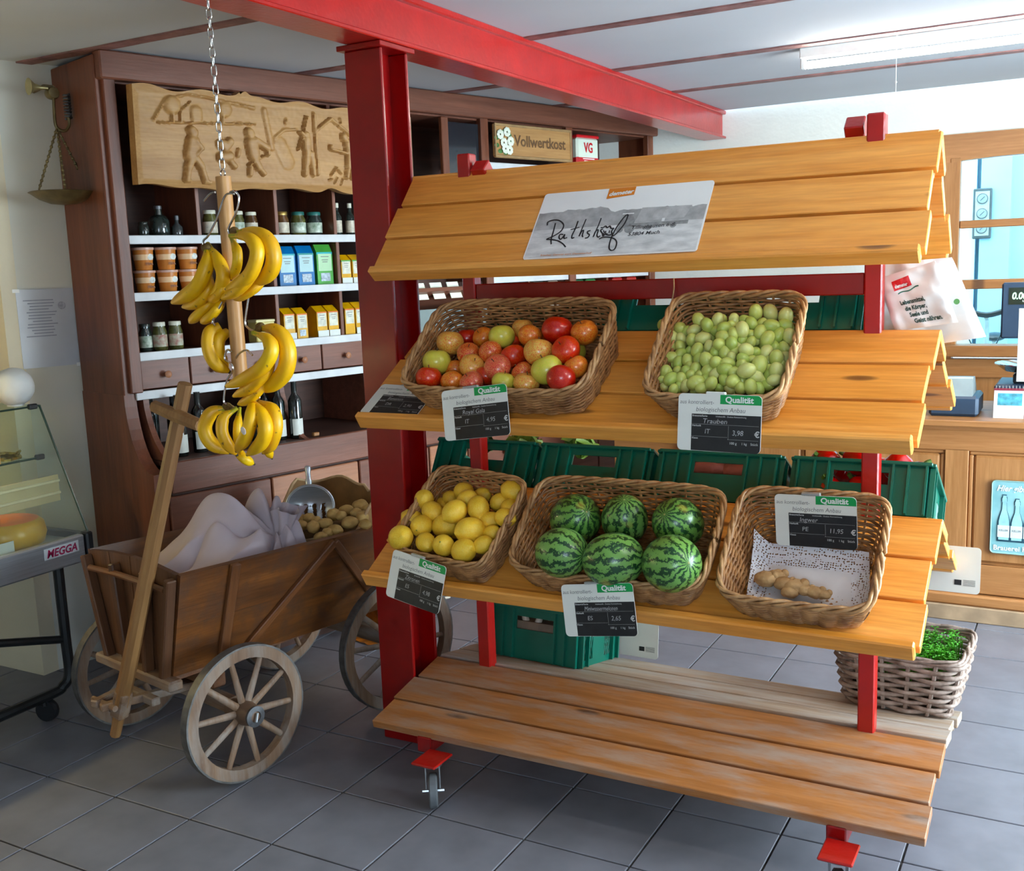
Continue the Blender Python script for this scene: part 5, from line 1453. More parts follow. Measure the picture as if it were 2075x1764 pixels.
# ------------------------------------------------------------------ bananas on a hanging pole
P_TOP, P_BOT = Vector(POLE[1]), Vector(POLE[2])
hg = thing('banana_hanger', 'pale wooden pole on a steel chain with wire hooks for bananas', 'hanger', tuple(P_BOT))
ax = (P_TOP - P_BOT)
part('wood_pole', MB().tube([(0, 0, 0), ax * 0.5, ax], 0.0195, 16), POLEW, hg, smooth=40)
eye = MB().tube([(0.008 * cos(t), 0, 0.008 * sin(t)) for t in [i * pi / 6 for i in range(12)]], 0.002, 6, closed=True)
part('screw_eye', eye, CHROME, hg, M=Matrix.Translation(ax + Vector((0, 0, 0.008))), smooth=60)
lk = MB()
pts = []
for i in range(20):
    a = 2 * pi * i / 20
    pts.append((0.0062 * cos(a), 0, 0.0085 * sin(a) + (0.0055 if sin(a) > 0 else -0.0055)))
lk.tube(pts, 0.0018, 6, closed=True)
link_me = lk.mesh('chain_link', 60)
link_me.materials.append(CHROME)
c_top = Vector((P_TOP.x - 0.008, P_TOP.y, CEIL_Z))
c_bot = P_TOP + Vector((0, 0, 0.02))
cl = (c_top - c_bot).length
nl = int(cl / 0.0225)
for i in range(nl):
    p = c_bot.lerp(c_top, (i + 0.5) / nl) - P_BOT
    part('chain_link', link_me, None, hg, M=Matrix.Translation(p) @ RZ((i % 2) * pi / 2 + 0.5))
part('ceiling_hook', MB().lathe([(0.016, 0), (0.016, 0.004)], 16, Matrix.Translation(c_top - P_BOT - Vector((0, 0, 0.004)))), CHROME, hg)
for hk in HOOKS:
    part('wire_hook', MB().tube(catmull([Vector(p) - P_BOT for p in hk], 5), 0.0028, 6), CHROME, hg, smooth=60)

BAN = None


def banana_mat():
    m, nt, p = _nodes('banana_skin')
    vec = _coords(nt, (1, 1, 1))
    n = _noise(nt, vec, 7.0, 4)
    base = _ramp(nt, n.outputs['Fac'], [(0.3, (0.70, 0.34, 0.018)), (0.55, (0.80, 0.46, 0.03)), (0.75, (0.84, 0.56, 0.07))])
    sp = _noise(nt, vec, 60.0, 2)
    spf = _ramp(nt, sp.outputs['Fac'], [(0.68, (0, 0, 0)), (0.74, (0.8, 0.8, 0.8))])
    col = _mix(nt, spf, base, (0.16, 0.075, 0.015))
    nt.links.new(col, p.inputs['Base Color'])
    p.inputs['Roughness'].default_value = 0.42
    return m


BAN = banana_mat()
BAN_STEM = pm('banana_stem', (0.40, 0.36, 0.05), 0.25, 30, rough=0.5)
BAN_TIP = pm('banana_tip', (0.035, 0.022, 0.012), 0.3, 40, rough=0.7)
CROWN = pm('banana_crown', (0.13, 0.075, 0.02), 0.3, 30, rough=0.7)
BLAB = {'A': 'upper right bunch of ripe bananas hanging on a wire hook', 'B': 'upper left bunch of ripe bananas hanging on a wire hook',
        'C': 'middle bunch of ripe bananas spread around the pole', 'D': 'lowest bunch of ripe bananas below the pole end'}
for key, bs in BANANAS.items():
    crown = Vector(bs[0][0][0])
    bt = thing('banana_bunch', BLAB[key], 'bananas', tuple(crown), group='banana bunches on the hanging pole')
    cr = MB()
    for pts, r in bs:
        if (Vector(pts[0]) - crown).length < 0.07:
            cr.tube([(0, 0, 0.006), (Vector(pts[0]) - crown) * 0.6], 0.009, 7)
    cr.ball((0, 0, 0.004), (0.014, 0.012, 0.012), 10, 8)
    part('crown', cr, CROWN, bt, smooth=50)
    for bi, (pts, r) in enumerate(bs):
        cv = catmull([Vector(p) - crown for p in pts], 8)
        n = len(cv)
        full = (Vector(pts[0]) - crown).length < 0.09
        vs, fs, rs = [], [], []
        for i in range(n):
            t = i / (n - 1)
            if full:
                k = 0.36 + 0.64 * min(1, max(0, (t - 0.05) / 0.25)) ** 0.8
            else:
                k = 0.72 + 0.28 * min(1, t / 0.2)
            if t > 0.72:
                k *= max(0.30, 1 - ((t - 0.72) / 0.28) ** 2.2 * 0.72)
            rs.append(r * 1.08 * k)
        m = MB()
        b0 = len(m.v)
        up = None
        for i, p in enumerate(cv):
            t = (cv[min(i + 1, n - 1)] - cv[max(i - 1, 0)]).normalized()
            if up is None:
                up = Vector((0.2, -1, 0.1))
            a = t.cross(up).normalized()
            b = a.cross(t).normalized()
            up = b
            for q in range(15):
                an = 2 * pi * q / 15
                rr = rs[i] * (1 + 0.045 * cos(5 * an))
                vs.append(p + a * (cos(an) * rr) + b * (sin(an) * rr))
        for i in range(n - 1):
            for q in range(15):
                q2 = (q + 1) % 15
                fs.append((i * 15 + q, i * 15 + q2, (i + 1) * 15 + q2, (i + 1) * 15 + q))
        fs.append(tuple(range(15)))
        fs.append(tuple((n - 1) * 15 + q for q in range(15)))
        m.add(vs, fs)
        bo = part('banana', m, BAN, bt, smooth=45)
        e, dr = cv[-1], (cv[-1] - cv[-3]).normalized()
        part('tip', MB().tube([e - dr * 0.001, e + dr * 0.006], [rs[-1] * 0.98, rs[-1] * 0.7], 10), BAN_TIP, bo, smooth=50)
        if full:
            part('stem', MB().tube([cv[0] - (cv[1] - cv[0]).normalized() * 0.01, cv[0], cv[2], cv[4]], [rs[0] * 1.0, rs[0] * 1.04, rs[2] * 1.03, rs[4] * 1.01], 10), BAN_STEM, bo, smooth=60)
        if key == 'D' and bi == 2:
            i = n // 2 + 1
            c = cv[i] + Vector((0.002, -rs[i] * 1.03, 0.002))
            part('sticker', MB().lathe([(0.0105, 0), (0.0105, 0.0012)], 18, Matrix.Translation(c) @ RZ(-0.25) @ RX(pi / 2 + 0.15)), pm('sticker_white', (0.75, 0.66, 0.64), 0.25, 90, rough=0.4), bo, smooth=0)

# ------------------------------------------------------------------ fruit rack
RO = Vector((-1.135, 2.93, 0.0))
rk = thing('fruit_rack', 'A-shaped pine plank fruit rack on a red steel frame with castors', 'rack', tuple(RO))
SHELF = {'top': ((2.664, 1.610), (2.919, 1.902), -1.958, -0.356), 'mid': ((2.549, 1.171), (2.920, 1.401), -1.952, -0.347),
         'low': ((2.542, 0.675), (2.919, 0.895), -1.960, -0.330), 'bot': ((2.526, 0.197), (2.919, 0.272), -1.958, -0.305)}


def sframe(s, rear=False):
    (yf, zf), (yb, zb), xl, xr = SHELF[s]
    v = Vector((0, yb - yf, zb - zf))
    L = v.length
    v.normalize()
    if rear:
        v = Vector((0, -v.y, v.z))
        o = Vector((0, 2 * 2.93 - yf, zf))
    else:
        o = Vector((0, yf, zf))
    w = Vector((1, 0, 0)).cross(v) * (1 if not rear else -1)
    if w.z < 0:
        w = -w
    return o, v, w, L, xl, xr


def on_shelf(s, x, v_, h_, rear=False):
    o, v, w, L, xl, xr = sframe(s, rear)
    return Vector((x, 0, 0)) + o + v * v_ + w * h_


TH = 0.026
for s in ('top', 'mid', 'low', 'bot'):
    for rear in (False, True):
        o, v, w, L, xl, xr = sframe(s, rear)
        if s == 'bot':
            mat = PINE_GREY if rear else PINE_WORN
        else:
            mat = PINE
        gap = 0.011
        pw = (L - 2 * gap) / 3
        ang = atan2(v.z, v.y)
        for k in range(3):
            c = o + v * (pw / 2 + k * (pw + gap)) - w * (TH / 2)
            jx = (0.004, -0.005, 0.003)[k]
            X = Vector((1, 0, 0))
            Y = v if not rear else v
            Z = X.cross(Y)
            M = frame_of(X, Y, Z, Vector(((xl + xr) / 2 + jx, 0, 0)) + c - RO)
            part('shelf_plank', MB().box((0, 0, 0), (xr - xl, pw, TH), bev=0.002).mesh('shelf_plank', 30), mat, rk, M=M)
        for k in range(2):
            c = o + v * (pw + gap / 2 + k * (pw + gap)) - w * (TH * 1.05)
            X = Vector((1, 0, 0))
            part('tongue_strip', MB().box((0, 0, 0), (xr - xl - 0.01, gap + 0.004, TH * 0.3)).mesh('tongue_strip', 0), mat, rk, M=frame_of(X, v, X.cross(v), Vector(((xl + xr) / 2, 0, 0)) + c - RO))
        if s != 'bot':
            # retaining lip along the lower edge
            c = o - v * 0.012 - w * 0.004
            X = Vector((1, 0, 0))
            M = frame_of(X, v, X.cross(v), Vector(((xl + xr) / 2, 0, 0)) + c - RO)
            part('front_lip', MB().box((0, 0, 0), (xr - xl - 0.012, 0.024, 0.050), bev=0.004).mesh('front_lip', 30), mat, rk, M=M)
# red frame
for x in (-1.758, -0.512):
    slab('upright_post', RED, rk, (0.046, 0.046, 1.80), (x - RO.x, 0, 1.06), bev=0.004)
    slab('foot_beam', RED, rk, (0.05, 0.80, 0.045), (x - RO.x, 0, 0.150), bev=0.004)
    for sy in (-1, 1):
        slab('foot_strut', RED_DK, rk, (0.05, 0.012, 0.05), (x - RO.x, sy * 0.40, 0.152), bev=0.003)
    for s in ('top', 'mid', 'low'):
        for rear in (False, True):
            o, v, w, L, xl, xr = sframe(s, rear)
            c = o + v * (L * 0.55) - w * (TH + 0.013)
            X = Vector((1, 0, 0))
            part('shelf_arm', MB().box((0, 0, 0), (0.03, L * 0.85, 0.022), bev=0.002).mesh('shelf_arm', 30), RED_DK, rk, M=frame_of(X, v, X.cross(v), Vector((x, 0, 0)) + c - RO))
    o, v, w, L, xl, xr = sframe('top')
    slab('top_bracket', RED, rk, (0.05, 0.05, 0.045), (x + (0.055 if x < -1 else -0.06) - RO.x, 0.03 if x > -1 else 0, 1.905 if x < -1 else 1.93), RX(0.7), bev=0.003)
slab('cross_rail', RED_DK, rk, (1.20, 0.03, 0.058), (-1.135 - RO.x, 0, 1.524), bev=0.003)
slab('cross_rail', RED_DK, rk, (1.20, 0.03, 0.05), (-1.135 - RO.x, 0, 0.215), bev=0.003)
slab('ridge_batten', PINE, rk, (1.60, 0.03, 0.02), (-1.158 - RO.x, 0, 1.895), bev=0.003)
for x in (-1.690, -0.492):
    for sy in (-1, 1):
        y = 2.93 + sy * 0.465
        pl = slab('castor_plate', RED, rk, (0.085, 0.105, 0.008), (x - RO.x, y - RO.y, 0.146), bev=0.003)
        spin = RZ(radians(33 if x < -1 else 20))
        part('castor_housing', MB().lathe([(0.03, -0.018), (0.032, -0.004)], 18, cap=True).box((-0.021, 0, -0.048), (0.004, 0.04, 0.075), bev=0.001).box((0.021, 0, -0.048), (0.004, 0.04, 0.075), bev=0.001).box((0, 0, -0.016), (0.046, 0.042, 0.004)), ZINC, pl, M=spin, smooth=30)
        part('wheel', MB().lathe([(0.012, -0.012), (0.047, -0.013), (0.052, -0.009), (0.052, 0.009), (0.047, 0.013), (0.012, 0.012)], 28, TR(0, -0.012, -0.0945) @ RY(pi / 2)), RUBBER, pl, M=spin, smooth=35)
        part('axle_bolt', MB().tube([(-0.033, -0.012, -0.0945), (0.033, -0.012, -0.0945)], 0.006, 8), ZINC, pl, M=spin)

# ------------------------------------------------------------------ farm sign on the top board


def shelf_plane(s, x, v_, h_):
    o, v, w, L, xl, xr = sframe(s)
    X = Vector((1, 0, 0))
    return frame_of(X, v, w, on_shelf(s, x, v_, h_))


sgn = thing('farm_sign', 'white printed farm sign with black handwriting on the rack top board', 'sign', M=shelf_plane('top', -1.43, 0.012, 0.0015) @ RZ(radians(0.6)))
SW, SHh = 0.515, 0.252


def rrect(w, h, r, x0=0, y0=0, n=5):
    out = []
    for cx, cy, a0 in ((w - r, r, -90), (w - r, h - r, 0), (r, h - r, 90), (r, r, 180)):
        for k in range(n + 1):
            a = radians(a0 + 90 * k / n)
            out.append((x0 + cx + r * cos(a), y0 + cy + r * sin(a)))
    return out


part('panel', MB().prism(rrect(SW, SHh, 0.01), 0, 0.003), pm('sign_white', (0.93, 0.92, 0.88), 0.03, 8, rough=0.35), sgn, smooth=0)
# printed photograph: field, wood edge, tractor and loaded trailer in grey
fld = MB().prism([(0.004, 0.004), (SW - 0.004, 0.004), (SW - 0.004, 0.120), (0.004, 0.112)], 0.0031, 0.0033)
part('printed_field', fld, pm('print_field', (0.66, 0.655, 0.63), 0.18, 16, rough=0.4, stretch=(1, 3, 1), c2=(0.88, 0.87, 0.84)), sgn, smooth=0)
hill = [(0.004, 0.108), (SW - 0.004, 0.112)] + [(SW - 0.004 - i * (SW - 0.008) / 40, 0.168 + 0.012 * noise.noise(Vector((i * 0.5, 3, 0))) + (0.012 if i > 22 else -0.004) - 0.006 * (i > 33)) for i in range(41)]
part('printed_wood_edge', MB().prism(hill, 0.0033, 0.0035), pm('print_trees', (0.40, 0.395, 0.38), 0.25, 26, rough=0.4, c2=(0.52, 0.515, 0.50)), sgn, smooth=0)
part('printed_load', MB().prism([(0.315, 0.118), (0.455, 0.122), (0.47, 0.165), (0.325, 0.168)], 0.0035, 0.0037), pm('print_hay', (0.48, 0.475, 0.46), 0.2, 40, rough=0.4), sgn, smooth=0)
trc = MB()
trc.prism([(0.268, 0.095), (0.312, 0.095), (0.314, 0.125), (0.300, 0.146), (0.276, 0.146)], 0.0037, 0.0039)
for cx, cy, r in ((0.276, 0.090, 0.010), (0.305, 0.092, 0.015), (0.36, 0.093, 0.009), (0.43, 0.096, 0.009)):
    trc.lathe([(r, 0.0037), (r, 0.0039)], 16, TR(cx, cy, 0))
trc.box((0.39, 0.105, 0.0038), (0.16, 0.012, 0.0002))
part('printed_tractor', trc, pm('print_dark', (0.30, 0.30, 0.29), 0.3, 60, rough=0.4), sgn, smooth=0, kind='stuff')
part('printed_tractor_roof', MB().box((0.288, 0.149, 0.0039), (0.034, 0.004, 0.0002)).box((0.397, 0.118, 0.0039), (0.008, 0.012, 0.0002)), INK_WHITE, sgn, smooth=0, kind='stuff')
org = part('orange_tab', MB().prism([(0.205, 0.212), (0.287, 0.221), (0.287, 0.2505), (0.205, 0.2505)], 0.0034, 0.0042), pm('tab_orange', (0.72, 0.24, 0.02), 0.05, 12, rough=0.35), sgn, smooth=0)
lt = MB()
put_text(lt, 'demeter', 0.246, 0.224, 0.0215, 'CENTER', shear=0.25, bold=0.0008, sx=0.98, rot=radians(4), z=0.0044)
part('tab_lettering', lt, INK_WHITE, org, smooth=0)


def px2s(cx, cy):
    """handwriting layout: reading coordinates -> sign coordinates"""
    top = 205 - (cx - 230) * 0.083
    bot = 890 - (cx - 20) * 0.039
    v_ = (bot - cy) / (bot - top)
    xl = 20 + v_ * 205
    xr = 1815 + v_ * 160
    return ((cx - xl) / (xr - xl) * SW, v_ * SHh)


PEN = [
    [(330, 740), (325, 690), (345, 600), (360, 520)],
    [(270, 545), (275, 510), (330, 490), (400, 495), (450, 540), (430, 600), (360, 650), (275, 688), (320, 690), (400, 705), (455, 735), (490, 770)],
    [(455, 640), (420, 640), (410, 670), (430, 690), (460, 655), (470, 640), (465, 680), (500, 672)],
    [(605, 500), (580, 580), (550, 650), (552, 680), (575, 670)], [(530, 590), (580, 578), (625, 565)],
    [(690, 480), (660, 560), (625, 660)], [(625, 660), (650, 610), (670, 600), (660, 650), (668, 668)],
    [(745, 600), (715, 610), (715, 630), (735, 645), (720, 672), (690, 680)],
    [(850, 470), (820, 560), (775, 670)], [(780, 660), (800, 610), (825, 595), (815, 650), (830, 670), (850, 655)],
    [(850, 570), (875, 570), (900, 555), (920, 572), (945, 555), (960, 580), (985, 580), (965, 610), (968, 640), (935, 650), (900, 640), (880, 660), (870, 630), (850, 600), (875, 585)],
    [(880, 600), (890, 625), (875, 650)], [(905, 605), (905, 640), (925, 630)], [(945, 600), (940, 630)],
    [(840, 690), (880, 672), (940, 672), (1000, 690), (1025, 730), (1010, 790), (975, 808), (950, 780), (960, 700), (1000, 600), (1060, 500), (1110, 440), (1125, 450), (1090, 540), (1010, 640), (970, 665)],
]
pen = MB()
for st in PEN:
    pen.stroke([p for p in catmull([Vector((*px2s(*q), 0)) for q in st], 5)], 0.0044 if len(st) > 3 else 0.0036, z=0.0046)
part('handwritten_name', pen, INK_BLACK, sgn, smooth=0, kind='stuff')
lt = MB()
x_, y_ = px2s(1160, 590)
put_text(lt, 'Tillinghausen 6-8', x_, y_, 0.0175, bold=0.0002, shear=0.2, sx=1.05, rot=radians(1.5), z=0.0046)
x_, y_ = px2s(1130, 660)
put_text(lt, '53804 Much', x_, y_, 0.0175, bold=0.0002, shear=0.2, sx=1.05, rot=radians(1.5), z=0.0046)
part('address_lettering', lt, pm('sign_grey_ink', (0.03, 0.03, 0.03), 0.1, 30, rough=0.5), sgn, smooth=0)
lt = MB()
put_text(lt, 'frischer Genuss vom Demeterhof', 0.055, 0.008, 0.010, shear=0.1, sx=1.15, z=0.0046)
part('orange_lettering', lt, MATS['tab_orange'], sgn, smooth=0)

# ------------------------------------------------------------------ price cards
CWd, CHt = 0.212, 0.142


def price_card(label, M, name_txt, origin, price, clip=None, name_sx=1.0):
    t = thing('price_card', label, 'price card', M=M, group='chalkboard price cards')
    part('card', MB().prism(rrect(CWd, CHt, 0.012), -0.0015, 0), CARD_WHITE, t, smooth=0)
    bp = [(0.036, 0.001)] + [p for p in rrect(CWd - 0.001, CHt, 0.011) if p[0] > 0.1 and p[1] < 0.05] + [(CWd - 0.001, 0.092), (0.036, 0.092)]
    part('black_panel', MB().prism(bp, 0.0, 0.0004), BLACKB, t, smooth=0)
    gl = [(0.108, 0.118), (CWd - 0.001, 0.118)] + [p for p in rrect(CWd - 0.001, CHt - 0.001, 0.011) if p[0] > 0.15 and p[1] > 0.125] + [(0.108, CHt - 0.001)]
    part('green_label', MB().prism(gl, 0.0, 0.0004), GREEN_LABEL, t, smooth=0)
    lt = MB()
    put_text(lt, 'Qualität', 0.156, 0.1225, 0.0205, 'CENTER', bold=0.0006, sx=1.05, z=0.0006)
    part('label_lettering', lt, INK_WHITE, t, smooth=0)
    lt = MB()
    put_text(lt, 'aus kontrolliert-', 0.004, 0.1165, 0.0145, shear=0.15, sx=0.92, z=0.0003)
    put_text(lt, 'biologischem Anbau', 0.046, 0.0985, 0.0158, shear=0.15, sx=0.98, z=0.0003)
    part('heading_lettering', lt, INK_GREY, t, smooth=0)
    lt = MB()
    put_text(lt, 'Erzeugnis/Sorte', 0.038, 0.0855, 0.0058, bold=0.0001, sx=1.05, z=0.0006)
    put_text(lt, 'Inhaltsstoffe - Zusätze Kennzeichnung', 0.098, 0.0855, 0.0050, sx=1.0, z=0.0006)
    put_text(lt, 'Herkunft', 0.038, 0.0610, 0.0062, bold=0.0001, z=0.0006)
    put_text(lt, 'Klasse', 0.038, 0.0300, 0.0062, bold=0.0001, z=0.0006)
    put_text(lt, '100 g', 0.134, 0.0200, 0.0085, z=0.0006)
    put_text(lt, '1 kg', 0.164, 0.0200, 0.0085, z=0.0006)
    put_text(lt, 'Stück', 0.187, 0.0200, 0.0085, z=0.0006)
    put_text(lt, '€', 0.196, 0.0400, 0.0200, bold=0.0004, z=0.0006)
    for i in range(46):
        x = 0.038 + i * 0.0037
        lt.box((x, 0.0668, 0.0005), (0.002, 0.0006, 0.0002))
        lt.box((x, 0.0365 if x < 0.13 else 0.0315, 0.0005), (0.002, 0.0006, 0.0002))
    for i in range(9):
        lt.box((0.131, 0.033 + i * 0.0037, 0.0005), (0.0006, 0.002, 0.0002))
    part('small_print', lt, pm('print_white_small', (0.62, 0.62, 0.60), 0.1, 30, rough=0.5), t, smooth=0, kind='stuff')
    lt = MB()
    put_text(lt, name_txt, 0.064, 0.0695, 0.0170, shear=0.15, sx=name_sx, z=0.0007)
    put_text(lt, origin, 0.070, 0.0440, 0.0165, shear=0.1, z=0.0007)
    put_text(lt, price, 0.140, 0.0425, 0.0175, shear=0.1, sx=0.95, z=0.0007)
    part('chalk_writing', lt, CHALK, t, smooth=0)
    part('clip', MB().box((0.095, CHt + 0.001, -0.006), (0.05, 0.010, 0.012), bev=0.002), clip or pm('clip_grey', (0.42, 0.43, 0.42), 0.1, 20, rough=0.35, metal=0.4), t)
    return t


def card_frame(tl, roll, lean, yaw=0.0):
    """top-left corner, roll in the card's plane, lean back from vertical"""
    return Matrix.Translation(Vector(tl)) @ RZ(yaw) @ RX(pi / 2 - lean) @ RZ(roll) @ TR(0, -CHt, 0)


price_card('black price card for Royal Gala apples clipped on the apple basket front', card_frame((-1.611, 2.492, 1.262), radians(7.5), radians(8)), 'Royal Gala', 'IT', '4,95', name_sx=1.0)
price_card('black price card for Trauben clipped on the grape basket front', card_frame((-0.903, 2.492, 1.275), radians(-0.5), radians(6)), 'Trauben', 'IT', '3,98', clip=CARD_WHITE, name_sx=1.1)
price_card('black price card for Zitronen clipped tilted on the lemon basket front', card_frame((-1.800, 2.482, 0.785), radians(-6.5), radians(12), radians(-8)), 'Zitronen', 'ES', '4,98', name_sx=0.95)
price_card('black price card for Miniwassermelonen clipped on the melon basket front', card_frame((-1.244, 2.478, 0.740), radians(8), radians(6)), 'Miniwassermelonen', 'ES', '2,65', name_sx=0.72)
price_card('black price card for Ingwer clipped inside the nearly empty ginger basket', card_frame((-0.724, 2.728, 0.980), radians(1.5), radians(-3)), 'Ingwer', 'PE', '11,95', name_sx=1.0)
price_card('black price card for Bananen lying flat at the left end of the middle shelf', shelf_plane('mid', -1.955, 0.012, 0.004) @ RZ(radians(-3)), 'Bananen', 'DR', '2,90')
for i, (x, y, z, lab) in enumerate(((-0.475, 3.335, 0.575, 'white price card seen from behind at the right end of the rear low shelf'), (-1.52, 3.36, 0.200, 'white price card seen from behind beside the mushroom crate'))):
    t = thing('price_card', lab, 'price card', M=TR(x, y, z) @ RX(pi / 2 - 0.1), group='price cards seen from behind')
    part('card', MB().prism(rrect(CWd, CHt, 0.012), -0.0015, 0.0), CARD_WHITE, t, smooth=0)
    part('logo', MB().box((0.150, 0.032, 0.0006), (0.020, 0.016, 0.0006)), INK_BLACK, t, smooth=0)
    ln = MB()
    for k in range(5):
        ln.box((0.182, 0.040 - k * 0.004, 0.0006), (0.034, 0.0014, 0.0005))
    part('printed_lines', ln, INK_GREY, t, smooth=0)

# ------------------------------------------------------------------ wicker baskets and fruit


def basket(name, label, M, bot, top, hf, hb, rows=16, nst=34, sr=0.0044, wick=None, rimm=None, hgt_side=None, group=None, open_=0.0, lift=0.004):
    """bot/top = (x0,x1,y0,y1) rectangles, hf/hb rim height at front/back.  Local y runs to the back."""
    wick, rimm = wick or WICKER, rimm or WICKER_RIM
    t = thing(name, label, 'basket', M=M, group=group)

    def rr(rect, u, r=0.035):
        x0, x1, y0, y1 = rect
        w, h = x1 - x0, y1 - y0
        a = 2 * pi * u
        ex = 7.0
        c, s = cos(a), sin(a)
        k = (abs(c) ** ex + abs(s) ** ex) ** (-1 / ex)
        return Vector(((x0 + x1) / 2 + c * k * w / 2, (y0 + y1) / 2 + s * k * h / 2, 0))

    def surf(u, v):
        b, tp = rr(bot, u), rr(top, u)
        f = max(0.0, min(1.0, (tp.y - top[2]) / (top[3] - top[2])))
        ht = hf + (hb - hf) * f ** 0.8
        p = b.lerp(tp, max(0.0, v) ** 0.8)
        p.z = lift + v * ht
        return p

    def nrm(u, v):
        a = surf(u + 0.002, v) - surf(u - 0.002, v)
        b = surf(u, min(1, v + 0.02)) - surf(u, max(0, v - 0.02))
        n = a.cross(b)
        return n.normalized()
    # even spacing along the outline
    N = 400
    acc, prev = [0.0], surf(0, 0.7)
    for i in range(1, N + 1):
        p = surf(i / N, 0.7)
        acc.append(acc[-1] + (p - prev).length)
        prev = p
    tot = acc[-1]

    def u_of(q):
        g = (q % 1.0) * tot
        lo, hi = 0, N
        while hi - lo > 1:
            m_ = (lo + hi) // 2
            if acc[m_] <= g:
                lo = m_
            else:
                hi = m_
        return (lo + (g - acc[lo]) / max(1e-9, acc[hi] - acc[lo])) / N
    nseg = nst * 4
    us = [u_of(i / nseg) for i in range(nseg)]
    rg = random.Random(len(label) * 7 + rows)
    wv = MB()
    for j in range(rows):
        v = (j + 0.5) / rows * 0.97
        ph = (j % 2) * pi
        pts = []
        for i, u in enumerate(us):
            n = nrm(u, v)
            amp = sr * 0.95 * sin(pi * i / 4 + ph)
            wob = 0.0016 * noise.noise(Vector((i * 0.25, j * 3.1, rows)))
            pts.append(surf(u, v) + n * amp + Vector((0, 0, wob)))
        wv.tube(pts, sr * rg.uniform(0.82, 1.1), 6, closed=True, squash=0.95)
    part('woven_wall', wv, wick, t, smooth=70, kind='stuff')
    stk = MB()
    for i in range(nst):
        u = u_of((i + 0.5) / nst)
        stk.tube([surf(u, v) for v in (0.0, 0.25, 0.5, 0.75, 1.0)], sr * 0.9, 5)
    part('stakes', stk, wick, t, smooth=70, kind='stuff')
    rim = MB()
    for k in range(3):
        pts = []
        for i, u in enumerate(us):
            a = 2 * pi * i / 12 + k * 2 * pi / 3
            n = nrm(u, 0.96)
            pts.append(surf(u, 1.0) + n * (0.0058 * cos(a)) + Vector((0, 0, 0.0065 * sin(a) + 0.002)))
        rim.tube(pts, 0.0052, 6, closed=True)
    part('braided_rim', rim, rimm, t, smooth=70, kind='stuff')
    fl = MB()
    x0, x1, y0, y1 = bot
    n = int((y1 - y0) / 0.009)
    for j in range(n):
        y = y0 + 0.012 + (y1 - y0 - 0.024) * j / (n - 1)
        fl.tube([(x0 + 0.008 + (x1 - x0 - 0.016) * i / 24, y, lift + 0.004 + 0.003 * cos(pi * (i + j))) for i in range(25)], 0.0044, 5)
    part('woven_floor', fl, wick, t, smooth=70, kind='stuff')
    return t


def shelf_M(s, x, v_, rot=0.0):
    o, v, w, L, xl, xr = sframe(s)
    return frame_of(Vector((1, 0, 0)), v, w, on_shelf(s, x, v_, 0.0)) @ RZ(rot)


basket('wicker_basket', 'shallow wicker basket of red and green apples on the middle shelf', shelf_M('mid', -1.475, 0.03), (-0.262, 0.268, 0.012, 0.33), (-0.312, 0.292, -0.004, 0.345), 0.085, 0.150, nst=38, group='wicker baskets on the rack')
basket('wicker_basket', 'deep wicker basket of green grapes on the middle shelf', shelf_M('mid', -0.83, 0.03), (-0.135, 0.145, 0.012, 0.33), (-0.19, 0.178, -0.004, 0.350), 0.082, 0.155, nst=30, group='wicker baskets on the rack')
basket('wicker_basket', 'wicker basket heaped with lemons at the left of the low shelf', shelf_M('low', -1.672, 0.022, radians(-7)), (-0.145, 0.145, 0.012, 0.29), (-0.176, 0.172, -0.004, 0.310), 0.082, 0.150, nst=28, group='wicker baskets on the rack')
basket('wicker_basket', 'wide wicker basket holding six small watermelons', shelf_M('low', -1.142, 0.016), (-0.245, 0.245, 0.012, 0.295), (-0.292, 0.288, -0.004, 0.315), 0.080, 0.152, nst=36, group='wicker baskets on the rack')
basket('wicker_basket', 'nearly empty wicker basket with ginger and a paper doily', shelf_M('low', -0.622, 0.014), (-0.155, 0.155, 0.012, 0.305), (-0.198, 0.192, -0.004, 0.330), 0.078, 0.152, nst=30, group='wicker baskets on the rack')


def bicolour(name, a, b, c, scale=2.2, rough=0.28, spots=None, lo=0.38, hi=0.62):
    m, nt, p = _nodes(name)
    vec = _coords(nt, (1, 1, 0.55))
    n = _noise(nt, vec, scale * 10, 3, 0.5, 0.4)
    col = _ramp(nt, n.outputs['Fac'], [(lo, a), ((lo + hi) / 2, b), (hi, c)])
    fine = _noise(nt, vec, 150, 2)
    ff = _ramp(nt, fine.outputs['Fac'], [(0.70, (0, 0, 0)), (0.76, (0.12, 0.12, 0.12))])
    col = _mix(nt, ff, col, spots or (0.75, 0.6, 0.25))
    nt.links.new(col, p.inputs['Base Color'])
    p.inputs['Roughness'].default_value = rough
    p.inputs['Coat Weight'].default_value = 0.35
    MATS[name] = m
    return m


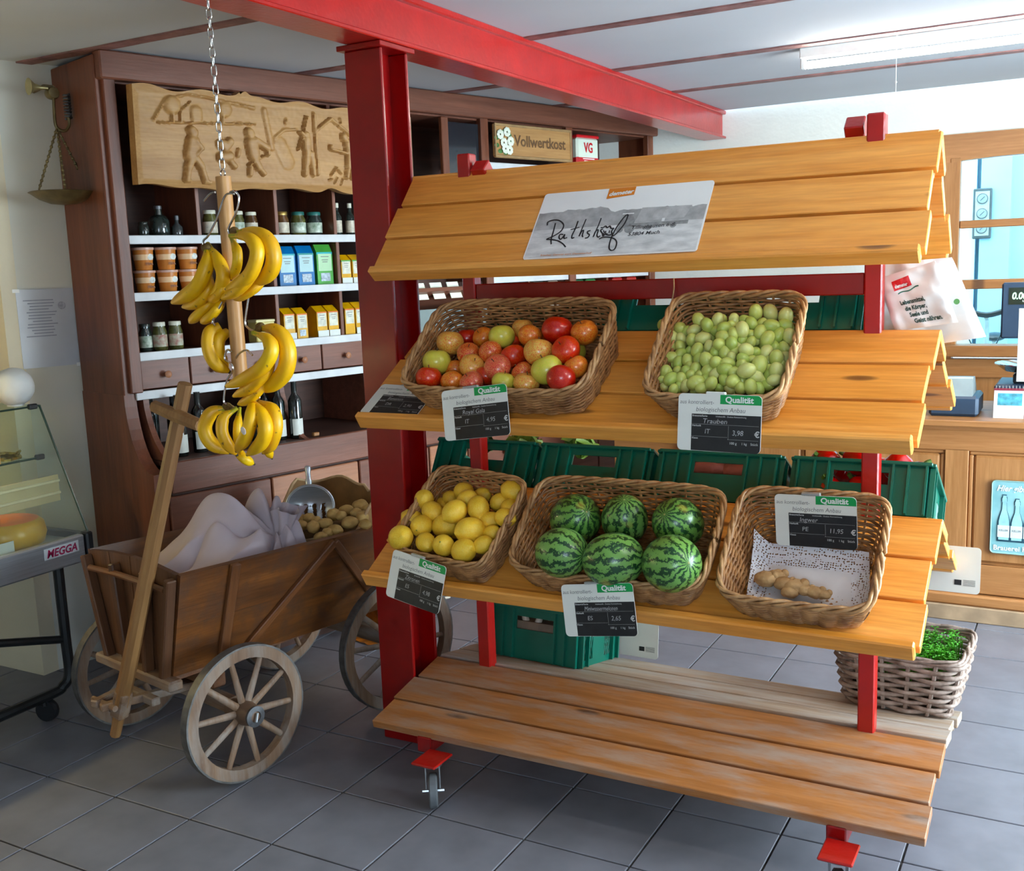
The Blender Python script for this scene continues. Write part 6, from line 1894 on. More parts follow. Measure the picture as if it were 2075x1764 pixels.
AP = {'r': (bicolour('apple_red', (0.62, 0.035, 0.025), (0.56, 0.022, 0.02), (0.66, 0.16, 0.05)), 'bright red'),
      'd': (bicolour('apple_dark_red', (0.40, 0.014, 0.016), (0.48, 0.022, 0.02), (0.50, 0.07, 0.03)), 'dark red'),
      'g': (bicolour('apple_green', (0.58, 0.56, 0.10), (0.64, 0.60, 0.14), (0.70, 0.56, 0.13)), 'yellow-green'),
      'y': (bicolour('apple_yellow_blush', (0.76, 0.56, 0.17), (0.76, 0.42, 0.12), (0.70, 0.12, 0.05)), 'yellow blushed'),
      'o': (bicolour('apple_orange', (0.76, 0.40, 0.10), (0.72, 0.22, 0.06), (0.64, 0.06, 0.03)), 'orange-red'),
      'm': (bicolour('apple_mixed', (0.74, 0.48, 0.15), (0.64, 0.08, 0.04), (0.54, 0.025, 0.02), lo=0.40, hi=0.58), 'red and yellow'),
      'p': (bicolour('apple_pink', (0.74, 0.40, 0.17), (0.70, 0.11, 0.08), (0.60, 0.04, 0.045)), 'pinkish red')}
STALK = pm('stalk_brown', (0.10, 0.055, 0.025), 0.3, 40, rough=0.7)


def apple_shape(n=22, m=16):
    prof = []
    for j in range(m + 1):
        a = pi * j / m
        r = sin(a) * (1 + 0.06 * cos(a))
        z = cos(a) * 0.92 - 0.20 * exp(-(sin(a) / 0.30) ** 2) * (1 if a < pi / 2 else -0.75)
        prof.append((max(r, 0.001), z))
    return MB().lathe(prof[::-1], n).mesh('apple_flesh', 60)


def row_labels(items, key_row, key_x, nrows):
    """group things into rows from front to back and number each row from the left"""
    idx = sorted(range(len(items)), key=lambda i: key_row(items[i]))
    out = {}
    per = int(math.ceil(len(items) / nrows))
    for r in range(nrows):
        ids = sorted(idx[r * per:(r + 1) * per], key=lambda i: key_x(items[i]))
        for k, i in enumerate(ids):
            out[i] = (r, k, len(ids))
    return out


ROWN = {3: ['front', 'middle', 'back'], 4: ['front', 'second', 'third', 'back'], 2: ['front', 'back']}
me_ap = apple_shape()
ap_me = {}
lab = row_labels(APPLES, lambda a: a[1] + a[2] * .6, lambda a: a[0], 4)
ra = random.Random(11)
for i, (x, y, z, r, k) in enumerate(APPLES):
    if k not in ap_me:
        mm = me_ap.copy()
        mm.materials.append(AP[k][0])
        ap_me[k] = mm
    rr_, kk, nn = lab[i]
    M = TR(x, y, z) @ RZ(ra.uniform(0, 6)) @ RX(ra.uniform(-0.9, 0.9)) @ Matrix.Scale(max(0.031, r) * 1.08, 4)
    t = thing('apple', '%s apple, %s from left in the apple basket\'s %s row' % (AP[k][1], ORD[kk], ROWN[4][rr_]), 'apple', M=M, group='apples in the wicker basket')
    part('flesh', ap_me[k], None, t)
    if i == 0:
        st_me = MB().tube([(0, 0, 0.62), (0.03, 0, 0.8), (0.1, 0, 1.0)], [0.035, 0.03, 0.045], 7).mesh('stalk', 50)
        st_me.materials.append(STALK)
    part('stalk', st_me, None, t)

LEM = pm('lemon_peel', (0.92, 0.56, 0.05), 0.06, 12, rough=0.34, bump=0.2, bscale=140, c2=(0.96, 0.71, 0.18))


def lemon_mesh():
    prof = []
    m = 20
    for j in range(m + 1):
        a = pi * j / m
        r = sin(a) ** 0.92 * 0.95
        z = cos(a) * 1.12
        z += 0.16 * exp(-(sin(a) / 0.22) ** 2) * (1 if a < pi / 2 else -0.55)
        prof.append((max(r, 0.02 if j in (0, m) else r), z))
    me = MB().lathe(prof[::-1], 22).mesh('lemon_peel', 70)
    me.materials.append(LEM)
    return me


lm = lemon_mesh()
nav = MB().lathe([(0.06, -1.225), (0.075, -1.20), (0.03, -1.195)], 10).mesh('stem_button', 50)
nav.materials.append(pm('lemon_button', (0.22, 0.22, 0.05), 0.3, 30, rough=0.7))
lab = row_labels(LEMONS, lambda a: a[1] + a[2] * .6, lambda a: a[0], 4)
for i, (x, y, z, r) in enumerate(LEMONS):
    rr_, kk, nn = lab[i]
    M = TR(x, y, z) @ RZ(ra.uniform(0, 6)) @ RX(pi / 2 + ra.uniform(-0.7, 0.7)) @ Matrix.Scale(max(0.027, r) * 1.02, 4)
    t = thing('lemon', 'yellow lemon, %s from left in the lemon basket\'s %s row' % (ORD[kk], ROWN[4][rr_]), 'lemon', M=M, group='lemons in the wicker basket')
    part('peel', lm, None, t)
    part('stem_button', nav, None, t)


def melon_mat():
    m, nt, p = _nodes('watermelon_rind')
    tc = nt.nodes.new('ShaderNodeTexCoord')
    sep = nt.nodes.new('ShaderNodeSeparateXYZ')
    nt.links.new(tc.outputs['Object'], sep.inputs[0])
    at = nt.nodes.new('ShaderNodeMath')
    at.operation = 'ARCTAN2'
    nt.links.new(sep.outputs[1], at.inputs[0])
    nt.links.new(sep.outputs[0], at.inputs[1])
    nz = _noise(nt, _coords(nt, (1, 1, 1)), 3.2, 5, 0.7)
    ad = nt.nodes.new('ShaderNodeMath')
    ad.operation = 'MULTIPLY_ADD'
    ad.inputs[1].default_value = 1.3
    nt.links.new(nz.outputs['Fac'], ad.inputs[0])
    nt.links.new(at.outputs[0], ad.inputs[2])
    ml = nt.nodes.new('ShaderNodeMath')
    ml.operation = 'MULTIPLY'
    ml.inputs[1].default_value = 13.0
    nt.links.new(ad.outputs[0], ml.inputs[0])
    sn = nt.nodes.new('ShaderNodeMath')
    sn.operation = 'SINE'
    nt.links.new(ml.outputs[0], sn.inputs[0])
    n2 = _noise(nt, _coords(nt, (1, 1, 1)), 14, 4, 0.7)
    a2 = nt.nodes.new('ShaderNodeMath')
    a2.operation = 'MULTIPLY_ADD'
    a2.inputs[1].default_value = 1.5
    nt.links.new(n2.outputs['Fac'], a2.inputs[0])
    nt.links.new(sn.outputs[0], a2.inputs[2])
    stripe = _ramp(nt, a2.outputs[0], [(0.0, (0.0, 0.0, 0.0)), (0.90, (0, 0, 0)), (0.99, (1, 1, 1))])
    oi = nt.nodes.new('ShaderNodeObjectInfo')
    base = _ramp(nt, oi.outputs['Random'], [(0.0, (0.11, 0.27, 0.05)), (0.5, (0.19, 0.36, 0.11)), (1.0, (0.14, 0.32, 0.06))])
    col = _mix(nt, stripe, base, (0.008, 0.055, 0.014))
    # pale ground spot
    gs = _noise(nt, _coords(nt, (1, 1, 1)), 0.9, 1)
    gf = _ramp(nt, gs.outputs['Fac'], [(0.66, (0, 0, 0)), (0.78, (0.8, 0.8, 0.8))])
    col = _mix(nt, gf, col, (0.55, 0.40, 0.06))
    nt.links.new(col, p.inputs['Base Color'])
    p.inputs['Roughness'].default_value = 0.3
    p.inputs['Coat Weight'].default_value = 0.2
    return m


MEL = melon_mat()
mel_me = MB().ball((0, 0, 0), (1, 1, 1.14), 36, 24).mesh('rind', 170)
mel_me.materials.append(MEL)
scar = MB().lathe([(0.045, 1.135), (0.03, 1.15), (0.004, 1.152)], 12).mesh('stem_scar', 50)
scar.materials.append(pm('melon_scar', (0.35, 0.36, 0.15), 0.2, 30, rough=0.7))
MNAME = ['back left', 'back middle', 'back right', 'front left', 'front middle', 'front right']
MROT = [(1.1, 0.9), (0.5, 0.4), (1.05, -0.2), (1.5, 1.3), (1.45, 1.9), (1.3, 0.9)]
for i, (x, y, z, r) in enumerate(MELONS):
    t = thing('watermelon', 'small striped watermelon, %s one in its wide basket' % MNAME[i], 'watermelon', M=TR(x, y, z) @ RZ(MROT[i][1]) @ RX(MROT[i][0]) @ Matrix.Scale(r * 0.95, 4), group='watermelons in the wicker basket')
    part('rind', mel_me, None, t)
    part('stem_scar', scar, None, t)

GR = []
for nm, c, c2 in (('grape_green', (0.50, 0.56, 0.15), (0.62, 0.66, 0.24)), ('grape_pale', (0.62, 0.64, 0.22), (0.70, 0.70, 0.32)), ('grape_deep', (0.38, 0.48, 0.12), (0.50, 0.57, 0.18))):
    GR.append(pm(nm, c, 0.15, 30, rough=0.32, c2=c2, sss=0.15, coat=0.1))
gmes = []
for g in GR:
    me = MB().ball((0, 0, 0), (0.96, 0.96, 1.24), 16, 12).mesh('grape', 170)
    me.materials.append(g)
    gmes.append(me)
BN = ['leftmost', 'second', 'third', 'rightmost']
for b in range(4):
    sel = [g for g in GRAPES if g[4] == b]
    c = sum((Vector(g[:3]) for g in sel), Vector()) / len(sel)
    o_, v_, w_, *_r_ = sframe('mid')
    t = thing('grape_bunch', '%s of four bunches of green grapes lying in the wicker basket' % BN[b], 'grapes', tuple(c - w_ * 0.05), group='grape bunches in the wicker basket')
    base = c - w_ * 0.05
    st = MB()
    hub = [Vector((0, 0, 0)) + v_ * (k - 0.5) * 0.22 for k in (0, 0.33, 0.66, 1)]
    st.tube(catmull([h_ for h_ in hub], 4), 0.0035, 6)
    for g in sel:
        gp = Vector(g[:3]) - base
        hh = min(hub, key=lambda q: (q - gp).length)
        st.tube([hh, (hh + gp) / 2 - w_ * 0.003, gp], 0.0015, 5)
    part('stalk', st, pm('grape_stalk', (0.22, 0.22, 0.06), 0.3, 30, rough=0.7), t, smooth=60)
    for g in sel:
        r = g[3]
        part('grape', gmes[ra.choice((0, 0, 1, 2))], None, t, M=Matrix.Translation(Vector(g[:3]) - base) @ RZ(ra.uniform(0, 6)) @ RX(ra.uniform(0, 3)) @ Matrix.Scale(r, 4))
    # berries below the surface fill the bunch
    und = MB()
    for k in range(34):
        g = sel[ra.randrange(len(sel))]
        q = Vector(g[:3]) - base - w_ * ra.uniform(0.022, 0.05) + Vector((ra.uniform(-.012, .012), 0, 0)) + v_ * ra.uniform(-.012, .012)
        und.ball(q, 0.0135, 10, 7)
    part('hidden_grapes', und, GR[2], t, smooth=170, kind='stuff')

# doily and ginger
DOI = pm('doily_paper', (0.68, 0.66, 0.66), 0.04, 12, rough=0.7)


def doily_holes():
    m, nt, p = _nodes('doily_lace')
    out = nt.nodes['Material Output']
    p.inputs['Base Color'].default_value = (0.68, 0.66, 0.68, 1)
    p.inputs['Roughness'].default_value = 0.7
    vo = nt.nodes.new('ShaderNodeTexVoronoi')
    vo.inputs['Scale'].default_value = 150
    vo.inputs['Randomness'].default_value = 0.5
    nt.links.new(_coords(nt, (1, 1, 1), False), vo.inputs['Vector'])
    f = _ramp(nt, vo.outputs['Distance'], [(0.30, (1, 1, 1)), (0.36, (0, 0, 0))])
    tr = nt.nodes.new('ShaderNodeBsdfTransparent')
    mx = nt.nodes.new('ShaderNodeMixShader')
    nt.links.new(f, mx.inputs[0])
    nt.links.new(p.outputs[0], mx.inputs[1])
    nt.links.new(tr.outputs[0], mx.inputs[2])
    nt.links.new(mx.outputs[0], out.inputs['Surface'])
    return m


LACE = doily_holes()
dM = shelf_M('low', -0.622, 0.014)
dy = thing('paper_doily', 'white lace paper doily lining the ginger basket', 'doily', M=dM @ TR(0, 0, 0.012))


def doily(u, v, inner):
    x = -0.135 + u * 0.295
    y = 0.02 + v * 0.225
    z = 0.004 + 0.022 * max(0, (v - 0.6) / 0.4) ** 2 + 0.05 * max(0, (0.14 - u) / 0.14) ** 1.5 * v + 0.045 * max(0, (u - 0.9) / 0.1) ** 1.5 * (1 - v)
    x += -0.02 * v + (0.02 * (1 - v) if u > 0.8 else 0)
    z += 0.005 * noise.noise(Vector((u * 5, v * 5, 2)))
    return (x, y, z)


ctr = MB().grid(lambda u, v: doily(0.16 + u * 0.68, 0.02 + v * 0.72, True), 20, 16)
part('plain_centre', ctr, DOI, dy, smooth=60)
ed = MB()
ed.grid(lambda u, v: doily(u, 0.74 + v * 0.26, False), 28, 8)
ed.grid(lambda u, v: doily(u * 0.16, v * 0.74, False), 8, 16)
ed.grid(lambda u, v: doily(0.84 + u * 0.16, v * 0.74, False), 8, 16)
part('lace_border', ed, LACE, dy, smooth=60)
GIN = pm('ginger_skin', (0.42, 0.24, 0.11), 0.25, 30, rough=0.7, bump=0.4, bscale=70, c2=(0.54, 0.35, 0.18))
gl_ = [(0, 1), (2, 3, 7), (4,), (5, 6)]
GINL = ['leftmost knobbly ginger root on the doily', 'large knobbly ginger root in the middle of the doily', 'small round ginger piece right of the large root', 'rightmost ginger root on the doily']
oL, vL, wL, *_ = sframe('low')
for gi, ids in enumerate(gl_):
    base = Vector(GINGER[ids[0]][:3])
    m = MB()
    for a in ids:
        p = Vector(GINGER[a][:3]) - base
        r = GINGER[a][3] * 0.95
        m.ball(p, (r * 1.15, r * 0.85, r * 0.72), 16, 12, lambda d, a=a: 1 + 0.16 * noise.noise(d * 2.2 + Vector((a, 0, 0))))
        m.ball(p + Vector((r * 0.8, 0.004, r * 0.3)), r * 0.5, 12, 8)
    for a, b in zip(ids[:-1], ids[1:]):
        m.tube([Vector(GINGER[a][:3]) - base, Vector(GINGER[b][:3]) - base], 0.013, 10)
    solo('ginger_root', m, GIN, GINL[gi], 'ginger', tuple(base), group='ginger roots in the basket', smooth=60)

# ------------------------------------------------------------------ green crates on the rear shelves


def crate_parts(t, w, d, h, hole_side=True):
    th = 0.006
    mat = GREEN_CRATE

    def wall(name, along, sgn):
        """one wall with corner ribs, rim and (long walls) a handle opening"""
        W = w if along == 'x' else d
        D = d if along == 'x' else w
        m = MB()
        hx0, hx1, hz0, hz1 = -0.075, 0.075, h * 0.56, h * 0.80
        if along == 'x':
            m.box((0, 0, hz0 / 2), (W, th, hz0))
            m.box((0, 0, (hz1 + h) / 2), (W, th, h - hz1))
            m.box(((-W / 2 + hx0) / 2, 0, (hz0 + hz1) / 2), (hx0 + W / 2, th, hz1 - hz0))
            m.box(((W / 2 + hx1) / 2, 0, (hz0 + hz1) / 2), (W / 2 - hx1, th, hz1 - hz0))
        else:
            # perforated panels left and right of a plain middle
            m.box((0, 0, h / 2), (W * 0.30, th, h))
            for s_ in (-1, 1):
                m.box((s_ * W * 0.44, 0, h / 2), (W * 0.12, th, h))
                m.box((s_ * W * 0.265, 0, h * 0.06), (W * 0.23, th, h * 0.12))
                m.box((s_ * W * 0.265, 0, h * 0.86), (W * 0.23, th, h * 0.28))
                n = 5
                for k in range(n):
                    x = s_ * W * 0.265 + (k - (n - 1) / 2) * W * 0.23 / n
                    for sl in (-1, 1):
                        a = Vector((x - 0.016 * sl, 0, h * 0.11))
                        b = Vector((x + 0.016 * sl, 0, h * 0.73))
                        m.tube([a, b], 0.0024, 4)
        M = (TR(0, sgn * (D / 2 - th / 2), 0) @ RZ(0 if sgn < 0 else pi)) if along == 'x' else (TR(sgn * (D / 2 - th / 2), 0, 0) @ RZ(pi / 2 if sgn > 0 else -pi / 2))
        wl_ = part('crate_wall', m, mat, t, M=M, smooth=0)
        for x in ((-W / 2 + 0.008, -W / 2 + 0.055, -W / 2 + 0.095, W / 2 - 0.095, W / 2 - 0.055, W / 2 - 0.008) if W > 0.35 else (-W / 2 + 0.008, -W / 2 + 0.05, W / 2 - 0.05, W / 2 - 0.008)):
            part('rib', MB().box((x, -0.008, h / 2), (0.006, 0.016, h * 0.98)), mat, wl_, smooth=0)
        part('rim', MB().box((0, -0.007, h - 0.004), (W + 0.012, 0.022, 0.010), bev=0.002), mat, wl_)
        return wl_
    for s_ in (-1, 1):
        wall('long', 'x', s_)
        wall('short', 'y', s_)
    part('crate_floor', MB().box((0, 0, 0.004), (w - 0.01, d - 0.01, 0.006)), mat, t, smooth=0)
    return t


def rear_M(s, x, v_):
    o, v, w, L, xl, xr = sframe(s, True)
    # local y points up the slope (towards the ridge and the viewer), z off the shelf
    X = Vector((-1, 0, 0))
    return frame_of(X, v, w, on_shelf(s, x, v_, 0.003, True))


CRX = [-1.775, -1.372, -0.965, -0.553]
CNM = ['leftmost', 'second', 'third', 'rightmost']
proto = thing('green_crate', '%s of four green plastic crates on the rear low shelf' % CNM[0], 'crate', M=rear_M('low', CRX[0], 0.285), group='green crates on the rear shelves')
crate_parts(proto, 0.365, 0.30, 0.150)
for i in range(1, 4):
    dup(proto, rear_M('low', CRX[i], 0.285), '%s of four green plastic crates on the rear low shelf' % CNM[i])
for i, x in enumerate((-1.535, -1.14, -0.745)):
    dup(proto, rear_M('mid', x, 0.285), '%s of three green plastic crates on the rear middle shelf' % ('left', 'middle', 'right')[i])

PEP = pm('pepper_red', (0.42, 0.008, 0.018), 0.15, 14, rough=0.18, coat=0.6)
PEPG = pm('pepper_stem', (0.08, 0.16, 0.03), 0.2, 30, rough=0.5)


def pepper_fn(d):
    return 1 + 0.09 * abs(cos(2 * atan2(d.y, d.x))) - 0.22 * max(0, abs(d.z) - 0.75)


pep_me = MB().ball((0, 0, 0), (0.040, 0.040, 0.046), 24, 16, pepper_fn).mesh('pepper_flesh', 170)
pep_me.materials.append(PEP)
pst_me = MB().tube(catmull([(0, 0, 0.036), (0.003, 0, 0.05), (0.014, 0, 0.06)], 4), [0.012] * 3 + [0.006] * 5 + [0.006], 8).mesh('pepper_stem', 50)
pst_me.materials.append(PEPG)
k = 0
for lx, ly, lz in ((-0.09, 0.10, 0.155), (0.02, 0.10, 0.165), (0.11, 0.095, 0.16), (-0.13, 0.02, 0.155), (-0.03, 0.015, 0.165), (0.07, 0.02, 0.16), (0.0, 0.105, 0.075), (0.09, 0.105, 0.07), (-0.11, 0.10, 0.075)):
    M = rear_M('low', CRX[3], 0.285) @ TR(lx, ly, lz) @ RZ(k * 1.3) @ RX(0.7 + 0.4 * (k % 3))
    t = thing('red_pepper', 'glossy red pepper in the rightmost rear crate, %s of the heap' % ORD[k], 'pepper', M=M, group='red peppers in the rear crate')
    part('pepper_flesh', pep_me, None, t)
    part('pepper_stem', pst_me, None, t)
    k += 1
SWP = pm('sweet_potato', (0.30, 0.085, 0.055), 0.25, 20, rough=0.6, bump=0.3, bscale=40)
for i, lx in enumerate((-0.07, 0.06)):
    m = MB().tube(catmull([(-0.09, 0, 0), (-0.03, 0.01, 0.004), (0.04, 0.0, 0.0), (0.095, -0.01, 0.004)], 5), [0.006] + [0.026] * 3 + [0.034] * 8 + [0.024] * 3 + [0.006], 14)
    solo('sweet_potato', m, SWP, 'reddish sweet potato in the third rear crate, %s one' % ('right', 'left')[i], 'sweet potato', M=rear_M('low', CRX[2], 0.285) @ TR(lx, 0.105, 0.115), group='sweet potatoes in the rear crate', smooth=60)
LEAF = pm('lettuce_leaf', (0.16, 0.30, 0.04), 0.35, 12, rough=0.5, c2=(0.38, 0.50, 0.12))
LEAFD = pm('dark_leaf', (0.035, 0.10, 0.02), 0.35, 14, rough=0.5)


def leafy_head(name, label, M, mat, r=0.085, n=22, seed=1, cat='lettuce', group=None):
    rg = random.Random(seed)
    t = thing(name, label, cat, M=M, group=group)
    for j in range(n):
        a = j * 2.4
        tilt = 0.25 + 1.1 * j / n
        ln = r * rg.uniform(0.8, 1.1)

        def lf(u, v, a=a, tilt=tilt, ln=ln, j=j):
            x = (u - .5) * ln * 0.9 * sin(pi * min(1, v * 0.9 + 0.12))
            y = v * ln
            z = 0.25 * ln * sin(v * 2.4) + 0.010 * sin(u * 14 + j) * v + 0.1 * ln * (2 * u - 1) ** 2
            p = RZ(a) @ RX(pi / 2 - tilt) @ Vector((x, y, z))
            return (p.x, p.y, p.z + 0.01)
        part('leaf', MB().grid(lf, 8, 7), mat, t, smooth=60)
    return t


leafy_head('lettuce', 'pale green lettuce head in the leftmost rear crate', rear_M('low', CRX[0], 0.285) @ TR(-0.10, 0.07, 0.12), LEAF, seed=2, group='salads in the rear crates')
leafy_head('lettuce', 'dark green leafy salad in the leftmost rear crate', rear_M('low', CRX[0], 0.285) @ TR(0.07, 0.07, 0.11), LEAFD, seed=3, group='salads in the rear crates')
leafy_head('lettuce', 'yellow-green lettuce in the second rear crate', rear_M('low', CRX[1], 0.285) @ TR(0.09, 0.07, 0.125), LEAF, seed=4, group='salads in the rear crates')

# mushroom crate on the rear bottom shelf
o_, v_, w_, *_x = sframe('bot', True)
mcz = 0.262
mc_M = frame_of(Vector((1, 0, 0)), -v_, w_, Vector((-1.645, 3.20, 0.2235))) @ RZ(radians(-4))
mcr = thing('green_crate', 'green plastic crate of mushrooms on the rear bottom shelf', 'crate', M=mc_M, group='green crates on the rear shelves')
crate_parts(mcr, 0.36, 0.28, 0.185)
MUSH = pm('mushroom_white', (0.62, 0.54, 0.46), 0.15, 20, rough=0.6)
k = 0
for lx in (-0.13, -0.065, 0.0, 0.065, 0.13):
    for ly in (-0.105, -0.05, 0.01):
        z = 0.150 + 0.012 * ((k * 7) % 3)
        if z > 0:
            t = thing('mushroom', 'pale button mushroom in the green crate, column %s row %s' % (ORD[int((lx + 0.13) / 0.065 + .5)], ORD[int((ly + 0.105) / 0.055 + .5)]), 'mushroom', M=mc_M @ TR(lx, ly, z) @ RX(0.3 * sin(k)) @ RY(0.3 * cos(k)), group='mushrooms in the green crate')
            part('cap', MB().lathe([(0.012, 0), (0.028, 0.002), (0.034, 0.014), (0.028, 0.028), (0.014, 0.036), (0.002, 0.038)], 18), MUSH, t, smooth=60)
            part('stem', MB().lathe([(0.013, -0.028), (0.011, 0.002)], 12), MUSH, t, smooth=60)
        k += 1
fillm = part('crate_lining', MB().box((0, 0, 0.07), (0.335, 0.255, 0.12)), pm('crate_lining_paper', (0.20, 0.16, 0.12), 0.2, 20, rough=0.8), mcr, smooth=0)  # plain brown block filling the crate under the mushrooms

# coarse wicker basket with cress at the right end of the rear bottom shelf
cb_M = TR(-0.468, 3.30, 0.2195) @ RZ(radians(-3))
basket('herb_basket', 'coarse grey wicker basket of green cress at the rack\'s right rear foot', cb_M, (-0.155, 0.145, -0.115, 0.13), (-0.185, 0.185, -0.140, 0.16), 0.175, 0.185, rows=11, nst=16, sr=0.0078, wick=WICKER_GREY, rimm=WICKER_GREY, lift=0.012)
cress = MB()
rg = random.Random(4)
for k in range(420):
    x, y = rg.uniform(-0.13, 0.15), rg.uniform(-0.10, 0.13)
    hh = rg.uniform(0.03, 0.06) + 0.045
    dx, dy_ = rg.uniform(-.012, .012), rg.uniform(-.012, .012)
    cress.tube([(x, y, 0.10), (x + dx, y + dy_, 0.10 + hh)], 0.0012, 3)
    a = rg.uniform(0, 6)
    for s_ in (0, pi):
        c, s2 = cos(a + s_), sin(a + s_)
        p = Vector((x + dx, y + dy_, 0.10 + hh))
        cress.add([p, p + Vector((c * 0.008 - s2 * 0.004, s2 * 0.008 + c * 0.004, 0.003)), p + Vector((c * 0.014, s2 * 0.014, 0.001)), p + Vector((c * 0.008 + s2 * 0.004, s2 * 0.008 - c * 0.004, 0.003))], [(0, 1, 2, 3)])
o = solo('cress', cress, pm('cress_green', (0.07, 0.28, 0.03), 0.35, 40, rough=0.5), 'bright green cress growing in the grey wicker basket', 'cress', M=cb_M, smooth=0)
o['kind'] = 'stuff'
solo('cress_bed', MB().box((0, 0, 0.055), (0.27, 0.21, 0.10), bev=0.02), pm('dark_soil', (0.05, 0.035, 0.02), 0.3, 40, rough=0.9), 'dark bed of soil under the cress in the grey basket', 'soil', M=cb_M @ TR(-0.003, 0.006, 0.008))

# ------------------------------------------------------------------ white bags hanging at the rack's right end
BAGM = pm('white_bag_plastic', (0.80, 0.79, 0.78), 0.03, 6, rough=0.35, bump=0.25, bscale=14)


def quad_sheet(c00, c10, c11, c01, nu, nv, amp, seed, thick):
    """wrinkled sheet with two faces between four corners"""
    c = [Vector(p) for p in (c00, c10, c11, c01)]

    def f(u, v, o):
        p = c[0].lerp(c[1], u).lerp(c[3].lerp(c[2], u), v)
        wv = amp * (noise.noise(Vector((u * 3 + seed, v * 3, 0))) + 0.5 * noise.noise(Vector((u * 7 + seed, v * 7, 4))))
        edge = 1.0 if 0.02 < u < 0.98 and 0.02 < v < 0.98 else 0.25
        return (p.x, p.y + wv - o * thick * edge, p.z)
    m = MB()
    m.grid(lambda u, v: f(u, v, 1), nu, nv)
    m.grid(lambda u, v: f(u, v, -1), nu, nv)
    for uu in (0, 1):
        m.grid(lambda u, v, uu=uu: tuple(Vector(f(uu, v, 1)).lerp(Vector(f(uu, v, -1)), u)), 1, nv)
    for vv in (0, 1):
        m.grid(lambda u, v, vv=vv: tuple(Vector(f(u, vv, 1)).lerp(Vector(f(u, vv, -1)), v)), nu, 1)
    return m, f


bg1 = thing('carrier_bag', 'big white carrier bag hanging behind the printed bag at rack right', 'bag', (-0.40, 3.02, 1.58), group='white bags at the rack\'s right end')
B0 = Vector((-0.40, 3.02, 1.58))
mm, _fn = quad_sheet((-0.520, 3.03, 1.575), (-0.335, 3.03, 1.585), (-0.245, 3.03, 1.375), (-0.520, 3.03, 1.33), 20, 20, 0.016, 3, 0.012)
mm.v = [(a - B0.x, b - B0.y, c - B0.z) for a, b, c in mm.v]
part('bag_body', mm, BAGM, bg1, smooth=50)
part('green_mark', MB().lathe([(0.0075, 0), (0.0075, 0.001)], 16, TR(0.085, -0.030, -0.110) @ RX(pi / 2)), pm('mark_green', (0.12, 0.30, 0.10), 0.3, 60, rough=0.5), bg1, smooth=0)
bg2 = thing('carrier_bag', 'white printed carrier bag with red logo hanging at the rack right post', 'bag', (-0.41, 2.98, 1.56), group='white bags at the rack\'s right end')
B1 = Vector((-0.41, 2.975, 1.56))
c00, c10, c11, c01 = Vector((-0.512, 2.965, 1.535)), Vector((-0.368, 2.965, 1.578)), Vector((-0.308, 2.965, 1.418)), Vector((-0.462, 2.965, 1.395))
mm, fn2 = quad_sheet(c00, c10, c11, c01, 18, 18, 0.010, 9, 0.008)
mm.v = [(a - B1.x, b - 2.98, c - B1.z) for a, b, c in mm.v]
part('bag_body', mm, BAGM, bg2, smooth=50)


def on_bag(mb, z_off=0.0):
    """drape flat artwork (u,v in 0..1) onto the bag front"""
    mb.v = [tuple(Vector(fn2(u, 1 - v, 1)) - Vector((B1.x, 2.98, B1.z)) + Vector((0, -0.0015 - z_off, 0))) for u, v, _ in mb.v]
    return mb


lg = MB()
lg.grid(lambda u, v: (0.22 + u * 0.30, 0.70 + v * 0.17 + 0.03 * u, 0), 6, 4)
part('red_logo', on_bag(lg), pm('logo_red', (0.55, 0.03, 0.035), 0.1, 30, rough=0.4), bg2, smooth=0)
lt = MB()
put_text(lt, 'demeter', 0.245, 0.745, 0.085, bold=0.003, sx=0.72, shear=0.2)
part('logo_lettering', on_bag(lt, 0.001), INK_WHITE, bg2, smooth=0)
ln = MB()
ln.grid(lambda u, v: (0.26 + u * 0.36, 0.63 + v * 0.02 + 0.05 * u + 0.012 * sin(u * 9), 0), 12, 1)
part('green_swash', on_bag(ln), pm('swash_green', (0.02, 0.13, 0.09), 0.1, 30, rough=0.5), bg2, smooth=0)
lt = MB()
for i, s_ in enumerate(('Lebensmittel,', 'die Körper,', 'Seele und', 'Geist nähren.')):
    put_text(lt, s_, 0.24 + 0.04 * i, 0.44 - i * 0.115, 0.105, bold=0.004, sx=0.72 if i != 3 else 0.78)
part('slogan_lettering', on_bag(lt), pm('slogan_ink', (0.012, 0.045, 0.035), 0.1, 30, rough=0.5), bg2, smooth=0)

# string tied to the cross rail above the grape basket
solo('tied_string', MB().tube(catmull([(0, 0, 0), (0.004, -0.012, -0.03), (-0.002, -0.016, -0.07)], 4), 0.0022, 5), pm('jute', (0.40, 0.26, 0.14), 0.2, 60, rough=0.8),
     'bit of jute string tied round the red cross rail', 'string', (-1.066, 2.912, 1.553))

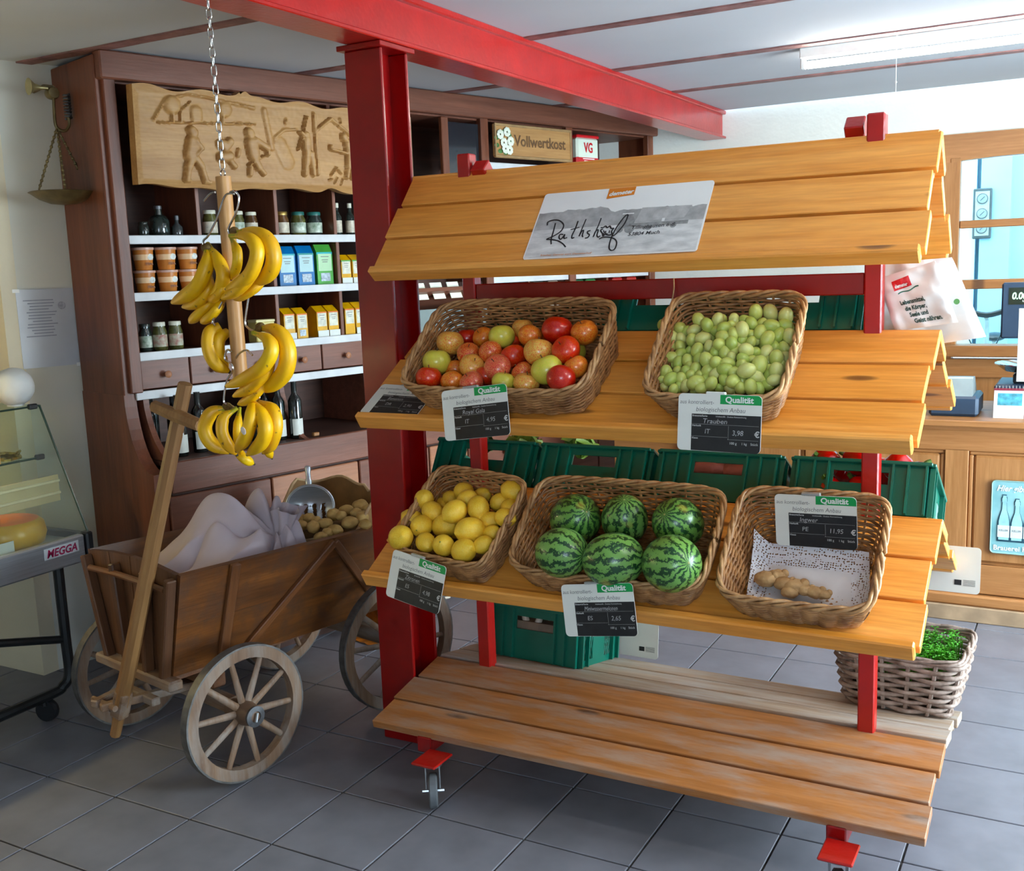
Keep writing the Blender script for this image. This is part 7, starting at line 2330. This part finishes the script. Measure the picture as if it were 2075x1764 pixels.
# ------------------------------------------------------------------ shop counter
CTY = 4.80
cn = thing('shop_counter', 'panelled wooden shop counter in front of the back window', 'counter', (-0.35, CTY, 0))
CX0, CX1 = -1.75, 2.3
cxm, cwd = (CX0 + CX1) / 2, CX1 - CX0
part('carcass', MB().box((cxm, 0.33, 0.46), (cwd, 0.58, 0.80)), COUNTER, cn, smooth=0)
slab('worktop', COUNTER, cn, (cwd + 0.04, 0.68, 0.028), (cxm, 0.30, 0.878), bev=0.004)
slab('top_moulding', COUNTER, cn, (cwd, 0.03, 0.03), (cxm, 0.025, 0.852), bev=0.008)
slab('top_rail', COUNTER, cn, (cwd, 0.025, 0.095), (cxm, 0.028, 0.80), bev=0.003)
slab('bottom_rail', COUNTER, cn, (cwd, 0.025, 0.13), (cxm, 0.028, 0.19), bev=0.003)
slab('plinth', pm('plinth_worn', (0.36, 0.25, 0.16), 0.3, 9, rough=0.6), cn, (cwd + 0.03, 0.05, 0.07), (cxm, 0.01, 0.035), bev=0.004)
slab('base_moulding', COUNTER, cn, (cwd + 0.02, 0.045, 0.05), (cxm, 0.015, 0.095), bev=0.008)
PW = 0.60
x = -0.139 - 0.35 + 0.35
for i in range(-3, 5):
    xs = -0.139 + i * PW
    if xs < CX0 or xs > CX1:
        continue
    slab('stile', COUNTER_V, cn, (0.095, 0.025, 0.52), (xs, 0.028, 0.50), bev=0.003)
    if xs + PW < CX1 + 0.3:
        p_ = slab('raised_panel', COUNTER_V, cn, (PW - 0.135, 0.022, 0.47), (xs + PW / 2, 0.034, 0.50), bev=0.012)
        slab('panel_moulding', COUNTER, p_, (PW - 0.10, 0.012, 0.018), (0, -0.003, 0.245), bev=0.005)
        slab('panel_moulding', COUNTER_V, p_, (0.018, 0.012, 0.47), (-(PW - 0.115) / 2, -0.003, 0), bev=0.005)
        slab('panel_moulding', COUNTER_V, p_, (0.018, 0.012, 0.47), ((PW - 0.115) / 2, -0.003, 0), bev=0.005)

# enamel sign
bs = thing('beer_sign', 'pale blue enamel sign with swing-top bottles and lettering on the counter', 'sign', (-0.345, CTY + 0.012, 0.318))
ES = pm('enamel_blue', (0.20, 0.42, 0.44), 0.18, 7, rough=0.25, c2=(0.34, 0.55, 0.56))
R90 = Matrix(((1, 0, 0, 0), (0, 0, 1, 0), (0, 1, 0, 0), (0, 0, 0, 1)))
part('plate', MB().prism(rrect(0.42, 0.315, 0.015), -0.004, 0.004, R90), ES, bs, smooth=0)
part('plate_edge', MB().tube([Vector((a, -0.004, b)) for a, b in rrect(0.42, 0.315, 0.015)], 0.003, 6, closed=True), pm('enamel_edge', (0.30, 0.46, 0.42), 0.1, 20, rough=0.3), bs, smooth=60)


def bottle_poly(cx, z0, h_, w_):
    half = [(w_ / 2, 0), (w_ / 2, 0.42), (w_ * 0.42, 0.52), (w_ * 0.22, 0.68), (w_ * 0.19, 0.84), (w_ * 0.24, 0.86), (w_ * 0.24, 0.93), (w_ * 0.16, 0.97), (w_ * 0.16, 1.0)]
    return [(cx + a, z0 + b * h_) for a, b in half] + [(cx - a, z0 + b * h_) for a, b in half[::-1]]


for i, (cx, h_) in enumerate(((0.050, 0.205), (0.100, 0.190), (0.150, 0.180), (0.20, 0.175), (0.25, 0.18), (0.30, 0.19))):
    b_ = part('printed_bottle', MB().prism(bottle_poly(cx, 0.052, h_, 0.050), -0.0062, -0.0042, R90), pm('bottle_ink', (0.02, 0.06, 0.085), 0.3, 20, rough=0.3), bs, smooth=0)
    part('bottle_light', MB().prism(bottle_poly(cx + 0.001, 0.06, h_ * 0.94, 0.040), -0.0072, -0.0062, R90), pm('bottle_pale', (0.34, 0.58, 0.62), 0.2, 20, rough=0.3), b_, smooth=0)
    part('bottle_label', MB().box((cx, -0.0078, 0.097), (0.046, 0.001, 0.052)), pm('bottle_label_pale', (0.62, 0.72, 0.72), 0.1, 20, rough=0.4), b_, smooth=0)
    lt = MB()
    put_text(lt, 'KELLER', cx, 0.098, 0.011, 'CENTER', bold=0.0003, z=-0.0086, M=R90)
    part('label_lettering', lt, INK_GREY, b_, smooth=0)
lt = MB()
put_text(lt, 'Hier gibts', 0.018, 0.272, 0.036, shear=0.35, bold=0.0006, sx=0.85, z=-0.0064, M=R90)
put_text(lt, 'Brauerei Heller', 0.012, 0.014, 0.030, bold=0.0006, sx=1.0, z=-0.0064, M=R90)
part('lettering', lt, INK_WHITE, bs, smooth=0)

# receipt printer, scale with display, desk calendar
TOPZ_ = 0.8925
rp_ = thing('receipt_printer', 'dark blue receipt printer with grey top on the counter', 'printer', (-0.515, CTY + 0.19, TOPZ_))
part('body', MB().box((0, 0, 0.045), (0.20, 0.24, 0.09), bev=0.012), NAVY, rp_)
part('grey_cover', MB().add([(-0.075, -0.11, 0.088), (0.075, -0.11, 0.088), (0.075, 0.08, 0.088), (-0.075, 0.08, 0.088), (-0.072, -0.06, 0.158), (0.068, -0.06, 0.158), (0.068, 0.06, 0.158), (-0.072, 0.06, 0.158)],
                            [(0, 3, 2, 1), (0, 1, 5, 4), (1, 2, 6, 5), (2, 3, 7, 6), (3, 0, 4, 7), (4, 5, 6, 7)]), GREY_PL, rp_, smooth=20)
part('tear_bar', MB().tube([(-0.07, -0.055, 0.160), (0.07, -0.055, 0.160)], 0.007, 8), pm('bar_light', (0.50, 0.54, 0.52), 0.1, 20, rough=0.3), rp_)
ws = thing('weighing_scale', 'dark weighing scale with steel pan and green digit display on the counter', 'scale', (-0.215, CTY + 0.32, TOPZ_))
part('body', MB().box((0, 0.02, 0.07), (0.30, 0.30, 0.12), bev=0.012), NAVY, ws)
part('pan_support', MB().box((0, 0.0, 0.15), (0.16, 0.16, 0.05), bev=0.01), BLACK_PL, ws)
part('pan', MB().lathe([(0.06, 0.170), (0.12, 0.180), (0.155, 0.208), (0.162, 0.210), (0.160, 0.214), (0.118, 0.188), (0.02, 0.18)], 36), pm('pan_steel', (0.66, 0.69, 0.70), 0.05, 20, rough=0.12, metal=1.0), ws, smooth=60)
part('display_column', MB().box((0.03, 0.16, 0.30), (0.06, 0.05, 0.40), bev=0.006), NAVY, ws)
dh = part('display_head', MB().box((0.05, 0.15, 0.435), (0.40, 0.06, 0.25), bev=0.008), NAVY, ws)
part('display_window', MB().box((0.05, 0.1185, 0.500), (0.34, 0.003, 0.075)), pm('display_dark', (0.012, 0.022, 0.016), 0.2, 20, rough=0.15), dh, smooth=0)
lt = MB()
put_text(lt, '0.000', -0.108, 0.487, 0.042, shear=0.12, bold=0.0012, sx=0.85, z=0.1163, M=R90)
part('green_digits', lt, emit('display_green', (0.02, 1.0, 0.35), 0.9), dh, smooth=0)
lt = MB()
put_text(lt, 'kg', -0.065, 0.474, 0.014, z=0.1163, M=R90)
part('unit_lettering', lt, INK_WHITE, dh, smooth=0)
wn = thing('sign_holder', 'white sheet in a slim metal stand before the scale at the right edge', 'sign', (-0.195, CTY + 0.135, TOPZ_))
part('sheet', MB().box((0, 0, 0.305), (0.16, 0.003, 0.31), bev=0.001), CARD_WHITE, wn)
part('stand_post', MB().tube([(0, 0.004, 0.004), (0, 0.004, 0.30)], 0.004, 8), ZINC, wn)
part('stand_foot', MB().lathe([(0.035, 0), (0.035, 0.004), (0.008, 0.008)], 20), ZINC, wn)
cd = thing('desk_calendar', 'small spiral-bound desk calendar with a blue picture standing on the counter', 'calendar', (-0.297, CTY + 0.085, TOPZ_))
part('easel', MB().add([(-0.06, -0.012, 0), (0.06, -0.012, 0), (0.06, 0.016, 0.125), (-0.06, 0.016, 0.125), (-0.06, 0.060, 0), (0.06, 0.060, 0)], [(0, 1, 2, 3), (3, 2, 5, 4), (0, 3, 4), (1, 5, 2), (0, 4, 5, 1)]), pm('calendar_red', (0.24, 0.03, 0.05), 0.1, 20, rough=0.5), cd, smooth=0)
cal_M = frame_of(Vector((1, 0, 0)), Vector((0, 0.028, 0.125)).normalized(), Vector((0, -0.125, 0.028)).normalized(), Vector((0, -0.0125, 0)))
part('page', MB().box((0.0, 0.058, 0.001), (0.118, 0.118, 0.001)), CARD_WHITE, cd, M=cal_M, smooth=0)
part('page_picture', MB().box((0.003, 0.080, 0.002), (0.095, 0.052, 0.0006)), pm('calendar_picture', (0.10, 0.34, 0.42), 0.4, 40, rough=0.4), cd, M=cal_M, smooth=0)
for k in range(9):
    r_ = MB().tube([(0.008 * cos(a), 0, 0.008 * sin(a)) for a in [i * pi / 5 for i in range(10)]], 0.0012, 5, closed=True)
    part('spiral_ring', r_, CHROME, cd, M=TR(-0.052 + k * 0.013, 0.016, 0.128) @ RZ(pi / 2), smooth=60)

# ------------------------------------------------------------------ ceiling tube lamps


def tube_lamp(label, x0, x1, y, strength):
    t = thing('tube_lamp', label, 'lamp', ((x0 + x1) / 2, y, CEIL_Z), group='ceiling tube lamps')
    w = x1 - x0
    part('batten', MB().box((0, 0, -0.022), (w, 0.05, 0.044), bev=0.004), WHITE, t)
    for s_ in (-1, 1):
        part('end_holder', MB().box((s_ * (w / 2 - 0.012), 0, -0.062), (0.02, 0.035, 0.045), bev=0.004), WHITE, t)
    part('glowing_tube', MB().tube([(-w / 2 + 0.03, 0, -0.070), (w / 2 - 0.03, 0, -0.070)], 0.015, 12), emit('tube_glow', (1.0, 0.965, 0.88), strength), t, smooth=60)
    return t


tube_lamp('bright fluorescent tube lamp on the ceiling above the shop counter', -1.13, 0.37, 4.66, 42.0)
tube_lamp('bright fluorescent tube lamp on the ceiling in the front half of the shop', -0.15, 1.35, 1.95, 68.0)
solo('pull_cord', MB().tube([(0, 0, 0), (0, 0, -0.24)], 0.0014, 5).ball((0, 0, -0.19), 0.004, 8, 6), WHITE, 'thin white pull cord hanging below the ceiling lamp', 'cord', (-0.727, 4.55, CEIL_Z - 0.005))

# ------------------------------------------------------------------ seen through the window
wg = thing('weather_station', 'framed weather station with round dials on the yard wall outside', 'weather station', (-0.70, 8.035, 1.70))
part('wood_frame', MB().box((0, 0, 0.15), (0.12, 0.025, 0.34), bev=0.006), pm('gauge_frame', (0.05, 0.06, 0.065), 0.2, 20, rough=0.5), wg)
part('face_plate', MB().box((0, -0.014, 0.15), (0.09, 0.004, 0.30)), pm('gauge_plate', (0.34, 0.38, 0.40), 0.1, 20, rough=0.4), wg, smooth=0)
for z in (0.25, 0.15, 0.05):
    dl = part('dial', MB().lathe([(0.034, 0), (0.036, 0.006), (0.031, 0.007)], 24, TR(0, -0.016, z) @ RX(pi / 2)), IRON, wg, smooth=40)
    part('dial_face', MB().lathe([(0.030, 0.0075), (0.002, 0.0078)], 24, TR(0, -0.016, z) @ RX(pi / 2)), pm('dial_face', (0.22, 0.25, 0.27), 0.1, 30, rough=0.4), dl, smooth=0)
    part('dial_hand', MB().tube([(-0.012, -0.025, z - 0.012), (0.014, -0.025, z + 0.014)], 0.0015, 4), BLACK_PL, dl)
bk = thing('bicycle', 'bicycle with black handlebar parked outside the window', 'bicycle', (-0.57, 7.0, 0.10))
SIL = pm('bike_silver', (0.42, 0.46, 0.48), 0.1, 20, rough=0.3, metal=0.6)
for y, nm in ((-0.0, 'front'), (1.05, 'rear')):
    wv = part('bike_wheel', MB().tube([(0, y + 0.33 * cos(a), 0.335 + 0.33 * sin(a)) for a in [i * pi / 24 for i in range(48)]], 0.017, 8, closed=True), BLACK_PL, bk, smooth=60)
    for k in range(14):
        a = k * 2 * pi / 14
        part('bike_spoke', MB().tube([(0, y, 0.335), (0, y + 0.32 * cos(a), 0.335 + 0.32 * sin(a))], 0.002, 4), SIL, wv)
fr_ = MB()
for a, b in (((0, 0, 0.335), (0, 0.10, 0.86)), ((0, 0.10, 0.84), (0, 0.48, 0.30)), ((0, 0.10, 0.82), (0, 0.62, 0.80)), ((0, 0.48, 0.30), (0, 0.65, 0.90)), ((0, 0.48, 0.30), (0, 1.05, 0.335)), ((0, 0.63, 0.78), (0, 1.05, 0.335))):
    fr_.tube([a, b], 0.016, 8)
part('bike_frame', fr_, SIL, bk)
part('stem', MB().tube([(0, 0.09, 0.86), (0, 0.07, 1.08), (0.0, 0.02, 1.10)], 0.015, 8), SIL, bk)
part('handlebar', MB().tube(catmull([(-0.28, 0.13, 1.12), (-0.16, 0.04, 1.15), (0.0, 0.02, 1.11), (0.16, 0.04, 1.15), (0.28, 0.13, 1.12)], 5), 0.017, 8), BLACK_PL, bk, smooth=60)
for sx in (-1, 1):
    part('grip', MB().tube([(sx * 0.17, 0.05, 1.15), (sx * 0.30, 0.14, 1.12)], 0.019, 8), BLACK_PL, bk)
    part('brake_lever', MB().tube(catmull([(sx * 0.12, 0.02, 1.14), (sx * 0.16, -0.04, 1.12), (sx * 0.26, 0.0, 1.08)], 4), 0.007, 6), BLACK_PL, bk, smooth=60)
    part('brake_cable', MB().tube(catmull([(sx * 0.12, 0.0, 1.14), (sx * 0.10, -0.10, 1.02), (sx * 0.03, -0.06, 0.86), (0, 0.05, 0.78)], 5), 0.004, 5), BLACK_PL, bk, smooth=60)
part('saddle', MB().ball((0, 0.68, 0.93), (0.07, 0.13, 0.03), 16, 10), BLACK_PL, bk, smooth=60)
